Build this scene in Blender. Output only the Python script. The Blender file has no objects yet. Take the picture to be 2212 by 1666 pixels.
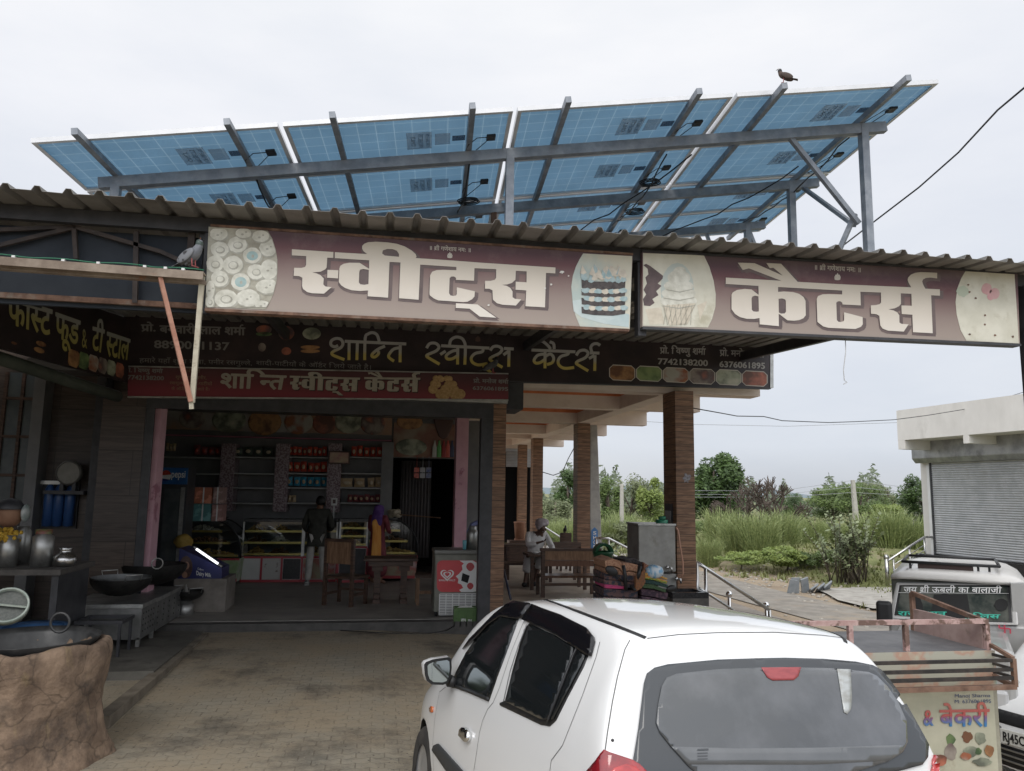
import bpy, bmesh, random
from math import *
from mathutils import Vector as W, Matrix
from mathutils.bvhtree import BVHTree
from mathutils.geometry import tessellate_polygon
random.seed(7)
S = bpy.context.scene
COL = S.collection

# ---------------------------------------------------------------- camera
# world: X along the shop front, Y into the shop, Z up; the forecourt is z = 0
YAW, PITCH, ROLL, EYE, FPX = radians(9.5), radians(7.85), radians(0.9), 2.0, 1660.0
_r0 = W((cos(YAW), -sin(YAW), 0)); _f0 = W((sin(YAW), cos(YAW), 0)); _z = W((0, 0, 1))
FWD = _f0 * cos(PITCH) + _z * sin(PITCH)
_u0 = _z * cos(PITCH) - _f0 * sin(PITCH)
UP = _u0 * cos(ROLL) - _r0 * sin(ROLL)
RT = _r0 * cos(ROLL) + _u0 * sin(ROLL)
CAM = W((0, 0, EYE))
cd = bpy.data.cameras.new('camera'); cam = bpy.data.objects.new('camera', cd); COL.objects.link(cam)
cd.sensor_fit = 'HORIZONTAL'; cd.sensor_width = 36; cd.lens = 36 * FPX / 2212
cd.clip_start = 0.05; cd.clip_end = 3000
cam.matrix_world = Matrix(((RT.x, UP.x, -FWD.x, CAM.x), (RT.y, UP.y, -FWD.y, CAM.y), (RT.z, UP.z, -FWD.z, CAM.z), (0, 0, 0, 1)))
S.camera = cam

# ---------------------------------------------------------------- light
S.view_settings.view_transform = 'Standard'; S.view_settings.look = 'None'
S.view_settings.gamma = 1; S.view_settings.exposure = 0.08
w = bpy.data.worlds.new('World'); S.world = w; w.use_nodes = True
SUN_EL, SUN_AZ = radians(46), radians(200)      # a veiled sun behind the photographer
def _world():
    n = w.node_tree.nodes; l = w.node_tree.links
    bg = n['Background']; bg.inputs['Strength'].default_value = 0.1
    sky = n.new('ShaderNodeTexSky'); sky.sky_type = 'NISHITA'; sky.sun_disc = False
    sky.sun_elevation = SUN_EL; sky.sun_rotation = SUN_AZ
    tc = n.new('ShaderNodeTexCoord'); sp = n.new('ShaderNodeSeparateXYZ'); l.new(tc.outputs['Generated'], sp.inputs[0])
    el = n.new('ShaderNodeValToRGB'); l.new(sp.outputs['Z'], el.inputs[0])
    e = el.color_ramp.elements
    e[0].position = 0.0; e[0].color = (.60, .62, .66, 1); e[1].position = 1.0; e[1].color = (.98, .98, .98, 1)
    for p, c in ((.06, (.74, .77, .83, 1)), (.25, (.77, .80, .86, 1)), (.42, (.90, .91, .95, 1)), (.6, (.96, .965, .98, 1))):
        q = el.color_ramp.elements.new(p); q.color = c
    mp = n.new('ShaderNodeMapping'); mp.inputs['Scale'].default_value = (1.2, 1.6, 4.2); mp.inputs['Rotation'].default_value = (.3, .2, .5)
    l.new(tc.outputs['Generated'], mp.inputs[0])
    nz = n.new('ShaderNodeTexNoise'); nz.inputs['Scale'].default_value = 1.7; nz.inputs['Detail'].default_value = 7; nz.inputs['Roughness'].default_value = .55
    l.new(mp.outputs[0], nz.inputs['Vector'])
    cr = n.new('ShaderNodeValToRGB'); cr.color_ramp.elements[0].position = .36; cr.color_ramp.elements[1].position = .66
    cr.color_ramp.elements[0].color = (.885, .905, .935, 1); cr.color_ramp.elements[1].color = (1.0, 1.0, 1.0, 1)
    l.new(nz.outputs['Fac'], cr.inputs[0])
    mu = n.new('ShaderNodeMix'); mu.data_type = 'RGBA'; mu.blend_type = 'MULTIPLY'; mu.inputs[0].default_value = 1
    l.new(el.outputs[0], mu.inputs[6]); l.new(cr.outputs[0], mu.inputs[7])
    sc = n.new('ShaderNodeVectorMath'); sc.operation = 'SCALE'; sc.inputs['Scale'].default_value = 10.0
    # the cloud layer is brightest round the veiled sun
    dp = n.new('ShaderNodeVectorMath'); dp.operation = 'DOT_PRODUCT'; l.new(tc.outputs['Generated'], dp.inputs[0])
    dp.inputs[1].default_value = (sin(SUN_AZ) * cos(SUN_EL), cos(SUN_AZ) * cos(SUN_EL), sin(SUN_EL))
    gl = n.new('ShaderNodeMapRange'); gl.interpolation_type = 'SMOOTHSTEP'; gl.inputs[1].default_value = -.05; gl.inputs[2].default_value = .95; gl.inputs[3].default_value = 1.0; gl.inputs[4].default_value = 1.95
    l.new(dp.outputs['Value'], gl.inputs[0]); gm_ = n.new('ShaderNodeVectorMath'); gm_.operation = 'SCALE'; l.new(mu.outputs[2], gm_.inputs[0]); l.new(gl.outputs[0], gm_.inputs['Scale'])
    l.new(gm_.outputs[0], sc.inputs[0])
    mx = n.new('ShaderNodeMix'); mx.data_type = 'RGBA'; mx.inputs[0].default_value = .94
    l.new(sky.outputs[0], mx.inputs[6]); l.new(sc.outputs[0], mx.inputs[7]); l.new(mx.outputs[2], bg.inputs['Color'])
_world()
sl = bpy.data.lights.new('sun', 'SUN'); sl.energy = 0.75; sl.angle = radians(22); sl.color = (1, .96, .9)
so = bpy.data.objects.new('sun', sl); COL.objects.link(so)
_sd = W((sin(SUN_AZ) * cos(SUN_EL), cos(SUN_AZ) * cos(SUN_EL), sin(SUN_EL)))
so.rotation_euler = _sd.to_track_quat('Z', 'Y').to_euler(); so.location = (0, -5, 20)

# ---------------------------------------------------------------- helpers
def ray(u, v): return RT * (u - 1106) - UP * (v - 833) + FWD * FPX
def on(u, v, X=None, Y=None, Z=None):
    """the world point seen at a place of the photograph, on a plane of known x, y or z"""
    d = ray(u, v)
    t = X / d.x if X is not None else Y / d.y if Y is not None else (Z - EYE) / d.z
    return CAM + d * t
def onp(u, v, P, N):
    d = ray(u, v); return CAM + d * ((P - CAM).dot(N) / d.dot(N))
def rgb(*c): return tuple(((x / 255 + .055) / 1.055) ** 2.4 if x > 10.3 else x / 255 / 12.92 for x in c)

class MB:
    def __init__(s): s.V = []; s.F = []; s.I = []; s.S = []; s.m = 0
    def add(s, V, F, smooth=False):
        b = len(s.V); s.V += [W(v) for v in V]
        for f in F: s.F.append([i + b for i in f]); s.I.append(s.m); s.S.append(smooth)
    def bx(s, x0, x1, y0, y1, z0, z1):
        s.add([(x0, y0, z0), (x1, y0, z0), (x1, y1, z0), (x0, y1, z0), (x0, y0, z1), (x1, y0, z1), (x1, y1, z1), (x0, y1, z1)],
              [(0, 3, 2, 1), (4, 5, 6, 7), (0, 1, 5, 4), (1, 2, 6, 5), (2, 3, 7, 6), (3, 0, 4, 7)])
    def ob(s, c, d, R=None):
        R = R or Matrix.Identity(3); c = W(c); b = []
        for z in (-.5, .5):
            for x, y in ((-.5, -.5), (.5, -.5), (.5, .5), (-.5, .5)): b.append(c + R @ W((x * d[0], y * d[1], z * d[2])))
        s.add(b, [(0, 3, 2, 1), (4, 5, 6, 7), (0, 1, 5, 4), (1, 2, 6, 5), (2, 3, 7, 6), (3, 0, 4, 7)])
    def hexa(s, b): s.add(b, [(0, 3, 2, 1), (4, 5, 6, 7), (0, 1, 5, 4), (1, 2, 6, 5), (2, 3, 7, 6), (3, 0, 4, 7)])
    def bar(s, p, q, w=.04, h=None, up=(0, 0, 1)):
        p, q = W(p), W(q); h = h or w; d = (q - p).normalized(); u = W(up)
        if abs(d.dot(u)) > .98: u = W((0, 1, 0))
        a = d.cross(u).normalized(); b = a.cross(d)
        s.hexa([p - a * w / 2 - b * h / 2, p + a * w / 2 - b * h / 2, p + a * w / 2 + b * h / 2, p - a * w / 2 + b * h / 2,
                q - a * w / 2 - b * h / 2, q + a * w / 2 - b * h / 2, q + a * w / 2 + b * h / 2, q - a * w / 2 + b * h / 2])
    def tube(s, pts, r, n=8, cap=True, closed=False):
        pts = [W(p) for p in pts]; k = len(pts); R = r if isinstance(r, (list, tuple)) else [r] * k
        b = len(s.V); V = []; F = []; pa = None
        for i, p in enumerate(pts):
            if closed: d = pts[(i + 1) % k] - pts[i - 1]
            else: d = pts[min(i + 1, k - 1)] - pts[max(i - 1, 0)]
            if d.length < 1e-9: d = W((0, 0, 1))
            d.normalize()
            if pa is None: pa = d.orthogonal()
            a = pa - d * pa.dot(d); a = a.normalized() if a.length > 1e-6 else d.orthogonal().normalized(); pa = a; c = d.cross(a)
            for j in range(n): t = 2 * pi * j / n; V.append(p + (a * cos(t) + c * sin(t)) * R[i])
        for i in range(k if closed else k - 1):
            i2 = (i + 1) % k
            for j in range(n): F.append((i * n + j, i * n + (j + 1) % n, i2 * n + (j + 1) % n, i2 * n + j))
        if cap and not closed: F += [tuple(range(n - 1, -1, -1)), tuple((k - 1) * n + j for j in range(n))]
        s.add(V, F, True)
    def cyl(s, p, q, r, r2=None, n=16): s.tube([p, q], [r, r if r2 is None else r2], n)
    def lathe(s, c, prof, n=24, R=None, closed=False):
        c = W(c); V = []; F = []; k = len(prof)
        for r, z in prof:
            for j in range(n):
                t = 2 * pi * j / n; v = W((r * cos(t), r * sin(t), z)); V.append(c + (R @ v if R else v))
        for i in range(k - 1):
            for j in range(n): F.append((i * n + j, i * n + (j + 1) % n, (i + 1) * n + (j + 1) % n, (i + 1) * n + j))
        s.add(V, F, True)
    def ell(s, c, r, n=12, m=8, R=None, jit=0):
        if not isinstance(r, (tuple, list)): r = (r, r, r)
        c = W(c); V = []; F = []
        for i in range(m + 1):
            a = pi * i / m
            for j in range(n):
                t = 2 * pi * j / n; k = 1 + (random.uniform(-jit, jit) if 0 < i < m else 0)
                v = W((r[0] * sin(a) * cos(t), r[1] * sin(a) * sin(t), -r[2] * cos(a))) * k; V.append(c + (R @ v if R else v))
        for i in range(m):
            for j in range(n): F.append((i * n + j, i * n + (j + 1) % n, (i + 1) * n + (j + 1) % n, (i + 1) * n + j))
        s.add(V, F, True)
    def poly(s, loops, nrm, th=0.0):
        """flat polygon (outer loop, then holes) of 3-D points; th gives it a thickness along nrm"""
        if isinstance(loops[0], W): loops = [loops]
        loops = [[W(p) for p in L] for L in loops]; nrm = W(nrm); T = tessellate_polygon(loops); flat = [p for L in loops for p in L]
        F = []
        for t in T:
            a, b, c = (flat[i] for i in t)
            F.append(t if (b - a).cross(c - a).dot(nrm) > 0 else t[::-1])
        if not th: s.add(flat, F); return
        k = len(flat); V = [p + nrm * th for p in flat] + flat; b = 0
        for L in loops:
            m = len(L)
            for i in range(m): F.append((b + i, b + (i + 1) % m, k + b + (i + 1) % m, k + b + i))
            b += m
        s.add(V, F)
    def grid(s, P, smooth=True, flip=False):
        r, c = len(P), len(P[0]); V = [p for row in P for p in row]; F = []
        for i in range(r - 1):
            for j in range(c - 1):
                f = (i * c + j, i * c + j + 1, (i + 1) * c + j + 1, (i + 1) * c + j); F.append(f[::-1] if flip else f)
        s.add(V, F, smooth)

def mesh(mb, name, mats, off=W((0, 0, 0))):
    me = bpy.data.meshes.new(name)
    me.from_pydata([v - off for v in mb.V], [], mb.F)
    for m in (mats if isinstance(mats, (list, tuple)) else [mats]): me.materials.append(m)
    if mb.F:
        me.polygons.foreach_set('material_index', mb.I); me.polygons.foreach_set('use_smooth', mb.S)
    me.update(); return me
def link(name, me, parent=None, bevel=0, seg=2):
    o = bpy.data.objects.new(name, me); COL.objects.link(o)
    if parent: o.parent = parent
    if bevel:
        b = o.modifiers.new('bevel', 'BEVEL'); b.width = bevel; b.segments = seg; b.limit_method = 'ANGLE'; b.angle_limit = radians(35); b.harden_normals = False
    return o
def tag(o, label=None, cat=None, group=None, kind=None):
    for k, v in (('label', label), ('category', cat), ('group', group), ('kind', kind)):
        if v: o[k] = v
    return o
def thing(name, label, cat, loc, group=None, rz=0, ry=0, rx=0):
    o = bpy.data.objects.new(name, None); COL.objects.link(o); o.empty_display_size = .1
    o.location = loc; o.rotation_euler = (rx, ry, rz); return tag(o, label, cat, group)
def part(mb, name, mats, root, bevel=0, local=False, label=None, seg=2):
    off = W((0, 0, 0))
    if not local:
        r = root
        while r: off = off + r.location; r = r.parent
    o = link(name, mesh(mb, name, mats, off), root, bevel, seg)
    if label: o['label'] = label
    return o
def solo(mb, name, mats, label, cat, group=None, bevel=0, loc=None, seg=2):
    if loc is None:
        n = len(mb.V); loc = W((sum(v.x for v in mb.V) / n, sum(v.y for v in mb.V) / n, min(v.z for v in mb.V)))
    o = link(name, mesh(mb, name, mats, W(loc)), None, bevel, seg); o.location = loc
    return tag(o, label, cat, group)
def setting(mb, name, mats, bevel=0):
    o = link(name, mesh(mb, name, mats), None, bevel); return tag(o, kind='structure')
def clone(o, parent=None):
    c = o.copy(); COL.objects.link(c); c.parent = parent
    for ch in list(o.children): clone(ch, c)
    return c
def box(*a):
    m = MB(); m.bx(*a); return m

# ---------------------------------------------------------------- materials
MATS = {}
def M(name, c=(.5, .5, .5), c2=None, sc=5, r=.6, met=0, bump=0, bsc=40, st=(1, 1, 1), lo=.38, hi=.62, spec=None, coat=0, c3=None, sc3=2, lo3=.55, hi3=.7, em=0, tr=0, ior=None, sheen=0, rv=0):
    if name in MATS: return MATS[name]
    m = bpy.data.materials.new(name); m.use_nodes = True; n = m.node_tree.nodes; l = m.node_tree.links
    p = n['Principled BSDF']; MATS[name] = m
    p.inputs['Base Color'].default_value = (*c, 1); p.inputs['Roughness'].default_value = r; p.inputs['Metallic'].default_value = met
    if spec is not None: p.inputs['Specular IOR Level'].default_value = spec
    if coat: p.inputs['Coat Weight'].default_value = coat; p.inputs['Coat Roughness'].default_value = .04
    if tr: p.inputs['Transmission Weight'].default_value = tr
    if ior: p.inputs['IOR'].default_value = ior
    if em: p.inputs['Emission Color'].default_value = (*c, 1); p.inputs['Emission Strength'].default_value = em
    if c2 or bump or c3:
        tc = n.new('ShaderNodeTexCoord'); mp = n.new('ShaderNodeMapping'); mp.inputs['Scale'].default_value = st; l.new(tc.outputs['Object'], mp.inputs[0])
        col = None
        def noise(scale, d=6, rough=.6):
            z = n.new('ShaderNodeTexNoise'); z.inputs['Scale'].default_value = scale; z.inputs['Detail'].default_value = d; z.inputs['Roughness'].default_value = rough
            l.new(mp.outputs[0], z.inputs['Vector']); return z
        if c2:
            z = noise(sc); cr = n.new('ShaderNodeValToRGB'); e = cr.color_ramp.elements
            e[0].position = lo; e[0].color = (*c, 1); e[1].position = hi; e[1].color = (*c2, 1); l.new(z.outputs['Fac'], cr.inputs[0]); col = cr.outputs[0]
            if rv:
                mr = n.new('ShaderNodeMapRange'); mr.inputs[3].default_value = r - rv; mr.inputs[4].default_value = r + rv; l.new(z.outputs['Fac'], mr.inputs[0]); l.new(mr.outputs[0], p.inputs['Roughness'])
        if c3:
            z = noise(sc3, 8, .65); mr = n.new('ShaderNodeMapRange'); mr.inputs[1].default_value = lo3; mr.inputs[2].default_value = hi3; l.new(z.outputs['Fac'], mr.inputs[0])
            mx = n.new('ShaderNodeMix'); mx.data_type = 'RGBA'; l.new(mr.outputs[0], mx.inputs[0])
            if col: l.new(col, mx.inputs[6])
            else: mx.inputs[6].default_value = (*c, 1)
            mx.inputs[7].default_value = (*c3, 1); col = mx.outputs[2]
        if col: l.new(col, p.inputs['Base Color'])
        if bump:
            z = noise(bsc, 5); b = n.new('ShaderNodeBump'); b.inputs['Strength'].default_value = bump; b.inputs['Distance'].default_value = .02
            l.new(z.outputs['Fac'], b.inputs['Height']); l.new(b.outputs[0], p.inputs['Normal'])
    return m
def nodes(m): return m.node_tree.nodes, m.node_tree.links, m.node_tree.nodes['Principled BSDF']

# ---------------------------------------------------------------- lettering
GL = {}
def glyph(ch, bold=0.0):
    """outline of one character as 2-D triangles, cached"""
    k = (ch, bold)
    if k in GL: return GL[k]
    c = bpy.data.curves.new('letter', 'FONT'); c.body = ch; c.size = 1; c.offset = bold; c.resolution_u = 3
    o = bpy.data.objects.new('letter', c); COL.objects.link(o)
    bpy.context.view_layer.update()
    dg = bpy.context.evaluated_depsgraph_get(); e = o.evaluated_get(dg); me = e.to_mesh()
    Vv = [(v.co.x, v.co.y) for v in me.vertices]; Ff = [tuple(p.vertices) for p in me.polygons]; e.to_mesh_clear()
    c2 = bpy.data.curves.new('letter', 'FONT'); c2.size = 1
    bpy.data.objects.remove(o); bpy.data.curves.remove(c); bpy.data.curves.remove(c2)
    GL[k] = (Vv, Ff); return GL[k]
ADV = {}
def advance(ch):
    if ch in ADV: return ADV[ch]
    if ch == ' ': ADV[ch] = .30; return .30
    def wid(t):
        V = glyph(t)[0]; return max(x for x, y in V) if V else 0
    ref = 'l'
    ADV[ch] = wid(ch + ref) - wid(ref); return ADV[ch]
MARKS = set('\u0901\u0902\u0941\u0942\u0947\u0948\u094d')
def compose(txt, bold=0.0, track=0.0):
    """tiny shaper.  x~ = half form of x, ^ = reph over the letter before, _ = subjoined ra under the letter before"""
    out = []; x = 0.0; i = 0; last = 0.0; k = 0
    while i < len(txt):
        ch = txt[i]; nxt = txt[i + 1] if i + 1 < len(txt) else ''
        if ch == ' ': x += .30 + track; i += 1; continue
        if ch == '^':
            P = [(x - .20 + .15 * cos(a) * .95, .70 + .15 * sin(a)) for a in [pi * (1.55 - 1.25 * t / 8) for t in range(9)]]
            out.append(stroke2([(x - .12, .60)] + P[0:], .075 + bold, k)); i += 1; continue
        if ch == '_':
            out.append(stroke2([(last + .04, -.03), (last + .36, .20)], .08 + bold * 1.5, k)); i += 1; continue
        b0 = min(bold, .012); Vv, Ff = glyph(ch, b0); a = advance(ch)
        half = nxt == '~'
        if half:
            cut = a - (.19 if ch not in 'श' else .2); Vv, Ff = clip2(Vv, Ff, cut); a = cut - .01; i += 1
        out.append(([(p[0] + x, p[1]) for p in Vv], Ff, k))
        if bold > b0:
            e = (bold - b0) * 1.2
            for j, (dx, dy) in enumerate(((e, 0), (-e, 0), (0, e * .7), (0, -e * .7))): out.append(([(p[0] + x + dx, p[1] + dy) for p in Vv], Ff, k + 3 + 3 * j))
        if ch not in MARKS and ch not in '\u093e\u0940': last = x
        if ch not in MARKS: x += a + track
        i += 1; k = (k + 1) % 3
    return out, x
def clip2(Vv, Ff, cut):
    bm = bmesh.new(); vs = [bm.verts.new((p[0], p[1], 0)) for p in Vv]
    for f in Ff:
        try: bm.faces.new([vs[i] for i in f])
        except ValueError: pass
    bmesh.ops.bisect_plane(bm, geom=bm.verts[:] + bm.edges[:] + bm.faces[:], plane_co=(cut, 0, 0), plane_no=(1, 0, 0), clear_outer=True)
    bm.verts.index_update(); r = [(v.co.x, v.co.y) for v in bm.verts], [tuple(v.index for v in f.verts) for f in bm.faces]; bm.free(); return r
def stroke2(P, wd, k=0):
    V = []; F = []
    for i, p in enumerate(P):
        a = P[max(i - 1, 0)]; b = P[min(i + 1, len(P) - 1)]; dx, dy = b[0] - a[0], b[1] - a[1]; L = hypot(dx, dy) or 1
        V += [(p[0] - dy / L * wd / 2, p[1] + dx / L * wd / 2), (p[0] + dy / L * wd / 2, p[1] - dx / L * wd / 2)]
    for i in range(len(P) - 1): F.append((2 * i, 2 * i + 1, 2 * i + 3, 2 * i + 2))
    return V, F, k
def write(mb, txt, quad, nrm, bold=0.0, track=0.0, off=.004, base=0.0, top=.62):
    """set a line of writing into a quad (top left, top right, bottom right, bottom left); the letters' body height fills it"""
    parts, wd = compose(txt, bold, track); tl, tr, br, bl = quad; nrm = W(nrm).normalized()
    for Vv, Ff, k in parts:
        V3 = []
        for x, y in Vv:
            s = x / wd; t = (y - base) / (top - base); a = bl.lerp(br, s); b = tl.lerp(tr, s)
            V3.append(a + (b - a) * t + nrm * (off + .00025 * k))
        F = []
        for f in Ff:
            A, B, C = V3[f[0]], V3[f[1]], V3[f[2]]
            F.append(f if (B - A).cross(C - A).dot(nrm) > 0 else f[::-1])
        mb.add(V3, F)

# ================================================================ the setting
def sstep(a, b, x): t = min(1, max(0, (x - a) / (b - a))); return t * t * (3 - 2 * t)
def gz(x, y):
    z = -.062 * min(max(x, 0), 2.0) - .476 * sstep(2.0, 5.6, x)
    if y < 11.6 and x < 9: z += (.22 * (1 - sstep(.5, 6.0, y)) - .08 * sstep(2, 6, y) * (1 - sstep(7, 11, y))) * (1 - sstep(5.5, 9, x))
    if x > 11: z += .55 * sstep(12.2, 15, x) * exp(-((y - 27) / 5.5) ** 2) + .10 * sin(x * 1.7 + y * .9) * sstep(12, 14, x)
    if y > 40: z += .3 * sstep(40, 70, y)
    return z
def m_ground():
    m = M('ground_soil', (.36, .29, .21)); n, l, p = nodes(m); p.inputs['Roughness'].default_value = .95
    tc = n.new('ShaderNodeTexCoord'); sp = n.new('ShaderNodeSeparateXYZ'); l.new(tc.outputs['Object'], sp.inputs[0])
    def nz(s, d=7, r=.62):
        z = n.new('ShaderNodeTexNoise'); z.inputs['Scale'].default_value = s; z.inputs['Detail'].default_value = d; z.inputs['Roughness'].default_value = r; l.new(tc.outputs['Object'], z.inputs['Vector']); return z.outputs['Fac']
    def ramp(src, a, ca, b, cb):
        c = n.new('ShaderNodeValToRGB'); e = c.color_ramp.elements; e[0].position = a; e[0].color = (*ca, 1); e[1].position = b; e[1].color = (*cb, 1); l.new(src, c.inputs[0]); return c.outputs[0]
    def mix(f, a, b):
        x = n.new('ShaderNodeMix'); x.data_type = 'RGBA'; l.new(f, x.inputs[0]); l.new(a, x.inputs[6]); l.new(b, x.inputs[7]); return x.outputs[2]
    def ma(op, a, b):
        x = n.new('ShaderNodeMath'); x.operation = op; x.use_clamp = False
        for i, q in enumerate((a, b)):
            if isinstance(q, (int, float)): x.inputs[i].default_value = q
            else: l.new(q, x.inputs[i])
        return x.outputs[0]
    sand = ramp(nz(1.1), .3, (.25, .19, .13), .7, (.40, .32, .23))
    sand = mix(ramp(nz(14, 4), .5, (0, 0, 0), .72, (1, 1, 1)), sand, ramp(nz(40), .4, (.16, .12, .085), .6, (.44, .38, .30)))
    grass = ramp(nz(.9), .35, (.13, .15, .05), .65, (.24, .26, .10))
    grass = mix(ramp(nz(6, 5), .48, (0, 0, 0), .7, (1, 1, 1)), grass, ramp(nz(9), .4, (.09, .115, .035), .7, (.26, .24, .12)))
    d1 = ma('ADD', sp.outputs['X'], ma('MULTIPLY', ma('SUBTRACT', nz(.45), .5), 5.0)); d1 = ma('SUBTRACT', d1, 12.7)
    d2 = ma('ADD', sp.outputs['Y'], ma('MULTIPLY', ma('SUBTRACT', nz(.3), .5), 8.0)); d2 = ma('SUBTRACT', d2, 31.0)
    d = ma('MAXIMUM', d1, d2)
    mr = n.new('ShaderNodeMapRange'); mr.inputs[1].default_value = -.4; mr.inputs[2].default_value = .9; l.new(d, mr.inputs[0])
    pt = ramp(nz(1.6, 8, .7), .36, (.15, .15, .15), .52, (1, 1, 1))
    l.new(mix(ma('MULTIPLY', mr.outputs[0], pt), sand, grass), p.inputs['Base Color'])
    b = n.new('ShaderNodeBump'); b.inputs['Strength'].default_value = .6; b.inputs['Distance'].default_value = .05; l.new(nz(9, 8, .7), b.inputs['Height']); l.new(b.outputs[0], p.inputs['Normal'])
    return m
def lines(*seg):
    r = []
    for a, b, s in seg:
        k = max(1, round((b - a) / s)); r += [a + (b - a) * i / k for i in range(k)]
    return r + [seg[-1][1]]
gx = lines((-900, -60, 140), (-60, -8, 8), (-8, 24, .4), (24, 70, 3), (70, 900, 140))
gy = lines((-300, -20, 90), (-20, 4, 3), (4, 45, .6), (45, 110, 6), (110, 1500, 190))
g = MB(); g.grid([[W((x, y, gz(x, y))) for x in gx] for y in gy]); setting(g, 'ground', m_ground())

def m_paving():
    m = M('paving_blocks'); n, l, p = nodes(m); p.inputs['Roughness'].default_value = .8
    tc = n.new('ShaderNodeTexCoord'); mp = n.new('ShaderNodeMapping'); mp.inputs['Rotation'].default_value = (0, 0, 0); l.new(tc.outputs['Object'], mp.inputs[0])
    wz = n.new('ShaderNodeTexWave'); wz.wave_type = 'BANDS'; wz.bands_direction = 'X'; wz.inputs['Scale'].default_value = 2.6; wz.wave_profile = 'TRI'; l.new(mp.outputs[0], wz.inputs['Vector'])
    cb = n.new('ShaderNodeCombineXYZ'); mm = n.new('ShaderNodeMath'); mm.operation = 'MULTIPLY'; mm.inputs[1].default_value = .035; l.new(wz.outputs['Fac'], mm.inputs[0]); l.new(mm.outputs[0], cb.inputs['Y'])
    ad = n.new('ShaderNodeVectorMath'); l.new(mp.outputs[0], ad.inputs[0]); l.new(cb.outputs[0], ad.inputs[1])
    br = n.new('ShaderNodeTexBrick'); br.inputs['Scale'].default_value = 1; br.inputs['Brick Width'].default_value = .22; br.inputs['Row Height'].default_value = .115; br.inputs['Mortar Size'].default_value = .007
    br.inputs['Mortar Smooth'].default_value = 1.0; br.inputs['Color1'].default_value = (.29, .265, .21, 1); br.inputs['Color2'].default_value = (.24, .22, .175, 1); br.inputs['Mortar'].default_value = (.15, .13, .10, 1); l.new(ad.outputs[0], br.inputs['Vector'])
    def nz(s, d=7, r=.62):
        z = n.new('ShaderNodeTexNoise'); z.inputs['Scale'].default_value = s; z.inputs['Detail'].default_value = d; z.inputs['Roughness'].default_value = r; l.new(tc.outputs['Object'], z.inputs['Vector']); return z.outputs['Fac']
    def msk(s, a, b, d=7, r=.62):
        mr = n.new('ShaderNodeMapRange'); mr.inputs[1].default_value = a; mr.inputs[2].default_value = b; l.new(nz(s, d, r), mr.inputs[0]); return mr.outputs[0]
    def mix(f, a, c):
        x = n.new('ShaderNodeMix'); x.data_type = 'RGBA'; l.new(f, x.inputs[0]); l.new(a, x.inputs[6]); x.inputs[7].default_value = (*c, 1); return x.outputs[2]
    c = mix(msk(.9, .33, .60, 9, .75), br.outputs['Color'], (.30, .245, .17))
    c = mix(msk(.55, .50, .66, 9, .75), c, (.075, .064, .052))
    c = mix(msk(26, .60, .72, 4), c, (.06, .05, .04))
    c = mix(msk(60, .66, .74, 3), c, (.38, .34, .27))
    l.new(c, p.inputs['Base Color'])
    b = n.new('ShaderNodeBump'); b.inputs['Strength'].default_value = .55; b.inputs['Distance'].default_value = .012
    mx = n.new('ShaderNodeMath'); mx.operation = 'ADD'; iv = n.new('ShaderNodeMath'); iv.operation = 'MULTIPLY'; iv.inputs[1].default_value = -1.0; l.new(br.outputs['Fac'], iv.inputs[0]); l.new(iv.outputs[0], mx.inputs[0])
    m2 = n.new('ShaderNodeMath'); m2.operation = 'MULTIPLY'; m2.inputs[1].default_value = .9; l.new(nz(22), m2.inputs[0]); l.new(m2.outputs[0], mx.inputs[1]); l.new(mx.outputs[0], b.inputs['Height']); l.new(b.outputs[0], p.inputs['Normal'])
    return m
g = MB(); px_ = lines((-6, 5.4, .3)); py_ = lines((-4, 11.72, .6)); g.grid([[W((x, y, gz(x, y) + .006)) for x in px_] for y in py_]); setting(g, 'paving', m_paving())

asph = M('road_asphalt', (.22, .20, .175), (.30, .275, .24), sc=3, r=.9, bump=.4, bsc=60, c3=(.36, .29, .21), sc3=.8, lo3=.5, hi3=.7)
g = MB(); g.grid([[W((9.1 + .35 * sin(y * .21) + t * 2.1, y, gz(10, y) + .03 - .02 * abs(t - .5))) for t in (0, .25, .5, .75, 1)] for y in lines((-10, 90, 1.5))]); setting(g, 'road', asph)

conc = M('concrete', (.34, .32, .29), (.44, .42, .38), sc=4, r=.9, bump=.3, bsc=30, c3=(.22, .19, .16), sc3=2.2)
# ---------------------------------------------------------------- vegetation
def leafmat(name, a, b, r=.55, sc=1.2):
    m = M(name, a, b, sc=sc, r=r, lo=.36, hi=.64); n, l, p = nodes(m)
    p.inputs['Subsurface Weight'].default_value = 0; return m
LD = leafmat('leaves_dark', (.035, .066, .018), (.085, .145, .036))
LM = leafmat('leaves_mid', (.070, .115, .030), (.155, .215, .060))
LY = leafmat('leaves_yellow_green', (.14, .20, .04), (.27, .33, .09))
LG = leafmat('leaves_grey_green', (.12, .145, .07), (.23, .26, .13))
BARK = M('bark', (.07, .055, .042), (.13, .105, .08), sc=9, r=.95, bump=.5, bsc=30)
DRY = M('dry_branches', (.075, .058, .048), (.14, .11, .09), sc=8, r=.95)
def leaf(m, p, s, rnd):
    a = W((rnd.gauss(0, 1), rnd.gauss(0, 1), rnd.gauss(0, .7))).normalized(); b = a.orthogonal().normalized()
    b = (b + a.cross(b) * rnd.uniform(-1, 1)).normalized(); a = a * s; b = b * s * rnd.uniform(.45, .8)
    m.add([p - a, p - b * .6 + a * .1, p + a, p + b * .6 + a * .1], [(0, 1, 2, 3)])
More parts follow.
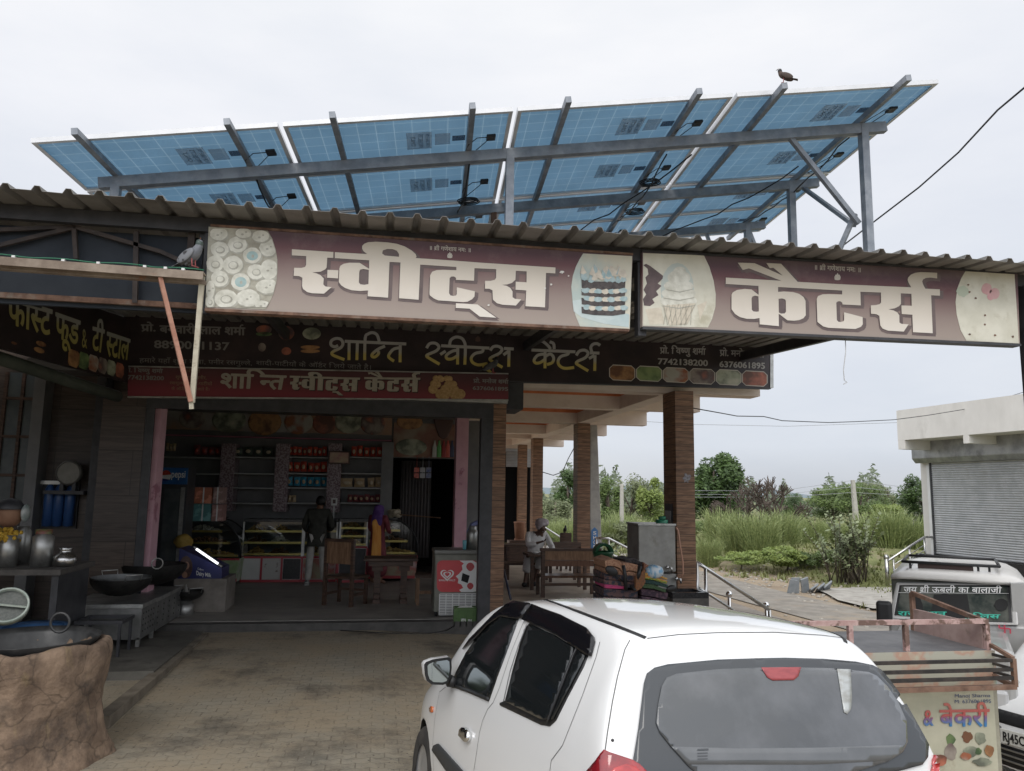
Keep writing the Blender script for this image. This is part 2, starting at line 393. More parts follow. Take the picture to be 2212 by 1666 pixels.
def crown(rnd, c, R, n, s, lobes=14, hollow=.35, droop=0):
    """leaves gathered in clumps through the crown's volume"""
    m = MB(); cs = []
    for i in range(lobes):
        while True:
            q = W((rnd.uniform(-1, 1), rnd.uniform(-1, 1), rnd.uniform(-1, 1)))
            if hollow < q.length < 1: break
        cs.append((W((c[0] + q.x * R[0] * .78, c[1] + q.y * R[1] * .78, c[2] + q.z * R[2] * .78)), rnd.uniform(.26, .46)))
    for i in range(n):
        q, k = cs[rnd.randrange(lobes)]
        d = W((rnd.gauss(0, 1), rnd.gauss(0, 1), rnd.gauss(0, 1))).normalized() * (rnd.random() ** .45)
        leaf(m, q + W((d.x * R[0] * k, d.y * R[1] * k, d.z * R[2] * k * .8 - droop * rnd.random())), s * rnd.uniform(.7, 1.35), rnd)
    return m, cs
def limbs(rnd, base, top, r, cs, n=7):
    m = MB(); base, top = W(base), W(top); mid = base.lerp(top, .55) + W((rnd.uniform(-.12, .12), rnd.uniform(-.1, .1), 0))
    m.tube([base, base.lerp(mid, .5) + W((.04, 0, 0)), mid, top], [r, r * .82, r * .65, r * .3], 8)
    for q, k in cs[:n]:
        a = base.lerp(top, rnd.uniform(.4, .8)); m.tube([a, a.lerp(q, .5) + W((0, 0, .12)), q], [r * .4, r * .25, r * .08], 5)
    return m
def tree(name, label, u, v, D, cu, cv, wu, wv, lm, n, s, lobes=14, seed=1, droop=0, group='trees beyond the road', cat='tree', r=.14):
    """u,v: foot of the trunk at distance D; cu,cv / wu,wv: middle and size of the crown"""
    rnd = random.Random(seed); d = ray(u, v); k = D / d.y; b = CAM + d * k; b.z = gz(b.x, b.y)
    d = ray(cu, cv); c = CAM + d * (D / d.y); sx = wu / 2 * k * 1.16; sz = wv / 2 * k * 1.28; n = int(n * 1.7)
    t = thing(name, label, cat, b, group)
    m, cs = crown(rnd, c, (sx, sx, sz), n, s, lobes, droop=droop); part(m, 'crown', lm, t)
    part(limbs(rnd, b, c + W((0, 0, sz * .3)), r, cs), 'trunk', BARK, t); return t
tree('shade_tree', 'large dense dark green tree with a round crown right of the brick pillar', 1536, 1140, 46, 1543, 1046, 112, 150, LD, 7500, .145, 30, 3, r=.2)
tree('green_tree', 'dark green tree with a rounded crown seen just right of the second pillar', 1318, 1152, 44, 1312, 1090, 58, 120, LM, 3200, .09, 14, 5)
tree('acacia_tree', 'tall grey green feathery tree in the middle between the two nearest pillars', 1362, 1150, 47, 1366, 1083, 92, 118, LG, 4200, .085, 18, 6)
tree('bright_tree', 'yellow green tree left of the brick pillar with the water cooler', 1405, 1146, 42, 1408, 1090, 70, 96, LY, 3000, .085, 13, 7)
tree('leafy_tree', 'dark leafy tree top showing left of the second pillar', 1222, 1150, 50, 1226, 1052, 64, 74, LD, 2200, .10, 9, 8)
tree('feathery_tree', 'grey green feathery tree low behind the seated man, left of the second pillar', 1195, 1158, 40, 1200, 1105, 90, 100, LG, 3200, .08, 14, 9)
tree('thorn_tree', 'broad dark green thorn tree left of the concrete pole by the low wall', 1800, 1128, 52, 1800, 1082, 112, 84, LM, 4600, .09, 18, 10)
tree('round_tree', 'mid green bushy tree directly behind the leaning concrete pole', 1856, 1128, 48, 1862, 1086, 104, 74, LM, 4200, .085, 16, 11)
tree('pale_tree', 'pale feathery tree rising highest behind the low wall', 1868, 1120, 62, 1872, 1058, 76, 52, LG, 2600, .09, 12, 12)
tree('far_tree', 'thin grey tree left of the shuttered shop, behind the low wall', 1922, 1124, 64, 1918, 1066, 58, 56, LG, 1600, .09, 9, 13)
tree('corner_tree', 'dark green tree touching the far edge of the shuttered shop', 1992, 1140, 40, 1998, 1088, 92, 110, LD, 4200, .09, 16, 14)
tree('shrub', 'low light green shrub in front of the low wall', 1908, 1140, 44, 1918, 1112, 100, 44, LY, 2400, .08, 12, 15, r=.06, cat='shrub')
tree('brush', 'dark tangled brush behind the bare dry tree', 1712, 1138, 50, 1716, 1092, 84, 66, LD, 1500, .075, 12, 16, r=.06, cat='shrub')
tree('bush', 'mid green bush at the foot of the tall grass right of the brick pillar', 1560, 1150, 38, 1560, 1140, 150, 34, LM, 2400, .075, 14, 17, r=.04, cat='shrub')
tree('bush', 'yellowish bush under the grey green tree between the pillars', 1350, 1160, 36, 1345, 1146, 150, 40, LG, 2600, .075, 14, 18, r=.04, cat='shrub')
tree('bush', 'low yellow green bush on the mound behind the dumped slabs', 1700, 1210, 24, 1702, 1199, 110, 40, LY, 2600, .05, 14, 19, r=.03, cat='shrub')
tree('bush', 'low mid green bush left of the milkweed on the mound', 1768, 1216, 23.5, 1768, 1204, 96, 40, LM, 2200, .05, 12, 20, r=.03, cat='shrub')
tree('bush', 'small green bush between the tall grass and the sandy verge', 1600, 1212, 25.5, 1604, 1203, 130, 26, LY, 2000, .05, 12, 22, r=.03, cat='shrub')
# bare tree
rnd = random.Random(21)
def bare():
    d = ray(1655, 1140); b = CAM + d * (40 / d.y); b.z = gz(b.x, b.y); m = MB()
    def grow(p, d, L, r, k):
        e = p + d * L; m.tube([p, p.lerp(e, .5) + W((rnd.uniform(-.06, .06) * L, 0, 0)), e], [r, r * .85, r * .7], 5, cap=False)
        if k == 0: return
        for i in range(3 if k > 1 else 4):
            q = (d + W((rnd.gauss(0, .5), rnd.gauss(0, .5), rnd.uniform(-.15, .35)))).normalized(); grow(e, q, L * rnd.uniform(.62, .85), r * .66, k - 1)
    for a in ((-.5, .2, .9), (.35, -.1, 1), (.7, .2, .5), (-.1, .1, 1), (-.8, 0, .45)): grow(b.copy(), W(a).normalized(), 1.2, .13, 4)
    t = thing('bare_tree', 'leafless dry grey tree standing between the dense tree and the pole', 'tree', b, 'trees beyond the road'); part(m, 'trunk', DRY, t)
bare()
# far tree belt: one mass
fm = MB(); rnd = random.Random(30)
for i in range(15000):
    D = rnd.uniform(66, 105); u = rnd.uniform(1050, 2300); d = ray(u, 1100); p = CAM + d * (D / d.y)
    hgt = 3.0 + 1.0 * sin(u * .021) + .9 * sin(u * .067 + 1) + .6 * sin(u * .19); p.z = .0 + rnd.random() ** .8 * max(1.4, hgt)
    leaf(fm, p, rnd.uniform(.2, .4), rnd)
o = solo(fm, 'far_woods', leafmat('leaves_far', (.075, .098, .055), (.14, .17, .10)), 'hazy line of far trees along the horizon', 'woods'); o['kind'] = 'stuff'
# unseen tree row added behind the camera, blocking low sky to darken the shop
om_ = MB(); rnd = random.Random(33)
for i in range(7000):
    x = rnd.uniform(-34, 34); p = W((x, -24 + rnd.uniform(-2.5, 2.5), rnd.random() ** .7 * (4.0 + 1.3 * sin(x * .35) + 1.0 * sin(x * .9 + 1)))); leaf(om_, p, rnd.uniform(.35, .7), rnd)
o = solo(om_, 'added_tree_row', LM, 'unseen tree row added across the highway to block low sky behind the camera', 'trees'); o['kind'] = 'stuff'
# far hill ridge
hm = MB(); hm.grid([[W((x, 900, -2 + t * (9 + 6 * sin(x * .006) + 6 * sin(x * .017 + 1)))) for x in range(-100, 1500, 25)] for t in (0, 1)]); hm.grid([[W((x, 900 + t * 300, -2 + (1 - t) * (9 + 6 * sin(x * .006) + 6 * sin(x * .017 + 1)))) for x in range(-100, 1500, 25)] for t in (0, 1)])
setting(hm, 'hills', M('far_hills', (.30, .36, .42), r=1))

GRS = leafmat('tall_grass', (.13, .185, .055), (.40, .45, .20), sc=11)
def clump(rnd, R, H, n):
    m = MB()
    for i in range(n):
        a = rnd.uniform(0, 2 * pi); q = R * .45 * sqrt(rnd.random()); p = W((cos(a) * q, sin(a) * q, 0)); h = H * rnd.uniform(.3, 1.1) * rnd.uniform(.8, 1.05)
        out = W((cos(a), sin(a), 0)) * rnd.uniform(.1, 1.0) * R * .75 + W((rnd.gauss(0, .06), rnd.gauss(0, .06), 0)); wv = W((rnd.gauss(0, 1), rnd.gauss(0, 1), 0)).normalized() * rnd.uniform(.009, .019)
        A = p; B = p + out * .35 + W((0, 0, h * .55)); C = p + out * .75 + W((0, 0, h * .88)); T = p + out * 1.15 + W((0, 0, h))
        m.add([A - wv, A + wv, B + wv, B - wv, C + wv * .6, C - wv * .6, T], [(0, 1, 2, 3), (3, 2, 4, 5), (5, 4, 6)])
    return m
protos = [mesh(clump(random.Random(40 + i), 1.0, 2.3, 1000), 'blades', GRS) for i in range(3)]
spots = [(1560, 1176, 31, 1.25, 'nearest the brick pillar on its right'), (1598, 1196, 28, 1.3, 'with the tallest plumes, in front of the bare tree'), (1640, 1195, 27, 1.25, 'low and wide in the middle of the field'), (1690, 1180, 29, 1.15, 'just left of the leafy milkweed bush'), (1530, 1172, 27, .8, 'small, against the right edge of the brick pillar'),
         (1760, 1150, 36, 1.15, 'behind the milkweed bush'), (1815, 1150, 36, 1.0, 'at the foot of the leaning pole'), (1880, 1172, 30, 1.2, 'left of the stainless stair rail'), (1925, 1180, 28, 1.2, 'behind the stainless stair rail'), (1970, 1176, 28, 1.1, 'beside the far edge of the shuttered shop'),
         (1310, 1160, 36, 1.15, 'behind the low posts right of the second pillar'), (1380, 1162, 35, 1.1, 'left of the steel water cooler'), (1225, 1165, 34, 1.1, 'behind the railing left of the second pillar'), (1190, 1160, 36, 1.0, 'behind the head of the seated man'), (1345, 1158, 40, 1.2, 'around the slim pole between the pillars'), (1720, 1150, 40, 1.2, 'under the dark brush')]
for i, (u, v, D, s, lb) in enumerate(spots):
    d = ray(u, v); p = CAM + d * (D / d.y); p.z = gz(p.x, p.y) - .03
    o = link('grass_clump', protos[i % 3]); o.location = p; o.scale = (s * .82, s * .82, s * .60); o.rotation_euler = (0, 0, i * 1.3)
    tag(o, 'tall green grass clump ' + lb, 'grass clump', 'tall grass clumps in the field')
# ground cover
gm = MB(); rnd = random.Random(50)
for i in range(46000):
    Y = 17 + 42 * rnd.random() ** 1.4; X = rnd.uniform(5, 42)
    if not (X > 12.6 + 1.3 * sin(Y * .7) + rnd.gauss(0, .5) or Y > 31 + 2 * sin(X)): continue
    from_noise = sin(X * .9 + 2 * sin(Y * .37)) + sin(Y * .63 + 1.7 * sin(X * .51))
    if rnd.random() > .62 + .4 * from_noise: continue
    p = W((X, Y, gz(X, Y))); s = (.055 + .0025 * Y) * rnd.uniform(.5, 1.3)
    for j in range(3):
        a = rnd.uniform(0, 2 * pi); dv = W((cos(a), sin(a), 0)); q = p + dv * rnd.uniform(0, s); h = rnd.uniform(.5, 1.6) * s; wv = W((-dv.y, dv.x, 0)) * s * .28
        gm.add([q - wv, q + wv, q + dv * h * .5 + W((0, 0, h))], [(0, 1, 2)])
o = solo(gm, 'ground_cover', leafmat('weeds', (.13, .155, .05), (.27, .28, .11), sc=1.2), 'low weeds and grass covering the field beyond the road', 'weeds', loc=W((0, 0, 0))); o['kind'] = 'stuff'
# milkweed bush with broad pale leaves
def milkweed(u, v, D, hgt, label, seed, n):
    rnd = random.Random(seed); d = ray(u, v); b = CAM + d * (D / d.y); b.z = gz(b.x, b.y); st = MB(); lf = MB(); b0 = b.copy()
    for i in range(n):
        b = b0 + W((rnd.gauss(0, .28), rnd.gauss(0, .25), 0))
        a = rnd.uniform(0, 2 * pi); q = W((cos(a) * rnd.uniform(.2, .75), sin(a) * rnd.uniform(.2, .6), 1)).normalized(); L = hgt * rnd.uniform(.55, 1.1); e = b + q * L
        m_ = b + W((q.x * .35, q.y * .35, q.z * .6)) * L; st.tube([b, m_, e], [.018, .012, .006], 5)
        for j in range(11):
            t = .35 + .65 * j / 10; c = m_.lerp(e, max(0, (t - .5) * 2)) if t > .5 else b.lerp(m_, t * 2)
            for sg in (-1, 1):
                dv = (q.orthogonal().normalized() * sg + W((rnd.gauss(0, .5), rnd.gauss(0, .5), .35))).normalized(); wv = dv.cross(q).normalized()
                Lf = rnd.uniform(.13, .20); lf.add([c, c + dv * Lf * .5 - wv * Lf * .32, c + dv * Lf, c + dv * Lf * .5 + wv * Lf * .32], [(0, 1, 2, 3)])
    t = thing('milkweed_bush', label, 'bush', b); part(st, 'stem', BARK, t); part(lf, 'leaves', leafmat('milkweed_leaves', (.15, .19, .09), (.27, .31, .17)), t)
milkweed(1838, 1228, 21.5, 2.0, 'broad leaved pale milkweed bush by the roadside in front of the tall grass', 61, 52)
milkweed(1222, 1200, 27, 1.1, 'broad leaved weed bush behind the railing left of the second pillar', 62, 22)
milkweed(1312, 1190, 25, .95, 'broad leaved weed bush right of the second pillar', 63, 16)

# ================================================================ buildings
def rc(u0, v0, u1, v1, Y):
    a = on(u0, v0, Y=Y); b = on(u1, v1, Y=Y); return a.x, b.x, min(a.z, b.z), max(a.z, b.z)
def wave_tile(name, a, b, joint, rowh, width, r=.55, gr=(2, 2, 26), gsc=1.6, bump=.35):
    """planks or tiles in courses: grain runs along the course, joints between the courses"""
    m = M(name); n, l, p = nodes(m); p.inputs['Roughness'].default_value = r
    tc = n.new('ShaderNodeTexCoord'); sp = n.new('ShaderNodeSeparateXYZ'); l.new(tc.outputs['Object'], sp.inputs[0])
    ad = n.new('ShaderNodeMath'); l.new(sp.outputs['X'], ad.inputs[0]); l.new(sp.outputs['Y'], ad.inputs[1])
    cb = n.new('ShaderNodeCombineXYZ'); l.new(ad.outputs[0], cb.inputs['X']); l.new(sp.outputs['Z'], cb.inputs['Y'])
    br = n.new('ShaderNodeTexBrick'); br.inputs['Scale'].default_value = 1; br.inputs['Brick Width'].default_value = width; br.inputs['Row Height'].default_value = rowh; br.inputs['Mortar Size'].default_value = .004
    br.inputs['Color1'].default_value = (.82, .82, .82, 1); br.inputs['Color2'].default_value = (1.12, 1.1, 1.08, 1); br.inputs['Mortar'].default_value = (.2, .2, .2, 1); l.new(cb.outputs[0], br.inputs['Vector'])
    mp = n.new('ShaderNodeMapping'); mp.inputs['Scale'].default_value = gr; l.new(tc.outputs['Object'], mp.inputs[0])
    z = n.new('ShaderNodeTexNoise'); z.inputs['Scale'].default_value = gsc; z.inputs['Detail'].default_value = 8; z.inputs['Distortion'].default_value = 1.2; l.new(mp.outputs[0], z.inputs['Vector'])
    c = n.new('ShaderNodeValToRGB'); e = c.color_ramp.elements; e[0].position = .34; e[0].color = (*a, 1); e[1].position = .66; e[1].color = (*b, 1); l.new(z.outputs['Fac'], c.inputs[0])
    x = n.new('ShaderNodeMix'); x.data_type = 'RGBA'; x.blend_type = 'MULTIPLY'; x.inputs[0].default_value = 1; l.new(c.outputs[0], x.inputs[6]); l.new(br.outputs['Color'], x.inputs[7])
    y = n.new('ShaderNodeMix'); y.data_type = 'RGBA'; l.new(br.outputs['Fac'], y.inputs[0]); l.new(x.outputs[2], y.inputs[6]); y.inputs[7].default_value = (*joint, 1); l.new(y.outputs[2], p.inputs['Base Color'])
    b_ = n.new('ShaderNodeBump'); b_.inputs['Strength'].default_value = bump; b_.inputs['Distance'].default_value = .01; b_.invert = True; l.new(br.outputs['Fac'], b_.inputs['Height']); l.new(b_.outputs[0], p.inputs['Normal'])
    return m
PIL = wave_tile('wood_look_tile', (.125, .062, .034), (.33, .19, .112), (.045, .03, .022), .098, 3.0)
KIT = wave_tile('brown_stone_tile', (.045, .031, .025), (.085, .064, .052), (.02, .016, .014), .62, 1.3, gr=(1.2, 1.2, 14), r=.45)
CREAM = M('cream_plaster', (.72, .61, .53), (.78, .68, .60), sc=2.5, r=.85, c3=(.62, .52, .45), sc3=.9)
ORNG = M('orange_paint', (.62, .19, .07), (.70, .24, .10), sc=5, r=.7)
PINK = M('pink_paint', (.60, .34, .40), (.68, .41, .47), sc=3, r=.75, c3=(.40, .17, .22), sc3=1.6, lo3=.62, hi3=.66)
PINKD = M('pink_trim', (.42, .14, .22), (.48, .18, .27), sc=3, r=.7)
FLOOR = M('stone_floor', (.20, .19, .175), (.31, .29, .265), sc=2.2, r=.5, c3=(.14, .13, .12), sc3=1.1, rv=.12, st=(1, 2.2, 1))
DSTEEL = M('dark_steel', (.028, .029, .033), (.05, .05, .055), sc=6, r=.5)
NAVY = M('navy_sheet', (.016, .023, .034), (.028, .036, .048), sc=2.5, r=.75)
GALV = M('galvanised_steel', (.20, .22, .25), (.30, .32, .35), sc=7, r=.5, met=.35)
RUST = M('rusty_steel', (.10, .055, .038), (.22, .13, .09), sc=9, r=.85, c3=(.26, .22, .18), sc3=5)
STEEL = M('stainless_steel', (.50, .50, .49), (.62, .61, .60), sc=6, r=.28, met=1.0, rv=.08)
STEELD = M('worn_stainless', (.36, .36, .35), (.50, .50, .48), sc=7, r=.42, met=.85, c3=(.20, .19, .17), sc3=3)
CHROME = M('chrome', (.75, .75, .75), r=.08, met=1)
SHUT = M('shutter_metal', (.40, .41, .42), (.50, .51, .52), sc=2.6, r=.45, met=.45, c3=(.36, .36, .36), sc3=1.3)
WALLG = M('grey_wall_tile', (.14, .14, .145), (.19, .19, .19), sc=2, r=.5)
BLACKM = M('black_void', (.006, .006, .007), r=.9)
GRAN = M('black_granite', (.02, .02, .022), (.04, .04, .042), sc=30, r=.25)
WHITEP = M('white_paint', (.70, .70, .69), (.76, .76, .75), sc=3, r=.5)
WALLW = M('white_plaster', (.64, .62, .58), (.72, .70, .66), sc=1.6, r=.85, c3=(.52, .50, .46), sc3=.8, st=(1, 1, .5))
DWOOD = M('dark_wood', (.045, .024, .016), (.10, .055, .036), sc=5, r=.5, st=(1, 1, 7), bump=.15, bsc=30)
BWOOD = M('brown_wood', (.16, .085, .045), (.26, .15, .085), sc=5, r=.55, st=(7, 1, 1))
YF = 11.4; ZF = .12

# ---- the sweet shop: shell, floor, pink piers, frame
shop = thing('sweet_shop', 'open fronted sweet shop with a tiled facade and a deep dim interior', 'shop', (-.8, YF, 0))
m = MB(); m.bx(-4.8, 1.62, 17.6, 17.85, ZF, 3.5)
xa = on(846, 1000, Y=17.6).x; xb = on(985, 1000, Y=17.6).x; za = on(900, 990, Y=17.6).z
m = MB(); m.bx(-4.8, xa, 17.6, 17.85, ZF, 3.6); m.bx(xa, xb, 17.6, 17.85, za, 3.6); m.bx(xb, 2.75, 17.6, 17.85, ZF, 3.6); m.bx(-4.95, -4.8, 11.9, 17.85, ZF, 3.6); part(m, 'wall', WALLG, shop)
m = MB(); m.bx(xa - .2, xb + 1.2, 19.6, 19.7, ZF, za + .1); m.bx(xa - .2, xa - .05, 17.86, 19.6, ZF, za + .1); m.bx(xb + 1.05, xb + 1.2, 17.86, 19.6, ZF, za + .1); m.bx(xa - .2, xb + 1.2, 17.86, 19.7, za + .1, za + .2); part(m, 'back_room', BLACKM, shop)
m = MB(); m.bx(-4.95, 1.9, 11.6, 17.6, 3.6, 3.75); part(m, 'ceiling', WALLG, shop)
part(box(-4.95, 1.62, 11.72, 19.7, -.4, ZF), 'floor', FLOOR, shop)
part(box(-3.5, 1.62, 11.52, 11.718, -.2, .112), 'step', M('step_stone', (.05, .048, .045), (.085, .08, .075), sc=4, r=.7), shop)
# left and right piers of the front
x0, x1, z0, z1 = rc(222, 876, 316, 876, YF)
part(box(x0, x1, YF, YF + .10, 0, 3.3), 'pier', KIT, shop)
x0, x1, _, _ = rc(1064, 1000, 1092, 1000, YF); part(box(x0, x1, YF, YF + .22, 0, 3.62), 'pier', PIL, shop)
x0, x1, _, _ = rc(336, 876, 350, 876, 11.55); part(box(x0, x1, 11.53, 11.85, ZF, 3.3), 'pink_pier', PINK, shop)
x0, x1, _, _ = rc(985, 1000, 1011, 1000, 15.2); part(box(x0, x1, 15.2, 15.6, ZF, 3.6), 'pink_pier', PINK, shop)
m = MB(); x0, x1, z0, z1 = rc(318, 862, 1066, 882, YF); m.bx(x0, x1, YF - .02, YF + .09, 3.08, 3.36)
a, b, _, _ = rc(1038, 1000, 1064, 1000, YF); m.bx(a, b, YF - .01, YF + .2, ZF, 3.08); a, b, _, _ = rc(317, 876, 336, 876, YF); m.bx(a, b, YF - .01, YF + .02, ZF, 3.08)
part(m, 'shutter_frame', DSTEEL, shop)
x0, x1, z0, z1 = rc(280, 862, 1096, 868, 11.3); m = MB(); m.bx(x0, x1, 11.26, 11.38, 3.30, 3.335); part(m, 'frame_edge', STEELD, shop)
m = MB(); m.bx(x1 - .1, x1 + .27, 11.45, 12.2, 3.24, 3.68); part(m, 'shutter_box', DSTEEL, shop)
# mural over the shelves, pink band, food posters over the doorway
def soft(name, cols, sc=3.2, r=.5, seedoff=0):
    """printed food photograph: blotches of a few food colours"""
    m = M(name); n, l, p = nodes(m); p.inputs['Roughness'].default_value = r; tc = n.new('ShaderNodeTexCoord'); mp = n.new('ShaderNodeMapping'); mp.inputs['Location'].default_value = (seedoff, seedoff * 1.7, 0); l.new(tc.outputs['Object'], mp.inputs[0])
    z = n.new('ShaderNodeTexVoronoi'); z.inputs['Scale'].default_value = sc; z.feature = 'SMOOTH_F1'; l.new(mp.outputs[0], z.inputs['Vector'])
    q = n.new('ShaderNodeTexNoise'); q.inputs['Scale'].default_value = sc * 2.4; q.inputs['Detail'].default_value = 6; l.new(mp.outputs[0], q.inputs['Vector'])
    a = n.new('ShaderNodeMath'); a.operation = 'ADD'; l.new(z.outputs['Distance'], a.inputs[0]); b = n.new('ShaderNodeMath'); b.operation = 'MULTIPLY'; b.inputs[1].default_value = .8; l.new(q.outputs['Fac'], b.inputs[0]); l.new(b.outputs[0], a.inputs[1])
    c = n.new('ShaderNodeValToRGB'); e = c.color_ramp.elements; k = len(cols)
    e[0].position = .42; e[0].color = (*cols[0], 1); e[1].position = 1.0; e[1].color = (*cols[-1], 1)
    for i in range(1, k - 1): w_ = e.new(.42 + .58 * i / (k - 1)); w_.color = (*cols[i], 1)
    l.new(a.outputs[0], c.inputs[0]); l.new(c.outputs[0], p.inputs['Base Color']); return m
FOODS = [soft('food_brown', [(.30, .14, .06), (.45, .24, .10), (.16, .07, .035)], 4), soft('food_green', [(.30, .36, .16), (.22, .30, .12), (.05, .09, .04)], 3.2, seedoff=3), soft('food_fried', [(.46, .22, .08), (.30, .10, .05), (.40, .38, .33)], 3.4, seedoff=5),
         soft('food_red', [(.42, .14, .08), (.12, .08, .08), (.30, .26, .22)], 3.6, seedoff=8), soft('food_white', [(.50, .48, .38), (.36, .38, .28), (.12, .13, .10)], 4.4, seedoff=11), soft('food_orange', [(.52, .20, .12), (.40, .13, .08), (.14, .06, .04)], 4.5, seedoff=14)]
mural = thing('mural', 'long printed food mural above the shelves inside the shop', 'mural', (-1, 17.5, 3))
x0, x1, z0, z1 = rc(345, 890, 846, 940, 17.5); m = MB(); m.bx(x0, x1, 17.5, 17.58, z0, 3.6); part(m, 'panel', soft('mural_print', [(.40, .38, .36), (.26, .22, .20), (.36, .20, .12)], 1.4), mural)
for i, (u, v, ru, rv_, mi) in enumerate([(415, 905, 26, 20, 3), (495, 908, 34, 26, 4), (572, 912, 34, 28, 0), (645, 912, 30, 26, 2), (700, 915, 24, 22, 5), (752, 912, 28, 24, 4), (805, 915, 26, 24, 3)]):
    c = on(u, v, Y=17.5); s = 17.5 / FPX; m = MB(); m.ell(c, (ru * s, .02, rv_ * s), 16, 8); part(m, 'dish_picture', FOODS[mi], mural)
x0, x1, z0, z1 = rc(345, 938, 846, 953, 17.35); part(box(x0, x1, 17.35, 17.58, z0, z1), 'pink_band', PINKD, mural)
post = thing('food_poster', 'tall food and drinks poster above the dark inner doorway', 'poster', (0, 17.5, 2))
x0, x1, z0, z1 = rc(852, 893, 984, 990, 17.52); part(box(x0, x1, 17.52, 17.6, z0, 3.5), 'panel', soft('poster_print', [(.28, .17, .11), (.22, .10, .07), (.30, .24, .18)], 1.6, seedoff=20), post)
for u, v, ru, rv_, mi in [(885, 912, 28, 16, 0), (888, 966, 34, 18, 4)]:
    c = on(u, v, Y=17.52); s = 17.5 / FPX; m = MB(); m.ell(c, (ru * s, .015, rv_ * s), 16, 8); part(m, 'dish_picture', FOODS[mi], post)
c = on(958, 920, Y=17.5); m = MB(); m.lathe(c + W((0, 0, -.30)), [(.02, 0), (.10, .05), (.2, .3), (.24, .5), (.23, .56), (.0, .57)], 16, Matrix(((1, 0, 0), (0, .1, 0), (0, 0, 1)))); part(m, 'cup_picture', M('cola_dark', (.07, .03, .025), r=.4), post)
for i, (u, cc) in enumerate([(938, (.45, .45, .42)), (948, (.10, .34, .10)), (958, (.30, .03, .03)), (967, (.55, .10, .07)), (976, (.04, .05, .10))]):
    c = on(u, 988, Y=17.48); m = MB(); m.lathe(c, [(.05, 0), (.05, .22), (.02, .32), (.02, .38), (0, .38)], 10, Matrix(((1, 0, 0), (0, .15, 0), (0, 0, 1)))); part(m, 'bottle_picture', M('bottle_print_%d' % i, cc, r=.4), post)

# ---- kitchen wall on the left
kw = thing('kitchen_wall', 'dark brown tiled wall behind the outdoor kitchen on the left', 'wall', (-6, 12.2, 0))
part(box(-12, -3.8, 12.2, 12.5, -.2, 4.2), 'tiling', KIT, kw)
x0, x1, z0, z1 = rc(12, 900, 60, 1160, 12.15); m = MB(); m.bx(x0, x1, 12.1, 12.19, z0 + .3, 3.6); part(m, 'window', M('window_dark', (.06, .075, .08), (.10, .115, .115), sc=3, r=.3), kw)
m = MB()
for i in range(5): m.bx(x0 - .03, x1 + .03, 12.06, 12.1, z0 + .3 + i * .55, z0 + .34 + i * .55)
for x in (x0, (x0 + x1) / 2, x1): m.bx(x - .02, x + .02, 12.055, 12.1, z0 + .3, 3.6)
part(m, 'window_bars', DWOOD, kw)
m = MB(); x0, x1, _, _ = rc(200, 1000, 220, 1000, 12.0); m.bx(x0, x1, 11.9, 12.19, 0, 4.0); part(m, 'post', DSTEEL, kw)

# ---- veranda: plinth, pillars, beams, slab
ver = thing('veranda', 'cream concrete veranda roof and floor running back beside the shop', 'veranda', (4.5, 14, 0))
part(box(1.66, 6.2, 11.3, 27.2, -1.0, ZF), 'floor', M('veranda_floor', (.30, .25, .20), (.42, .36, .29), sc=2.4, r=.55, c3=(.22, .18, .15), sc3=1.3), ver)
m = MB(); m.bx(1.7, 6.25, 11.55, 28.5, 3.93, 4.15); part(m, 'slab', CREAM, ver)
BY = [(11.6, 11.95), (14.15, 14.45), (17.4, 17.7), (20.9, 21.2), (23.0, 23.3), (26.6, 26.9)]
m = MB(); o_ = MB()
for i, (a, b) in enumerate(BY):
    m.bx(1.7, 6.05 + .06 * i, a, b, 3.6, 3.928); o_.bx(1.9, 4.465, a - .006, a - .002, 3.845, 3.925)
m.bx(4.47, 4.77, 11.95, 28.4, 3.604, 3.926); m.bx(1.64, 1.9, 12.0, 27, 3.604, 3.926); o_.bx(4.461, 4.466, 11.96, 28.3, 3.845, 3.925)
part(m, 'beam', CREAM, ver); part(o_, 'orange_trim', ORNG, ver)
c = on(1285, 836, Z=3.926); m = MB(); m.lathe((c.x, c.y, 3.926), [(0, -.03), (.2, -.03), (.32, -.012), (.36, -.002)], 24); part(m, 'ceiling_rose', M('rose_pink', (.50, .22, .26), (.60, .34, .36), sc=12, r=.8), ver)
for i, (y, lb) in enumerate([(11.3, 'nearest tall wood tiled pillar on the right, with a small torn sticker'), (17.35, 'second wood tiled pillar, in front of the grey concrete pole'), (22.65, 'third wood tiled pillar, behind the seated man')]):
    t = thing('pillar', lb, 'pillar', (4.62, y + .2, ZF), 'wood tiled veranda pillars'); part(box(4.47, 4.77, y, y + (.53 if i == 0 else .4), ZF - .02, 3.6), 'cladding', PIL, t)
    if i == 0:
        c = on(1483, 1033, Y=y); m = MB(); P = []
        for k in range(15): a = 2 * pi * k / 15; rr = .075 * random.uniform(.55, 1.1); P.append(W((c.x + rr * cos(a), y - .004, c.z + rr * sin(a))))
        m.poly(P, (0, -1, 0), .002); part(m, 'sticker', M('torn_sticker', (.32, .33, .36), (.16, .12, .12), sc=30, r=.7), t)
        m = MB(); m.bx(4.45, 4.467, 11.45, 11.75, 1.25, 1.85); part(m, 'notice_frame', DSTEEL, t); m = MB(); m.bx(4.443, 4.449, 11.48, 11.72, 1.29, 1.74); part(m, 'notice', M('notice_grey', (.34, .34, .35), (.25, .25, .26), sc=20, r=.7), t)
x0, x1, _, _ = rc(1121, 1000, 1139, 1000, 26.0)
t = thing('pillar', 'slim far wood tiled pillar beside the half open shutter', 'pillar', (x0 + .15, 26.2, ZF), 'wood tiled veranda pillars'); part(box(x0, x1, 26, 26.3, ZF, 3.6), 'cladding', PIL, t)
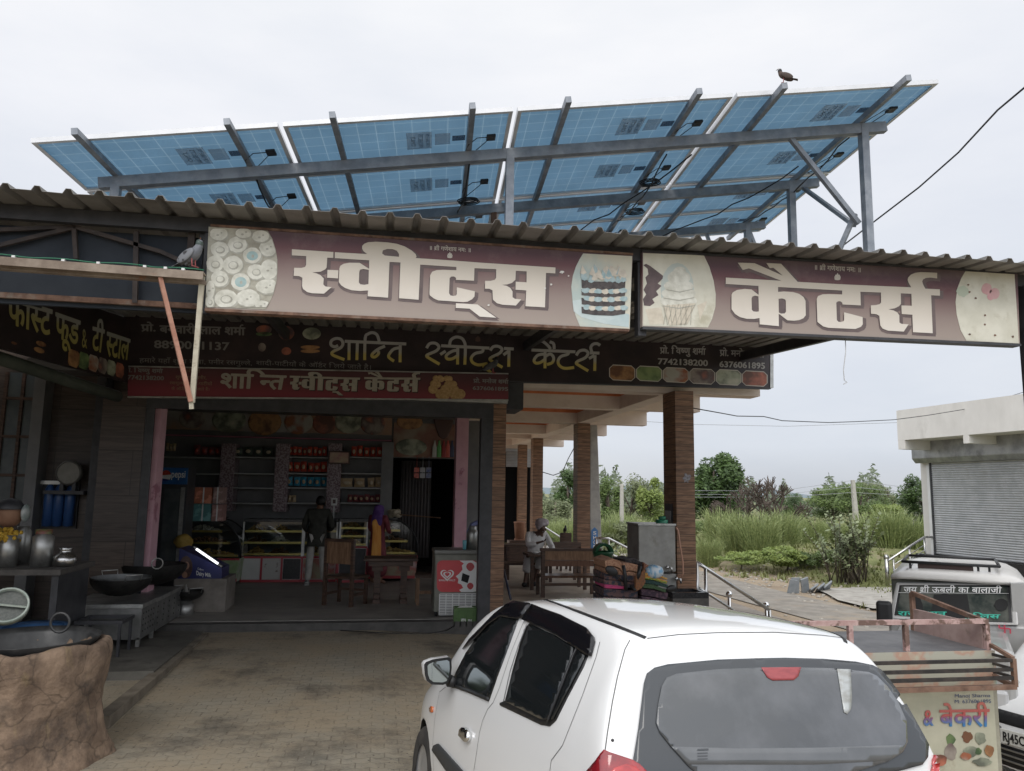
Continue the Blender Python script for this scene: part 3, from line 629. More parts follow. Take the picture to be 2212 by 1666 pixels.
# closed shops at the back of the veranda
bk = thing('back_shops', 'row of dark shops across the back of the veranda with a half open shutter', 'building', (3, 27, ZF))
x0, x1, z0, z1 = rc(1005, 970, 1121, 1150, 27.0); zt = on(1060, 968, Y=27).z; zs = on(1060, 1008, Y=27).z
m = MB(); m.bx(x0 - 1.4, x0 + .25, 26.9, 27.2, ZF, 4.0); m.bx(x0 - 1.4, x1 + .5, 26.9, 27.2, zt, 4.0); part(m, 'wall', CREAM, bk)
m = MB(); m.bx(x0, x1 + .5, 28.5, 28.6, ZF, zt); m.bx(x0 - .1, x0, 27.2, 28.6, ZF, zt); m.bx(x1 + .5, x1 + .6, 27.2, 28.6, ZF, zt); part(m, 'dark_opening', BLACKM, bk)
m = MB(); k = 12
for i in range(k): a = zs + (zt - zs) * i / k; b = zs + (zt - zs) * (i + 1) / k; m.bx(x0 + .2, x1 + .5, 26.95 + .03 * (i % 2), 27.1, a + .01, b)
part(m, 'shutter', SHUT, bk)
# stainless stair rails at the veranda edge
def stair_rail(pts_top, drop, label, post_h, balls=()):
    t = thing('stair_railing', label, 'railing', pts_top[0] - W((0, 0, post_h)), 'stainless veranda stair railings'); m = MB(); m.tube(pts_top, .027, 8); part(m, 'handrail', STEEL, t)
    m = MB(); m.tube([p - W((0, 0, drop)) for p in pts_top], .02, 8); m.tube([p - W((0, 0, drop * 1.75)) for p in pts_top], .014, 8); part(m, 'lower_rail', STEEL, t)
    for p in pts_top: m = MB(); m.cyl(p - W((0, 0, post_h)), p, .027); part(m, 'post', STEEL, t)
    for p in balls: m = MB(); m.ell(p, .055, 14, 10); m.cyl(p - W((0, 0, .75)), p, .026); part(m, 'ball_post', CHROME, t)
a = on(1505, 1215, Y=11.35); b = on(1662, 1318, Y=11.35)
stair_rail([a, a.lerp(b, .12), b], .36, 'stainless stair railing with ball finials going down right from the brick pillar', .85, (on(1575, 1284, Y=11.9), on(1655, 1308, Y=11.6)))
a = on(1288, 1163, Y=17.7); b = on(1362, 1195, Y=17.7)
stair_rail([a, a + W((.3, 0, 0)), b + W((.9, 0, -.35))], .33, 'stainless stair railing going down behind the steel water cooler', .85)
a = on(1150, 1140, Y=23); b = on(1225, 1180, Y=23)
stair_rail([a, a + W((.4, 0, 0)), b + W((.9, 0, -.4))], .3, 'far stainless stair railing behind the seated man', .8)
# steps below the near rails
m = MB()
for i in range(4): m.bx(6.2 + .28 * i, 6.48 + .28 * i, 11.45, 13.4, -1.0, ZF - .16 * (i + 1))
solo(m, 'veranda_steps', conc, 'concrete steps from the veranda down to the road', 'steps')

# ---- the awning
awn = thing('awning', 'long corrugated metal awning over the forecourt with a ribbed front edge', 'awning', (0, 8, 4))
def az(y): return 4.03 + (y - 5.62) * .057
SHEET = M('roof_sheet', (.205, .195, .18), (.28, .265, .245), sc=3, r=.55, met=.25, c3=(.16, .145, .13), sc3=1.4)
prof = []; x = -14.0; pitch = .2035
while x < 6.1: prof += [(x, 0), (x + .118, 0), (x + .138, .036), (x + .172, .036), (x + .192, 0)]; x += pitch
def sheet(y0, y1, dz, n=10):
    return [[W((x, y, az(y) + z + dz + .004 * sin(x * 9.1))) for x, z in prof] for y in (y0 + (y1 - y0) * i / n for i in range(n + 1))]
m = MB(); m.grid(sheet(5.62, 11.55, 0), smooth=False); o = part(m, 'roof_sheet', SHEET, awn); sm = o.modifiers.new('thick', 'SOLIDIFY'); sm.thickness = .003
m = MB()
for y in (6.02, 7.7, 9.4, 11.48): m = MB(); m.bx(-14, 6.02, y - .03, y + .03, az(y) - .115, az(y) - .01); part(m, 'purlin', DSTEEL, awn)
m = MB()
for x in (-6.5, -4.0, -1.42, 2.1, 5.62): m = MB(); m.bar((x, 6.06, az(6.06) - .16), (x, 11.35, az(11.35) - .16), .07, .14); part(m, 'rafter', DSTEEL, awn)
px0 = on(2209, 760, Y=6.05).x; m = MB(); m.bx(px0, px0 + .07, 5.98, 6.08, -.6, 3.95); part(m, 'post', DSTEEL, awn)
part(box(-1.40, -1.33, 6.0, 6.07, 3.3, 3.93), 'sign_post', DSTEEL, awn); part(box(2.06, 2.13, 6.0, 6.1, 3.3, 3.93), 'sign_post', DSTEEL, awn)
# dark board and truss on the left of the awning front
brd = thing('dark_board', 'dark unlit board with a thin steel truss under the awning on the left', 'board', (-4, 6.2, 3.4))
x1 = on(440, 520, Y=6.14).x; m = MB(); m.bx(-7.5, x1, 6.14, 6.18, 3.33, 3.93); part(m, 'sheet', NAVY, brd)
m = MB(); Yt = 6.09
for a, b in (((-60, 500), (160, 490)), ((160, 490), (165, 560)), ((160, 490), (350, 545)), ((350, 545), (430, 582)), ((-60, 545), (160, 492))): m.bar(on(*a, Y=Yt), on(*b, Y=Yt), .03, .03)
m.bar(on(295, 500, Y=Yt), on(292, 655, Y=Yt), .035, .03); m.bar(on(415, 500, Y=Yt), on(410, 575, Y=Yt), .05, .03)
part(m, 'truss', M('truss_dark', (.04, .034, .034), (.075, .06, .055), sc=7, r=.8), brd)
m = MB(); m.bar(on(-200, 626, Y=6.1), on(443, 663, Y=6.1), .03, .04); part(m, 'bottom_rail', RUST, brd)
rl = thing('rusty_rail', 'rusty angle iron rail crossing in front of the dark board, holding a cable', 'rail', (-3.5, 5.85, 3.5))
a = on(-220, 543, Y=5.85); b = on(442, 592, Y=5.85); m = MB(); m.bar(a, b, .09, .012); m.bar(a - W((0, .04, .025)), b - W((0, .04, .025)), .012, .06); m.bar(a + W((0, .05, -.055)), b + W((0, .05, -.055)), .05, .03); part(m, 'angle_iron', M('rusty_rail_metal', (.20, .155, .12), (.33, .27, .215), sc=6, r=.85, c3=(.28, .12, .06), sc3=5, lo3=.58), rl)
m = MB(); P = [a.lerp(b, t / 30) + W((0, -.03, .014 + .012 * abs(sin(t * .5)))) for t in range(31)]; m.tube(P, .005, 5); part(m, 'cable', M('green_cable', (.03, .16, .09), r=.5), rl)
m = MB()
for t in (.37, .53, .645, .80, .87, .93): p = a.lerp(b, t) + W((0, -.03, .012)); m = MB(); m.ob(p, (.022, .03, .018)); part(m, 'cable_clip', WHITEP, rl)
vb = thing('hanging_bracket', 'v shaped pair of flat steel bars hanging from the rusty rail', 'bracket', on(413, 880, Y=5.95))
m = MB(); m.bar(on(346, 600, Y=5.84), on(412, 868, Y=5.93), .042, .03); part(m, 'rusty_bar', M('red_oxide', (.36, .17, .115), (.46, .25, .18), sc=9, r=.8, c3=(.20, .10, .07), sc3=7), vb)
m = MB(); m.bar(on(437, 598, Y=5.9), on(415, 870, Y=5.94), .036, .03); m.bar(on(413, 862, Y=5.94), on(414, 884, Y=5.94), .03, .02); part(m, 'pale_bar', M('pale_paint_worn', (.42, .38, .29), (.52, .48, .38), sc=8, r=.8, c3=(.24, .19, .13), sc3=11), vb)

# ---- solar array
sP, sU, sV = W((-2.906, 6.4786, 4.779)), W((.9885, -.0682, .135)).normalized(), W((.0704, .9975, -.0112))
sV = (sV - sU * sU.dot(sV)).normalized(); sN = sU.cross(sV).normalized()
sR = Matrix((sU, sV, sN)).transposed()
def sp(a, b, h=0): return sP + sU * a + sV * b + sN * h
def m_cells():
    m = M('solar_backsheet'); n, l, p = nodes(m); p.inputs['Roughness'].default_value = .3
    tc = n.new('ShaderNodeTexCoord'); br = n.new('ShaderNodeTexBrick'); br.offset = 0; br.inputs['Scale'].default_value = 1; br.inputs['Brick Width'].default_value = .159; br.inputs['Row Height'].default_value = .159; br.inputs['Mortar Size'].default_value = .0032
    br.inputs['Color1'].default_value = (.32, .445, .54, 1); br.inputs['Color2'].default_value = (.335, .46, .555, 1); br.inputs['Mortar'].default_value = (.50, .60, .66, 1)
    mp = n.new('ShaderNodeMapping'); mp.inputs['Location'].default_value = (.036, .018, 0); l.new(tc.outputs['Object'], mp.inputs[0]); l.new(mp.outputs[0], br.inputs['Vector'])
    z = n.new('ShaderNodeTexNoise'); z.inputs['Scale'].default_value = 1.5; z.inputs['Detail'].default_value = 4; l.new(tc.outputs['Object'], z.inputs['Vector'])
    mr = n.new('ShaderNodeMapRange'); mr.inputs[3].default_value = .86; mr.inputs[4].default_value = 1.14; l.new(z.outputs['Fac'], mr.inputs[0])
    x = n.new('ShaderNodeVectorMath'); x.operation = 'SCALE'; l.new(br.outputs['Color'], x.inputs[0]); l.new(mr.outputs[0], x.inputs['Scale']); l.new(x.outputs[0], p.inputs['Base Color'])
    # light that comes through the gaps and the thin laminate
    lw = n['Material Output']; td = n.new('ShaderNodeBsdfTranslucent'); l.new(x.outputs[0], td.inputs['Color']); ms = n.new('ShaderNodeMixShader'); ms.inputs[0].default_value = .72; l.new(p.outputs[0], ms.inputs[1]); l.new(td.outputs[0], ms.inputs[2]); l.new(ms.outputs[0], lw.inputs['Surface'])
    return m
ALU = M('panel_aluminium', (.62, .63, .64), (.70, .70, .71), sc=4, r=.4, met=.3)
LBL = M('panel_label', (.42, .50, .57), (.54, .61, .67), sc=20, r=.6); LBL2 = M('label_print', (.06, .08, .12), r=.6)
def filmy(m, k, c):  # a printed clear film: most of the light passes
    n, l, p = nodes(m); t = n.new('ShaderNodeBsdfTransparent'); t.inputs[0].default_value = (*c, 1); x = n.new('ShaderNodeMixShader'); x.inputs[0].default_value = k; l.new(p.outputs[0], x.inputs[1]); l.new(t.outputs[0], x.inputs[2]); l.new(x.outputs[0], n['Material Output'].inputs['Surface'])
filmy(LBL, .72, (.86, .88, .90)); BLKP = M('black_plastic', (.012, .012, .014), r=.45); CELLS = m_cells()
def txt_local(lines_, x, y, w_, h_, z):
    m = MB(); k = len(lines_)
    for i, s in enumerate(lines_):
        # the words run down the module's short side
        ww = h_ * (.42 + .075 * len(s)) if len(s) < 8 else h_
        q = [W((x - w_ * (i) / k, y - h_ / 2 + (h_ - ww) / 2 + ww, z)), W((x - w_ * i / k, y - h_ / 2 + (h_ - ww) / 2, z)), W((x - w_ * (i + .62) / k, y - h_ / 2 + (h_ - ww) / 2, z)), W((x - w_ * (i + .62) / k, y - h_ / 2 + (h_ - ww) / 2 + ww, z))]
        write(m, s, q, (0, 0, -1), .0, off=.002, top=.7)
    return m
def make_panel():
    root = None; a, b, t = 1.957, .988, .04
    m = MB(); m.bx(.012, a - .012, .012, b - .012, -.012, -.006); root = part(m, 'solar_panel', CELLS, None, local=True); BC = M('barcode_blue', (.05, .08, .15), (.10, .14, .22), sc=40, r=.5, st=(8, 1, 1)); filmy(BC, .45, (.7, .75, .8)) if not BC.get('film') else None; BC['film'] = 1
    m = MB(); m.bx(0, a, 0, .012, -t, 0); m.bx(0, a, b - .012, b, -t, 0); m.bx(0, .012, .012, b - .012, -t, 0); m.bx(a - .012, a, .012, b - .012, -t, 0)
    m.bx(.012, a - .012, .012, .035, -t, -t + .003); m.bx(.012, a - .012, b - .035, b - .012, -t, -t + .003); m.bx(.012, .035, .035, b - .035, -t, -t + .003); m.bx(a - .035, a - .012, .035, b - .035, -t, -t + .003); part(m, 'frame', ALU, root, local=True)
    m = MB(); m.bx(1.02, 1.25, .33, .66, -.0145, -.0125); m.bx(1.28, 1.42, .38, .60, -.0145, -.0125); part(m, 'label', LBL, root, local=True)
    m = MB(); m.bx(1.44, 1.56, .44, .54, -.0145, -.0125); part(m, 'barcode_label', M('barcode_blue', (.05, .08, .15), (.10, .14, .22), sc=40, r=.5, st=(8, 1, 1)), root, local=True)
    part(txt_local(['FOR SALE IN', 'PROJECTS', 'ONLY'], 1.235, .495, .20, .27, -.0147), 'label_text', LBL2, root, local=True)
    m = MB(); m.ob((1.80, .5, -.025), (.085, .10, .025)); part(m, 'junction_box', BLKP, root, local=True, bevel=.006)
    m = MB(); m.tube([(1.76, .46, -.04), (1.66, .40, -.07), (1.58, .46, -.10), (1.56, .60, -.09)], .004, 6); part(m, 'cable', BLKP, root, local=True); m = MB(); m.tube([(1.76, .54, -.04), (1.69, .60, -.07), (1.60, .66, -.11), (1.57, .80, -.09), (1.63, .86, -.08)], .004, 6); part(m, 'cable', BLKP, root, local=True)
    return root
rown = ['front', 'second', 'third', 'back']; coln = ['far left', 'centre left', 'centre right', 'far right']
p0_ = None; PANELS = []
for j in range(4):
    for i in range(4):
        o = make_panel() if p0_ is None else clone(p0_); p0_ = p0_ or o
        o.matrix_world = Matrix.Translation(sp(i * 2.0, j * 1.01)) @ sR.to_4x4()
        PANELS.append(o)
fr = thing('solar_array', 'tilted array of sixteen blue solar panels on a steel frame above the awning', 'solar array', (1, 8, 4))
for o in PANELS: mw_ = o.matrix_world.copy(); o.parent = fr; o.matrix_basis = Matrix.Translation(-fr.location) @ mw_
for a in (.42, 1.59, 2.43, 3.59, 4.41, 5.57, 6.35, 7.52): m = MB(); m.bar(sp(a, -.2, -.07), sp(a, 4.12, -.07), .05, .055, sN); part(m, 'rail', GALV, fr)
for b, a0, a1 in ((.62, .27, 7.78), (2.0, .3, 7.78), (3.4, .3, 7.74)): m = MB(); m.bar(sp(a0, b, -.15), sp(a1, b, -.15), .07, .10, sN); part(m, 'beam', GALV, fr)
def post(a, b, w_=.075, mt=GALV): q = sp(a, b, -.12); m = MB(); m.bar((q.x, q.y, az(min(q.y, 11.4)) - .05), q, w_, w_, (0, 1, 0)); part(m, 'post', mt, fr)
for a, b in ((.42, .62), (3.98, .62), (7.55, .62), (7.45, 2.0), (7.5, 3.4), (.5, 2.0), (4.03, 3.4)): post(a, b)
post(3.93, 2.0, .06, RUST)
a = sp(6.75, .62, -.15); b = sp(7.5, .7, -.15) - W((0, 0, .95)); m = MB(); m.bar(a, b, .045); part(m, 'brace', GALV, fr); m = MB(); m.bar(b + W((0, .05, .12)), W((b.x - .25, b.y + .3, az(7) - .05)), .045); part(m, 'brace', GALV, fr); m = MB(); m.bar(sp(6.9, 3.4, -.15), sp(7.2, 3.4, -.15) - W((0, 0, .9)), .04); part(m, 'brace', GALV, fr); m = MB(); m.bar(sp(7.5, 3.4, -.15), sp(7.85, 3.45, -.15) - W((0, 0, .9)), .04); part(m, 'brace', GALV, fr); m = MB(); m.bar(b + W((.02, .1, .02)), sp(7.6, 2.0, -.2), .04); part(m, 'brace', GALV, fr)
m = MB(); rnd = random.Random(5)
for a0, b0, a1, b1 in ((3.6, .8, 3.5, 2.1), (5.6, .9, 5.5, 2.9), (7.5, .8, 7.4, 3.3), (1.6, .7, 1.65, 1.6), (5.9, 1.0, 4.4, 3.8), (7.3, 1.5, 5.9, 3.9)):
    P = [sp(a0 + (a1 - a0) * t / 12, b0 + (b1 - b0) * t / 12, -.13 - .12 * sin(pi * t / 12) + rnd.uniform(-.02, .02)) for t in range(13)]; m.tube(P, .008, 5)
for a, b in ((1.72, 1.78), (3.62, 1.75), (5.62, 1.62), (5.68, 2.5)):
    for k in range(3): m.tube([sp(a + .11 * cos(t * pi / 7) + .01 * k, b + .07 * sin(t * pi / 7), -.12 - .015 * k) for t in range(14)], .007, 5, closed=True)
part(m, 'cable', BLKP, fr)

# ================================================================ signs
def crop(x0, y0, x1, w_=2212.0):
    s = (x1 - x0) / w_
    return lambda x, y: ((x0 + s * x) / 1.84448, (y0 + s * y) / 1.84448)
cA = crop(1100, 900, 1800); cB = crop(1660, 900, 2360); cC = crop(2840, 1000, 3340, 2082.0); cD = crop(3300, 1000, 3800, 2082.0)
c2_ = crop(1360, 700, 2720); c1_ = crop(0, 700, 1360); c3_ = crop(2720, 700, 4080); cE = crop(1280, 1280, 2060); cF = crop(1900, 1280, 2700); cH = crop(480, 1240, 1340); cG = crop(0, 1150, 560); cK = crop(2560, 1330, 3100)
FRONT = W((0, -1, 0))
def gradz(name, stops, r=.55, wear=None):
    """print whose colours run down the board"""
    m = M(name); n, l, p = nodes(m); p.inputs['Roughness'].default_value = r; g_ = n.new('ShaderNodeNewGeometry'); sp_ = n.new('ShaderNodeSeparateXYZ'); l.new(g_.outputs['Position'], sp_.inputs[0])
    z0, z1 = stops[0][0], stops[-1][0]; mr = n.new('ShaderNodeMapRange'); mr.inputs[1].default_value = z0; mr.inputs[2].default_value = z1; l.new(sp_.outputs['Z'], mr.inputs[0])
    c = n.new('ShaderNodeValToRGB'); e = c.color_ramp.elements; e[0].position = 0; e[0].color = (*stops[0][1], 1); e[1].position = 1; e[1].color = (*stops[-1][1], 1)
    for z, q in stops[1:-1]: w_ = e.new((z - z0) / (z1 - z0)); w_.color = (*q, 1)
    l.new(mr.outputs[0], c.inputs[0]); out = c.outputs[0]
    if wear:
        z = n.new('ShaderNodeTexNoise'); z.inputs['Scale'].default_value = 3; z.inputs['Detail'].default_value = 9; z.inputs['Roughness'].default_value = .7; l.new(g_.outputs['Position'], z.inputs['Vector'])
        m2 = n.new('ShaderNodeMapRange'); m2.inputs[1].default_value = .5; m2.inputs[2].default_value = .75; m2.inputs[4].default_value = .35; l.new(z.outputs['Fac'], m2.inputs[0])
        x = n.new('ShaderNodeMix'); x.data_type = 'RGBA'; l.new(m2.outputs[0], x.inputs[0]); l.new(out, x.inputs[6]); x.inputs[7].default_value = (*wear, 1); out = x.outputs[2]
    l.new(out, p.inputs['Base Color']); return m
SY = 5.95
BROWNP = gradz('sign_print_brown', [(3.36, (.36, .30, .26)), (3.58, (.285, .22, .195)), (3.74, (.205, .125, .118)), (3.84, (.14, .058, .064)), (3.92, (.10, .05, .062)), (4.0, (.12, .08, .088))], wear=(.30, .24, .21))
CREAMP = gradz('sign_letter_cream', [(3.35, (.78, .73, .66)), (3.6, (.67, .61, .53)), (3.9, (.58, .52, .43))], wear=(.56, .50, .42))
SHADOWP = M('sign_print_outline', (.12, .09, .09), (.16, .12, .115), sc=6, r=.6)
PALEP = M('sign_photo_pale', (.58, .56, .46), (.68, .66, .56), sc=4, r=.55, c3=(.46, .43, .32), sc3=3)
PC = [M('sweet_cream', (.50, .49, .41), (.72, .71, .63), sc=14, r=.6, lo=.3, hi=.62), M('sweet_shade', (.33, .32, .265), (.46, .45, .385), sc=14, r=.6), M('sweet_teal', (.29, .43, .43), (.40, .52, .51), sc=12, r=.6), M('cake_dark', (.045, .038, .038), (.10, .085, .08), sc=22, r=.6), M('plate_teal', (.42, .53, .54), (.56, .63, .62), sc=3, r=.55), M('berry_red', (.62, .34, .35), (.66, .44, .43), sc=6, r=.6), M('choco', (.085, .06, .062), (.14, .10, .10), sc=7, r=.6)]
def flat(mb, pts, Y, k=0, th=.0012):
    mb.poly([on(u, v, Y=Y - .0016 * k) for u, v in pts], FRONT, th)
def flath(mb, loops, Y, k=0, th=.0012): mb.poly([[on(u, v, Y=Y - .0016 * k) for u, v in L] for L in loops], FRONT, th)
def disc(c, rx, ry, n=18, jit=0, rot=0):
    return [(c[0] + rx * cos(2 * pi * i / n + rot) * (1 + random.uniform(-jit, jit)), c[1] + ry * sin(2 * pi * i / n + rot) * (1 + random.uniform(-jit, jit))) for i in range(n)]
def board(name, label, cat, corners, Y, th, mat, edge):
    P = [on(u, v, Y=Y) for u, v in corners]; root = thing(name, label, cat, P[3])
    m = MB(); D = W((0, th, 0)); m.hexa([P[3], P[2], P[2] + D, P[3] + D, P[0], P[1], P[1] + D, P[0] + D]); part(m, 'panel', mat, root)
    m = MB(); a = W((0, 0, .012)); m.bar(P[3] - a + D * .5, P[2] - a + D * .5, th + .03, .022); part(m, 'bottom_frame', edge, root)
    m = MB(); m.bar(P[0] + a * .8 + D * .5, P[1] + a * .8 + D * .5, th + .02, .018); part(m, 'top_frame', edge, root); return root
L1 = [cA(*p) for p in ((740, 334), (1148, 358), (1100, 320), (1083, 285), (1085, 255), (1110, 228), (1160, 208), (1260, 202), (1400, 210), (1520, 228), (1620, 262), (1710, 315), (1758, 360), (1768, 390), (1757, 408))] + [cB(*p) for p in (
    (442, 438), (832, 468), (1747, 527), (1745, 600), (1628, 595), (1615, 1028), (1370, 1013), (1380, 815), (1245, 806), (1248, 705), (1383, 713), (1385, 575), (1248, 568), (1243, 680), (1200, 720), (1140, 740), (1070, 745), (1130, 755), (1180, 785), (1207, 830), (1207, 900), (1235, 920), (1316, 928), (1250, 1005), (1080, 995), (1010, 975), (960, 930), (955, 815), (920, 795), (860, 792), (862, 695), (930, 695), (985, 680), (1000, 655), (1002, 548), (728, 535), (722, 693), (495, 682), (495, 655), (470, 640), (435, 640), (415, 660), (408, 850), (425, 878), (460, 885), (495, 880), (505, 860), (507, 776), (732, 827), (728, 890), (700, 925), (640, 957), (590, 962), (270, 940), (215, 915), (165, 875), (162, 850), (170, 625), (195, 580), (250, 560), (330, 555), (500, 560), (500, 520), (45, 490), (25, 932))] + [cA(*p) for p in (
    (1548, 913), (1566, 463), (1428, 456), (1410, 906), (1153, 888), (1158, 815), (1060, 823), (950, 812), (870, 785), (820, 750), (790, 710), (797, 540), (810, 505), (850, 480), (920, 467), (1050, 467), (1171, 543), (1172, 436), (740, 408))]
L1h = [[cA(*p) for p in ((1168, 557), (1100, 545), (1060, 553), (1048, 580), (1042, 715), (1060, 738), (1110, 745), (1163, 735))], [cA(*p) for p in ((1345, 310), (1400, 292), (1470, 295), (1520, 315), (1548, 355), (1548, 392), (1370, 376), (1335, 350))]]
L1s = [cA(*p) for p in ((200, 297), (722, 332), (720, 405), (645, 403), (637, 525), (620, 550), (560, 580), (455, 588), (500, 597), (560, 622), (600, 665), (595, 740), (620, 765), (698, 775), (603, 856), (450, 850), (390, 835), (340, 795), (328, 760), (332, 655), (290, 635), (222, 632), (228, 530), (320, 532), (365, 520), (378, 495), (380, 383), (200, 372))]
L1d = [cA(*p) for p in ((648, 556), (785, 562), (780, 664), (643, 655))]
L1v = [cB(*p) for p in ((495, 976), (765, 992), (1002, 1158), (795, 1145), (668, 1045), (492, 1035))]
L2 = [cC(*p) for p in ((215, 445), (1135, 497), (600, 290), (497, 317), (415, 197), (690, 205), (1165, 415), (1005, 280), (945, 287), (890, 203), (1130, 215), (1405, 515))] + [cD(*p) for p in (
    (166, 553), (1375, 607), (1330, 530), (1315, 480), (1325, 440), (1370, 395), (1440, 365), (1530, 353), (1803, 365), (1803, 457), (1700, 443), (1620, 450), (1570, 475), (1555, 510), (1575, 570), (1607, 628), (1848, 640), (1850, 745), (1703, 738), (1730, 1367), (1405, 1350), (1393, 1060), (1218, 1050), (1212, 907), (1383, 912), (1378, 713), (1200, 705), (1203, 880), (1170, 920), (1100, 955), (995, 970), (1080, 990), (1140, 1020), (1175, 1070), (1178, 1190), (1215, 1213), (1328, 1220), (1250, 1340), (990, 1325), (900, 1290), (862, 1240), (845, 1080), (800, 1053), (708, 1043), (705, 905), (790, 900), (850, 885), (875, 855), (873, 692), (530, 680), (537, 905), (235, 890), (230, 860), (200, 838), (160, 838), (130, 860), (140, 1150), (165, 1178), (210, 1182), (255, 1165), (263, 1140), (262, 1020), (567, 1100), (570, 1220), (540, 1260), (450, 1297))] + [cC(*p) for p in (
    (1915, 1278), (1830, 1255), (1735, 1180), (1722, 800), (1745, 750), (1820, 722), (1920, 718))] + [cD(*p) for p in ((228, 724), (230, 660))] + [cC(*p) for p in (
    (1080, 600), (1080, 683), (1180, 675), (1330, 685), (1430, 715), (1500, 765), (1535, 830), (1540, 1070), (1500, 1120), (1430, 1150), (1350, 1160), (1238, 1153), (1091, 1042), (1093, 1250), (777, 1220), (775, 1115), (690, 1130), (560, 1128), (450, 1100), (370, 1050), (310, 970), (310, 730), (330, 690), (400, 650), (530, 632), (640, 642), (759, 733), (757, 582), (215, 550))]
L2h = [[cC(*p) for p in ((757, 757), (700, 743), (655, 760), (640, 790), (645, 980), (670, 1005), (720, 1012), (762, 1005))], [cC(*p) for p in ((1088, 797), (1150, 790), (1195, 805), (1210, 830), (1213, 1010), (1190, 1040), (1130, 1043), (1093, 1024))]]
def letters(root, groups, Y):
    m = MB(); d = [(6, 6), (3, 3)]
    for k, (dx, dy) in enumerate([(7, 7), (3, 4), (8, 3), (-2, 6)]):
        for loops in groups: flath(m, [[(u + dx, v + dy) for u, v in L] for L in loops[:1]], Y, .3 + k * .3, .0003)
    for loops in groups: pass
    part(m, 'letter_outline', SHADOWP, root)
    m = MB()
    for loops in groups: flath(m, loops, Y, 3, .003)
    part(m, 'lettering', CREAMP, root)
def emblem(root, u, v, s, Y, mat):
    m = MB(); flat(m, disc((u, v + s * .45), s * .95, s * .42, 14), Y, 3); flat(m, disc((u, v + s * .05), s * .5, s * .55, 14), Y, 3.4); flat(m, disc((u, v - s * .6), s * .36, s * .4, 12), Y, 3.8)
    for sg in (-1, 1): flat(m, disc((u + sg * s * .5, v - s * .55), s * .26, s * .32, 10), Y, 3.6); flat(m, disc((u + sg * s * .75, v - s * .05), s * .2, s * .38, 10), Y, 3.5)
    flat(m, [(u - .3 * s, v - s * .92), (u, v - 1.4 * s), (u + .3 * s, v - s * .92)], Y, 3.6)
    part(m, 'seated_emblem', mat, root)
def line(root, txt, q, Y, mat, bold=.012, top=.62, off=.006, name='lettering', track=0):
    m = MB(); write(m, txt, [on(u, v, Y=Y) for u, v in q], FRONT, bold, off=off, top=top, track=track); return part(m, name, mat, root)
TXT = M('sign_small_text', (.58, .54, .48), r=.6)
# --- sign 1
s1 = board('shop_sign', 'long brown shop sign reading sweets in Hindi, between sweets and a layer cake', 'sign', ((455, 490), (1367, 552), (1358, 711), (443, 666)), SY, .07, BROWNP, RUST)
arc = [c1_(1352, 331), c1_(1735, 357), c1_(1765, 410), c1_(1787, 480), c1_(1797, 545), c1_(1799, 620), c1_(1790, 700), c1_(1772, 770), c1_(1740, 835), c1_(1722, 868), c1_(1330, 850)]
m = MB(); flat(m, arc, SY, 1); part(m, 'sweets_photo', M('sweets_photo_back', (.30, .28, .22), (.46, .44, .36), sc=9, r=.55), s1)
def clipu(pts, umax_f): return [(min(u, umax_f(v)), v) for u, v in pts]
def arcx(v):
    for (a, b), (c, d) in zip(arc[1:9], arc[2:10]):
        if b <= v <= d: return a + (c - a) * (v - b) / (d - b) - 1.5
    return arc[1][0] if v < arc[1][1] else arc[9][0]
sw = [(1420, 380, 60, 45, 0), (1540, 450, 65, 55, 2), (1425, 480, 62, 52, 1), (1635, 520, 62, 55, 3), (1395, 575, 60, 58, 1), (1510, 580, 68, 62, 2), (1660, 625, 60, 52, 2), (1425, 670, 60, 55, 1), (1560, 690, 64, 60, 3), (1745, 610, 60, 70, 0), (1740, 470, 60, 60, 0), (1465, 800, 80, 62, 4), (1610, 795, 80, 60, 0), (1735, 720, 80, 50, 0), (1690, 395, 60, 40, 0), (1580, 375, 55, 35, 0), (1365, 740, 30, 60, 0), (1360, 820, 30, 40, 1), (1700, 840, 50, 30, 0)]
mc, ms, mt = MB(), MB(), MB()
for i, (x, y, rx, ry, k) in enumerate(sw):
    c = c1_(x, y); rx *= .333; ry *= .333; z = 2 + .12 * i
    cl = lambda P: [(max(u, c1_(1342, 0)[0] - .02 * (v - 490)), min(max(v, 494), 664)) for u, v in clipu(P, arcx)]
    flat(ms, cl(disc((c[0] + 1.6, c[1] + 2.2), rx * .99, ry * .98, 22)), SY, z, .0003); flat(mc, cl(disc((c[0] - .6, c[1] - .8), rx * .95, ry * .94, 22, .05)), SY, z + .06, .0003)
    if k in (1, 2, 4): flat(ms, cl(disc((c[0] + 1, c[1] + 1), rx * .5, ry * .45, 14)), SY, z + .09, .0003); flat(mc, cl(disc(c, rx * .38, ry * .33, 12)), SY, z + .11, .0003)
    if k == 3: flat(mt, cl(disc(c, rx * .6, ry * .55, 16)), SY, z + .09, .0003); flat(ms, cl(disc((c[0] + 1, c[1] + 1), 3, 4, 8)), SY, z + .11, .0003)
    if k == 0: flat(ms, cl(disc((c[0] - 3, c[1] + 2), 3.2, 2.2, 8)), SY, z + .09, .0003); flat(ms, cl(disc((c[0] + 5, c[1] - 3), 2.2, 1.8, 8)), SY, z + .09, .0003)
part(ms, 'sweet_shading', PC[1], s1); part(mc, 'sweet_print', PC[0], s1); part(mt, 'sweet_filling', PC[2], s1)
arc2 = [c2_(*p) for p in ((1885, 522), (1868, 995), (1546, 978), (1515, 900), (1498, 810), (1490, 720), (1500, 650), (1520, 590), (1545, 540), (1567, 505))]
m = MB(); flat(m, arc2, SY, 1); part(m, 'cake_photo', M('cake_photo_back', (.45, .53, .50), (.64, .61, .50), sc=2.6, r=.55), s1)
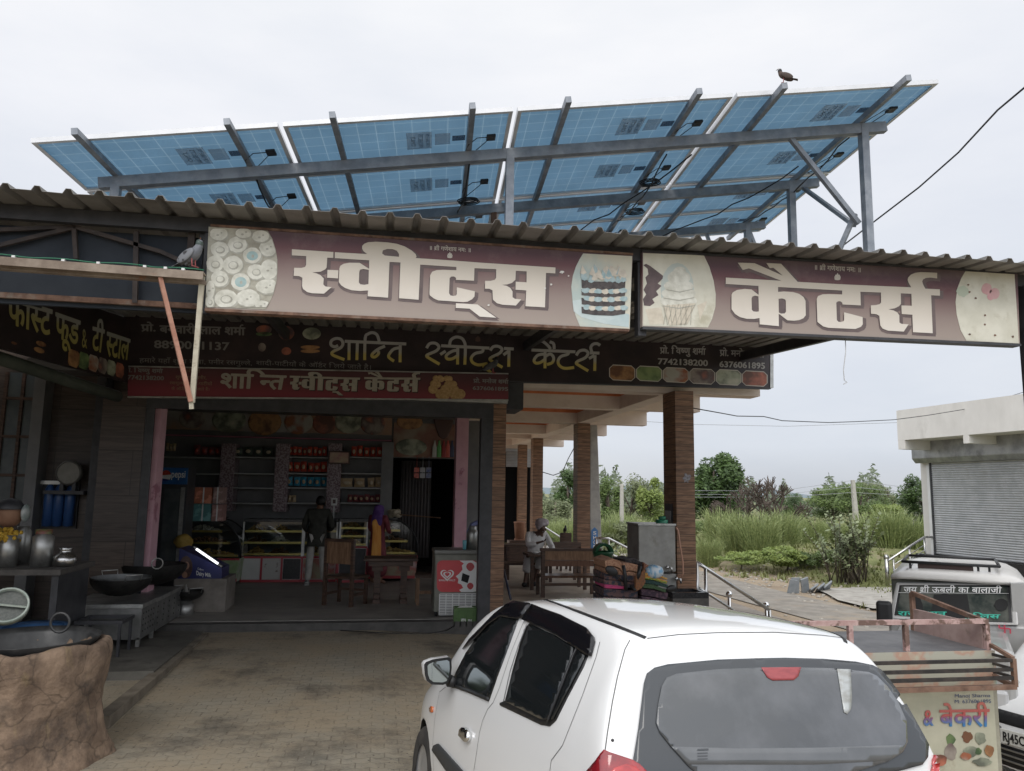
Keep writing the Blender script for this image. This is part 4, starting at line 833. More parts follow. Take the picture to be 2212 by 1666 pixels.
m = MB(); flat(m, [c2_(*p) for p in ((1498, 812), (1560, 800), (1700, 850), (1866, 900), (1864, 985), (1700, 960), (1560, 920), (1506, 880))], SY, 2); part(m, 'plate', PC[4], s1)
m = MB(); mcr = MB(); rnd = random.Random(3)
for a, b in ((672, 735), (738, 782), (792, 842), (850, 900)): flat(m, [c2_(1556, a), c2_(1640, a + 14), c2_(1760, a + 16), c2_(1842, a + 4), c2_(1838, b - 4), c2_(1760, b + 8), c2_(1640, b + 4), c2_(1558, b - 8)], SY, 3 + a * .001)
part(m, 'cake_layers', PC[3], s1)
mbl = MB()
for y in (738, 790, 848):
    for k in range(7): x = 1590 + 40 * k + rnd.uniform(-6, 6); flat(mcr if k % 2 else mbl, disc(c2_(x, y + 8 * sin(k * .5) + 6), 9, 5.5, 10, .2), SY, 5 + .1 * k)
for k in range(34):
    x = rnd.uniform(1560, 1838); y = rnd.uniform(600, 672); a = c2_(x, y); flat(mcr if k % 3 else mbl, [(a[0] - 7, a[1] + 6), (a[0] - 2 + rnd.uniform(-3, 3), a[1] - 11), (a[0] + 7, a[1] + 5), (a[0], a[1] + 9)], SY, 5 + .04 * k)
part(mcr, 'cream_frosting', M('frosting', (.55, .50, .42), (.68, .62, .52), sc=20, r=.6), s1); part(mbl, 'blue_frosting', M('frosting_blue', (.30, .42, .44), (.42, .52, .53), sc=20, r=.6), s1)
letters(s1, [[L1] + L1h, [L1s], [L1d], [L1v]], SY)
line(s1, '॥ श_ी गणेशाय नमः ॥', [c2_(*p) for p in ((568, 458), (840, 474), (840, 498), (568, 482))], SY, TXT); emblem(s1, *c2_(703, 520), 6, SY, TXT)
m = MB()
for x, y, s in ((1432, 625, 4), (1420, 629, 2), (1360, 705, 3), (1472, 650, 2), (1320, 730, 2.4), (955, 838, 2.5)): flat(m, disc(c2_(x, y), s, s * .8, 7, .4), SY, 6)
part(m, 'flaked_spot', M('flaked_white', (.72, .70, .66), r=.8), s1)
# --- sign 2
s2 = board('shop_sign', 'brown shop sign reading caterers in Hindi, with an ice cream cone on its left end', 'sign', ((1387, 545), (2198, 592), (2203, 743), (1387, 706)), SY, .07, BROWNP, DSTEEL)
arc = [c3_(0, 508 * .99), c3_(137, 517), c3_(172, 590), c3_(200, 680), c3_(214, 770), c3_(212, 850), c3_(190, 930), c3_(163, 985), c3_(0, 978)]
q = [(1389, 547)] + arc[1:8] + [(1389, 704)]
m = MB(); flat(m, q, SY, 1); part(m, 'ice_cream_photo', PALEP, s2)
def cj(x, y): return c2_(x, y)
m = MB()
flat(m, [cj(*p) for p in ((1957, 580), (1975, 572), (2000, 585), (2040, 615), (2085, 650), (2082, 668), (2050, 700), (2075, 715), (2040, 750), (2055, 775), (2015, 800), (2030, 825), (2000, 846), (1962, 842), (1955, 800), (1975, 770), (1958, 740), (1980, 700), (1970, 660), (1990, 640), (1985, 605))], SY, 2); part(m, 'chocolate_swirl', PC[6], s2)
m = MB(); flat(m, disc((1463, 626), 36, 58, 20), SY, 2, .0004); part(m, 'print_halo', M('halo_pale', (.50, .55, .51), r=.55), s2)
m = MB()
for cu, cv, ru, rv_ in ((1466, 650, 40, 15), (1466, 634, 37, 14), (1466, 618, 32, 14), (1467, 600, 25, 16), (1468, 588, 14, 12)): flat(m, disc((cu, cv), ru, rv_, 20, .02), SY, 3 + (650 - cv) * .01, .0004)
part(m, 'vanilla_swirl', PC[0], s2)
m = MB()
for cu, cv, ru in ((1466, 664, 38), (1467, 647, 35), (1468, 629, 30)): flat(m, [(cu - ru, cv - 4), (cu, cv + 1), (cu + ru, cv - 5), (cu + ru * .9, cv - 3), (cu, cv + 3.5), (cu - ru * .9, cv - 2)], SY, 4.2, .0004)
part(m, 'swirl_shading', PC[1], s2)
m = MB(); flat(m, [(1432, 660), (1502, 655), (1486, 700), (1446, 703)], SY, 3.6, .0004); flat(m, [(1394, 668), (1428, 664), (1436, 700), (1404, 702)], SY, 2.4, .0004); flat(m, [(1506, 660), (1528, 650), (1512, 692)], SY, 2.4, .0004); part(m, 'cone', M('cone_print', (.56, .50, .40), (.66, .60, .49), sc=14, r=.6), s2)
m = MB()
for k in range(6): m.bar(on(1434 + k * 12, 660, Y=SY - .009), on(1430 + k * 10 + 12, 702, Y=SY - .009), .004, .0015); m.bar(on(1502 - k * 12, 657, Y=SY - .009), on(1478 - k * 9, 702, Y=SY - .009), .004, .0015)
part(m, 'cone_lattice', PC[1], s2)
m = MB(); flat(m, [c3_(*p) for p in ((1832, 620), (2150, 640), (2178, 1088), (1838, 1070), (1800, 1000), (1775, 900), (1768, 820), (1780, 730), (1805, 665))], SY, 1); part(m, 'faded_photo', PALEP, s2)
m = MB()
for x, y, r_ in ((1970, 735, 34), (2020, 765, 34), (1995, 785, 22)): flat(m, disc(c3_(x, y), r_ * .333, r_ * .36, 16, .06), SY, 2 + r_ * .01)
part(m, 'berry_print', PC[5], s2)
m = MB(); flat(m, disc(c3_(1815, 750), 13, 12, 14, .15), SY, 2.2); part(m, 'leaf_print', M('faded_green', (.48, .53, .42), r=.6), s2)
m = MB()
for x, y in ((1850, 708), (1898, 795), (1858, 755), (1958, 965), (1860, 1028), (2025, 1035), (2140, 1043), (1960, 905)): flat(m, disc(c3_(x, y), 2.4, 2.2, 8, .3), SY, 3)
part(m, 'rust_spot', RUST, s2)
letters(s2, [[L2] + L2h], SY)
line(s2, '॥ श_ी गणेशाय नमः ॥', [c3_(*p) for p in ((848, 582), (1154, 600), (1154, 628), (848, 610))], SY, TXT); emblem(s2, *c3_(1003, 660), 7, SY, TXT)

# --- black fascia sign
BY_ = 11.33
BLK = M('black_sign_print', (.020, .014, .016), (.035, .022, .024), sc=3, r=.4, c3=(.05, .03, .03), sc3=1.2)
s3 = board('fascia_sign', 'long black fascia sign with yellow and silver Hindi lettering and octagon food pictures', 'sign', ((268, 680), (1664, 742), (1664, 838), (268, 800)), BY_, .05, BLK, DSTEEL)
m = MB()
P = [on(1664, 752, Y=BY_ - .01), on(1671, 752, Y=BY_ - .01), on(1671, 838, Y=BY_ - .01), on(1664, 838, Y=BY_ - .01)]; m.hexa([P[3], P[2], P[2] + W((0, .08, 0)), P[3] + W((0, .08, 0)), P[0], P[1], P[1] + W((0, .08, 0)), P[0] + W((0, .08, 0))]); part(m, 'end_trim', STEELD, s3)
YG = gradz('silver_to_yellow', [(3.75, (.62, .50, .13)), (3.95, (.55, .45, .13)), (4.03, (.45, .44, .40)), (4.22, (.42, .41, .41))])
def strokes(root, S_, cv, wd, Y, mat, name='lettering'):
    m = MB(); k = 0
    for P in S_:
        Q = [P[0]]
        if len(P) > 2:
            Q = []
            for i in range(len(P) - 1):
                a = P[max(i - 1, 0)]; b = P[i]; c = P[i + 1]; d = P[min(i + 2, len(P) - 1)]
                for t in (0, .25, .5, .75):
                    Q.append(tuple(.5 * ((2 * b[j]) + (c[j] - a[j]) * t + (2 * a[j] - 5 * b[j] + 4 * c[j] - d[j]) * t * t + (3 * b[j] - a[j] - 3 * c[j] + d[j]) * t ** 3) for j in (0, 1)))
            Q.append(P[-1])
        else: Q = P
        V2, F2, _ = stroke2(Q, wd); k += 1; V = [on(*cv(*p), Y=Y - .004 - .0004 * (k % 6)) for p in V2]; F = []
        for f in F2:
            A, B, C = V[f[0]], V[f[1]], V[f[2]]; F.append(f if (B - A).cross(C - A).dot(FRONT) > 0 else f[::-1])
        m.add(V, F)
    return part(m, name, mat, root)
strokes(s3, [[(190, 275), (150, 290), (110, 268), (115, 222), (165, 196), (220, 205), (245, 250), (220, 300), (140, 340), (118, 365), (145, 390), (262, 435)], [(265, 227), (960, 258)], [(315, 235), (313, 440)], [(408, 240), (402, 440)], [(490, 440), (497, 190), (530, 145), (580, 130), (630, 155), (655, 228)], [(720, 282), (640, 318), (575, 375), (578, 402), (612, 402), (648, 365), (640, 335)], [(895, 300), (820, 315), (770, 370), (765, 410), (822, 452)], [(893, 255), (890, 465)],
    [(1190, 305), (1225, 255), (1290, 250), (1330, 290), (1300, 335), (1210, 375), (1190, 395), (1225, 422), (1337, 487)], [(1345, 377), (1405, 338)], [(1355, 278), (1900, 305)], [(1545, 328), (1480, 340), (1415, 385), (1422, 425), (1480, 425), (1542, 388)], [(1543, 285), (1540, 490)], [(1622, 492), (1628, 290), (1612, 225), (1580, 190), (1520, 180), (1465, 212), (1450, 268)], [(1827, 300), (1820, 345), (1740, 365), (1695, 415), (1712, 468), (1780, 495), (1878, 478)], [(1825, 505), (1870, 540), (1917, 582)],
    [(1910, 332), (1942, 290), (2000, 285), (2042, 315), (2015, 362), (1930, 405), (1905, 430), (1935, 457), (2047, 522)], [(2058, 382), (2118, 338)], [(2122, 330), (2118, 516)], [(2065, 308), (2175, 315)]], cE, 33, BY_, YG)
strokes(s3, [[(602, 318), (1085, 338)], [(752, 325), (750, 520)], [(752, 362), (672, 375), (630, 430), (650, 462), (700, 455), (750, 418)], [(755, 388), (808, 362), (845, 400), (832, 455), (772, 478)], [(672, 228), (722, 222), (782, 268), (812, 308)], [(802, 228), (845, 248), (852, 308)], [(1012, 340), (1000, 365), (925, 390), (895, 440), (910, 490), (970, 520), (1072, 510)], [(1095, 378), (1130, 330), (1190, 320), (1225, 352), (1195, 402), (1115, 440), (1095, 465), (1132, 492), (1227, 548)], [(1235, 412), (1295, 378)], [(1302, 375), (1298, 548)], [(1245, 350), (1350, 352)], [(1268, 345), (1255, 290), (1280, 255), (1325, 248), (1358, 268)]], cF, 32, BY_, YG)
GT = M('sign_grey_text', (.40, .385, .37), r=.6); GTD = M('sign_dull_text', (.23, .22, .21), r=.6); YT = M('sign_ochre_text', (.30, .22, .13), r=.6)
for t, q, mt, bd, tp, cv in (('प_ो.', ((215, 140), (365, 142), (365, 208), (215, 205)), GTD, .03, .62, cH), ('बनवारी लाल शमा^', ((405, 150), (1275, 172), (1275, 248), (405, 222)), GTD, .03, .62, cH), ('8890011137', ((345, 300), (1115, 322), (1115, 402), (345, 377)), GTD, .025, .7, cH),
    ('हमारे यहाँ शुद~ध मावा, पनीर रसगुल~ले,', ((195, 484), (1350, 515), (1350, 556), (195, 528)), GTD, .0, .62, cH), ('प_ो. िवष~णु शमा^', ((285, 228), (1025, 246), (1020, 345), (285, 320)), GT, .025, .62, cK), ('7742138200', ((245, 402), (1065, 432), (1065, 528), (245, 497)), GT, .03, .7, cK), ('प_ो. मनोज शमा^', ((1260, 268), (1985, 296), (1980, 390), (1260, 360)), GT, .025, .62, cK), ('6376061895', ((1250, 448), (2000, 478), (2000, 574), (1250, 542)), GT, .03, .7, cK)):
    line(s3, t, [cv(*p) for p in q], BY_, mt, bd, tp)
line(s3, 'शादी-पाट^ीयों के ऑड^र िलये जाते है।', [(553, 780), (803, 790), (803, 799), (553, 788.5)], BY_, GTD, .0)
emblem(s3, *cE(1770, 205), 6, BY_, M('emblem_brown', (.10, .06, .05), r=.6))
k = 0
for x0, y0, x1, y1, cv in ((1457, 478, 1745, 662, cF), (1755, 490, 2040, 668, cF), (330, 545, 752, 805, cK), (765, 562, 1185, 830, cK), (1197, 578, 1615, 848, cK), (1625, 600, 2040, 865, cK)):
    dy = (y1 - y0) * .06; cx = (x1 - x0) * .15; cy = (y1 - y0) * .22
    def octa(e): return [cv(*p) for p in ((x0 + cx, y0 + e), (x1 - cx, y0 + dy + e), (x1 - e, y0 + cy + dy), (x1 - e, y1 - cy), (x1 - cx, y1 - e), (x0 + cx, y1 - dy - e), (x0 + e, y1 - cy - dy), (x0 + e, y0 + cy))]
    m = MB(); flath(m, [octa(0), octa(12 if cv is cK else 9)[::-1]], BY_, 3); part(m, 'picture_border', TXT, s3)
    m = MB(); flat(m, octa(11 if cv is cK else 8), BY_, 2); part(m, 'food_picture', FOODS[k], s3); k += 1
for x, y, rx, ry, mi in ((1470, 190, 80, 45, 3), (1470, 235, 85, 22, 1), (1700, 225, 82, 72, 3), (1960, 230, 95, 62, 4), (1450, 370, 40, 45, 3), (1700, 410, 50, 40, 5), (1945, 370, 100, 20, 0), (1945, 410, 100, 20, 0)):
    m = MB(); flat(m, disc(cH(x, y), rx * .21, ry * .21, 18), BY_, 2); part(m, 'food_picture', FOODS[mi], s3)
# --- red sign under it
RY = 11.24
REDP = gradz('red_sign_print', [(3.33, (.22, .03, .045)), (3.45, (.15, .028, .035)), (3.62, (.085, .026, .03)), (3.76, (.06, .022, .026))])
s4 = board('shop_sign', 'dark red shop sign over the shop opening with pale Hindi lettering and yellow sweets', 'sign', ((276, 793), (1098, 809), (1098, 863), (276, 856)), RY, .05, REDP, STEELD)
def remap(groups, src, dst):
    """letters of the same typeface, moved from the big signs; src,dst: (u left, u right, v headline, v foot)"""
    allp = [on(u, v, Y=SY) for G in groups for L in G for u, v in L]; sx = [on(src[i], src[2], Y=SY).x for i in (0, 1)]
    xs = min(p.x for p in allp), max(p.x for p in allp); zt = on(*src[3], Y=SY).z; zb = on(*src[4], Y=SY).z
    A = on(dst[0], dst[2], Y=RY); B = on(dst[1], dst[3], Y=RY); C = on(dst[0], dst[4], Y=RY)
    out = []
    for G in groups: out.append([[W((A.x + (p.x - xs[0]) / (xs[1] - xs[0]) * (B.x - A.x), RY - .006, A.z + (B.z - A.z) * (p.x - xs[0]) / (xs[1] - xs[0]) + (p.z - zt) / (zt - zb) * (A.z - C.z))) for p in (on(u, v, Y=SY) for u, v in L)] for L in G])
    return out
CRD = M('red_sign_cream', (.36, .33, .27), (.42, .38, .31), sc=20, r=.6); m = MB(); mo = MB()
for gr, src, dst in (([[L1] + L1h, [L1s], [L1d], [L1v]], (0, 0, 0, cA(200, 297), cA(1153, 888)), (626, 778, 812, 815.5, 842)), ([[L2] + L2h], (0, 0, 0, cC(215, 445), cC(777, 1220)), (787, 908, 815, 818, 845))):
    for G in remap(gr, src, dst): m.poly(G, FRONT, .004); mo.poly([p + W((.012, .0045, -.012)) for p in G[0]], FRONT, .001)
part(mo, 'letter_outline', M('red_sign_shadow', (.02, .01, .012), r=.6), s4); part(m, 'lettering', CRD, s4)
line(s4, 'शािन~त', [cH(*p) for p in ((1022, 642), (1693, 666), (1668, 802), (1022, 784))], RY, CRD, .028)
for t, q, mt, bd, tp, cv in (('ो. िवष~णु शमा^', ((85, 588), (435, 596), (430, 636), (85, 626)), GTD, .03, .62, cH), ('7742138200', ((75, 655), (448, 668), (446, 710), (72, 700)), GTD, .03, .7, cH), ('हमारे यहाँ', ((620, 600), (815, 606), (815, 632), (620, 626)), YT, .0, .62, cH), ('शुद~ध मावा, पनीर,', ((565, 662), (885, 672), (885, 700), (565, 690)), YT, .0, .62, cH), ('रसगुल~ले, शादी-पाट^ीयों', ((505, 724), (940, 734), (940, 762), (505, 750)), YT, .0, .62, cH), ('के ऑड^र िलये जाते है।', ((522, 782), (915, 790), (915, 816), (522, 808)), YT, .0, .62, cH),
    ('प_ो. मनोज शमा^', ((1720, 655), (2112, 666), (2110, 708), (1720, 695)), GTD, .03, .62, cE), ('6376061895', ((1710, 735), (2112, 747), (2112, 788), (1710, 775)), GTD, .03, .7, cE)):
    line(s4, t, [cv(*p) for p in q], RY, mt, bd, tp)
m = MB(); rnd = random.Random(9)
for i in range(17):
    row = i % 4; x = 1260 + rnd.uniform(0, 340); y = 650 + row * 60 + rnd.uniform(-8, 8); c = on(*cE(x, y), Y=RY - .006); r_ = .05 + .012 * row; m.ell(c, (r_, .006, r_ * .9), 12, 6)
part(m, 'sweets_picture', M('ladoo', (.36, .22, .09), (.50, .33, .15), sc=30, r=.7), s4)
# --- oblique sign over the kitchen
gP = on(280, 760, Y=11.2); _a = radians(16.1); gN = W((cos(_a), -sin(_a), 0))
def og(x, y, off=0): u, v = cG(x, y); return onp(u, v, gP, gN) + gN * off
s5 = thing('kitchen_sign', 'dark angled sign reading fast food and tea stall in Hindi over the kitchen', 'sign', og(2000, 1500))
P = [og(-700, -420), og(2040, 480), og(2010, 1480), og(-700, 750)]; m = MB(); D = -gN * .05; m.hexa([P[3], P[2], P[2] + D, P[3] + D, P[0], P[1], P[1] + D, P[0] + D]); part(m, 'panel', BLK, s5)
zt = og(460, 250).z; YG2 = gradz('silver_to_ochre', [(og(460, 700).z, (.40, .34, .10)), (og(460, 420).z, (.36, .32, .13)), (og(460, 330).z, (.34, .33, .30)), (zt + .2, (.33, .32, .31))])
for t, q, bd, tp in (('फास~ट', ((112, 140), (808, 345), (775, 735), (115, 540)), .025, .62), ('फूड', ((870, 385), (1250, 520), (1215, 880), (860, 760)), .025, .62), ('&', ((1280, 610), (1362, 650), (1362, 945), (1280, 920)), .0, .7), ('टी', ((1455, 610), (1635, 660), (1590, 1000), (1440, 955)), .025, .62), ('स~टाल', ((1680, 690), (2040, 808), (2005, 1118), (1655, 1050)), .025, .62)):
    m = MB(); write(m, t, [og(*p) for p in q], gN, bd, top=tp, off=.006); part(m, 'lettering', YG2, s5)
for i in range(6):
    x0 = 1065 + i * 165 - 6 * i * i * .5; y0 = 950 + 42 * i; w_ = 185 - 11 * i; h_ = 270 - 8 * i
    m = MB(); m.poly([og(*p, off=.004) for p in ((x0 + w_ * .2, y0), (x0 + w_ * .8, y0 + w_ * .22), (x0 + w_, y0 + h_ * .35), (x0 + w_ * .95, y0 + h_ * .85), (x0 + w_ * .7, y0 + h_ * 1.12), (x0 + w_ * .1, y0 + h_ * .95), (x0, y0 + h_ * .75), (x0 + w_ * .05, y0 + h_ * .2))], gN, .003); part(m, 'food_picture', FOODS[i], s5)
for x, y, s in ((215, 860, 45), (640, 870, 80), (610, 970, 85)): m = MB(); m.poly([og(x + s * cos(t), y + s * .5 * sin(t) + s * .3 * cos(t), .004) for t in [2 * pi * k / 12 for k in range(12)]], gN, .003); part(m, 'food_picture', FOODS[0], s5)
pb = MB(); pb.tube([og(-700, 900, .05), og(400, 1250, .05), og(1100, 1480, .05), og(1800, 1700, .05)], .075, 10)
solo(pb, 'rolled_awning', M('green_grey_tarp', (.045, .055, .045), (.07, .08, .065), sc=4, r=.7), 'rolled grey green tarpaulin hanging below the angled kitchen sign', 'tarpaulin')
# hanging wire ends, cables in the air
def cable(pts, r, name, label, mat=None, sag=0):
    m = MB(); m.tube(pts, r, 6); solo(m, name, mat or BLKP, label, 'cable')
cable([on(2260, 150, Y=5.2), on(2155, 238, Y=6), on(2070, 330, Y=6.8), on(1985, 405, Y=7.4), on(1900, 470, Y=8), on(1822, 530, Y=8.8)], .010, 'power_cable', 'thick black cable sloping down behind the right end of the awning')
P = [on(u, v, Y=12.5 + .6 * i) for i, (u, v) in enumerate([(1498, 882), (1560, 893), (1592, 899), (1650, 900), (1690, 909), (1740, 911), (1790, 913), (1850, 911), (1930, 907), (2000, 898), (2080, 885), (2150, 866), (2215, 846)])]
cable(P, .009, 'sagging_cable', 'sagging black cable from the brick pillar to the white shop on the right')
cable([on(1300, 905, Y=40), on(1500, 917, Y=40), on(1700, 921, Y=40), on(1940, 913, Y=40)], .012, 'thin_wire', 'very thin pale wire just below the sagging black cable', M('wire_grey', (.35, .36, .38), r=.6))
cable([on(1172, 1020, Y=22), on(1195, 1027, Y=22), on(1215, 1020, Y=21.5), on(1228, 990, Y=20), on(1240, 968, Y=18)], .012, 'loop_cable', 'loose black cable looping between the second and third pillars')
cable([on(1826, 732, Y=6.0), on(1827, 760, Y=6.0), on(1822, 800, Y=6.0), on(1824, 822, Y=6.0), on(1830, 826, Y=6.0), on(1822, 830, Y=6.0)], .004, 'loose_wire', 'thin loose white wire hanging below the second big sign', M('wire_white', (.6, .6, .6), r=.5))
for i, (v0, v1) in enumerate(((1058, 1052), (1066, 1062), (1072, 1066))):
    m = MB(); m.tube([on(1500, v0 + 2, Y=44), on(1680, v0 + 3, Y=44), on(1843, v0 - 20 + 6 * i, Y=44), on(2010, v1 + 8, Y=44)], .016, 4); solo(m, 'power_line', M('wire_grey', (.35, .36, .38), r=.6), 'power line strung from the leaning pole across the trees', 'cable', 'power lines on the leaning pole')
def upole(u0, v0, u1, v1, D, w0, w1, name, label, mat):
    b = on(u0, v0, Y=D); t_ = on(u1, v1, Y=D); m = MB(); m.hexa([b + W((-w0, -w0, 0)), b + W((w0, -w0, 0)), b + W((w0, w0, 0)), b + W((-w0, w0, 0)), t_ + W((-w1, -w1, 0)), t_ + W((w1, -w1, 0)), t_ + W((w1, w1, 0)), t_ + W((-w1, w1, 0))])
    return solo(m, name, mat, label, 'pole', bevel=.02)
CP = M('concrete_pole', (.42, .40, .36), (.50, .48, .43), sc=5, r=.9)
upole(1850, 1132, 1842, 1037, 44, .14, .10, 'utility_pole', 'leaning pale concrete pole in front of the bushy trees on the right', CP)
upole(1343, 1160, 1343, 1046, 36, .10, .07, 'utility_pole', 'slim pale pole standing between the two nearest pillars', CP)
upole(1284, 1215, 1281, 917, 19.5, .17, .09, 'utility_pole', 'thick grey tapered concrete pole directly behind the second pillar', M('concrete_pole_grey', (.30, .29, .27), (.40, .38, .35), sc=4, r=.9))
x0, x1, z0, z1 = rc(1277, 1139, 1291, 1186, 19.2); bs = thing('road_sign', 'small blue upright sign with white letters on the grey concrete pole', 'sign', (x0, 19.2, z0)); m = MB(); m.poly([W((x0, 19.2, z0)), W((x1, 19.2, z0)), W((x1, 19.2, z1 - .08)), W(((x0 + x1) / 2, 19.2, z1)), W((x0, 19.2, z1 - .08))], FRONT, .02); part(m, 'panel', M('sign_blue', (.05, .16, .36), (.07, .19, .42), sc=8, r=.5), bs)
for i, ch in enumerate('SHOP'): zc = z1 - .10 - i * .115; m = MB(); write(m, ch, [W((x0 + .04, 19.18, zc)), W((x1 - .04, 19.18, zc)), W((x1 - .04, 19.18, zc - .085)), W((x0 + .04, 19.18, zc - .085))], FRONT, .02, top=.7, off=.004); part(m, 'lettering', WHITEP, bs)

# ================================================================ the white hatchback
PAINT = M('white_car_paint', (.79, .79, .785), r=.32, coat=1.0)
BLKT = M('black_trim', (.012, .012, .013), r=.5); RUBR = M('tyre_rubber', (.022, .021, .02), (.05, .045, .04), sc=8, r=.85)
TINT = M('tinted_glass', (.010, .012, .013), r=.06, ior=1.5, coat=.3); VISR = M('visor_plastic', (.006, .006, .008), r=.12)
SEAM = M('panel_gap', (.10, .10, .10), r=.8); LAMPR = M('red_lamp', (.32, .012, .016), (.50, .03, .03), sc=9, r=.12, coat=1, st=(1, 1, 3)); AMBER = M('amber_lamp', (.55, .13, .03), r=.2, coat=1)
REARG = M('rear_glass', (.05, .055, .06), (.115, .12, .13), sc=2.4, r=.05, lo=.40, hi=.68, ior=1.6, coat=.6); FRIT = M('rear_glass_border', (.055, .06, .066), r=.14, ior=1.5)
def car_surface(E, Cn, B, hw, belt):
    """body cage: the edge curve E (side), the centre line Cn and the sill B, both halves"""
    n = len(E); NR = 6; NC = 4; V = []; F = []; S_ = {}
    def side(i, t):
        e, b = W(E[i]), W(B[i]); p = b.lerp(e, t); z = p.z; h = hw(p.y); zb = belt(p.y)
        if z < zb: x = h * (.955 + .045 * min(1, max(0, (z - .18) / .25))) * (1 - .035 * max(0, (z - .68) / max(.05, zb - .68)))
        else:
            xb = h * .965; k = (z - zb) / max(.02, e.z - zb); x = xb + (e.x - xb) * k + .018 * sin(pi * k)
        if t > .999: x = e.x
        if t < .001: x = b.x
        return W((max(x, e.x if z < zb and e.x > x else 0) if t < .999 else e.x, p.y, z))
    def top(i, k):
        e, c = W(E[i]), W(Cn[i]); q = 1 - k * k; return W((e.x * k, e.y + (c.y - e.y) * q, e.z + (c.z - e.z) * q))
    for sg in (1, -1):
        g = []
        for i in range(n):
            row = [side(i, t) for t in (0, .16, .34, .52, .70, .86, 1)] + [top(i, k) for k in (.9, .62, .32)]
            if sg == 1: row.append(top(i, 0))
            ids = []
            for p in row: V.append((p.x * sg, p.y, p.z)); ids.append(len(V) - 1)
            if sg == -1: ids.append(S_[i])
            else: S_[i] = ids[-1]
            g.append(ids)
        for i in range(n - 1):
            for j in range(len(g[0]) - 1):
                f = (g[i][j], g[i + 1][j], g[i + 1][j + 1], g[i][j + 1]); F.append(f if sg == 1 else f[::-1])
    return V, F
def evaluated(V, F, level, cut=()):
    me = bpy.data.meshes.new('cage'); me.from_pydata(V, [], F); o = bpy.data.objects.new('cage', me); COL.objects.link(o)
    s_ = o.modifiers.new('s', 'SUBSURF'); s_.levels = level; cs = []
    for c, r, w_ in cut:
        m = MB(); m.tube([W(c) - W((w_, 0, 0)), W(c) + W((w_, 0, 0))], r, 28); cm = mesh(m, 'cut', []); co = bpy.data.objects.new('cut', cm); COL.objects.link(co); cs.append((co, cm))
        bo = o.modifiers.new('b', 'BOOLEAN'); bo.object = co; bo.operation = 'DIFFERENCE'; bo.solver = 'FAST'
    bpy.context.view_layer.update(); ev = o.evaluated_get(bpy.context.evaluated_depsgraph_get()); out = bpy.data.meshes.new_from_object(ev)
    bpy.data.objects.remove(o); bpy.data.meshes.remove(me)
    for co, cm in cs: bpy.data.objects.remove(co); bpy.data.meshes.remove(cm)
    out.materials.clear(); return out
from mathutils.geometry import delaunay_2d_cdt
def inside_poly(px, py, B_, mg):
    c = False
    for i in range(len(B_)):
        a, b = B_[i], B_[(i + 1) % len(B_)]
        if hypot(a.x - px, a.y - py) < mg: return False
        if (a.y > py) != (b.y > py) and px < (b.x - a.x) * (py - a.y) / (b.y - a.y) + a.x: c = not c
    return c
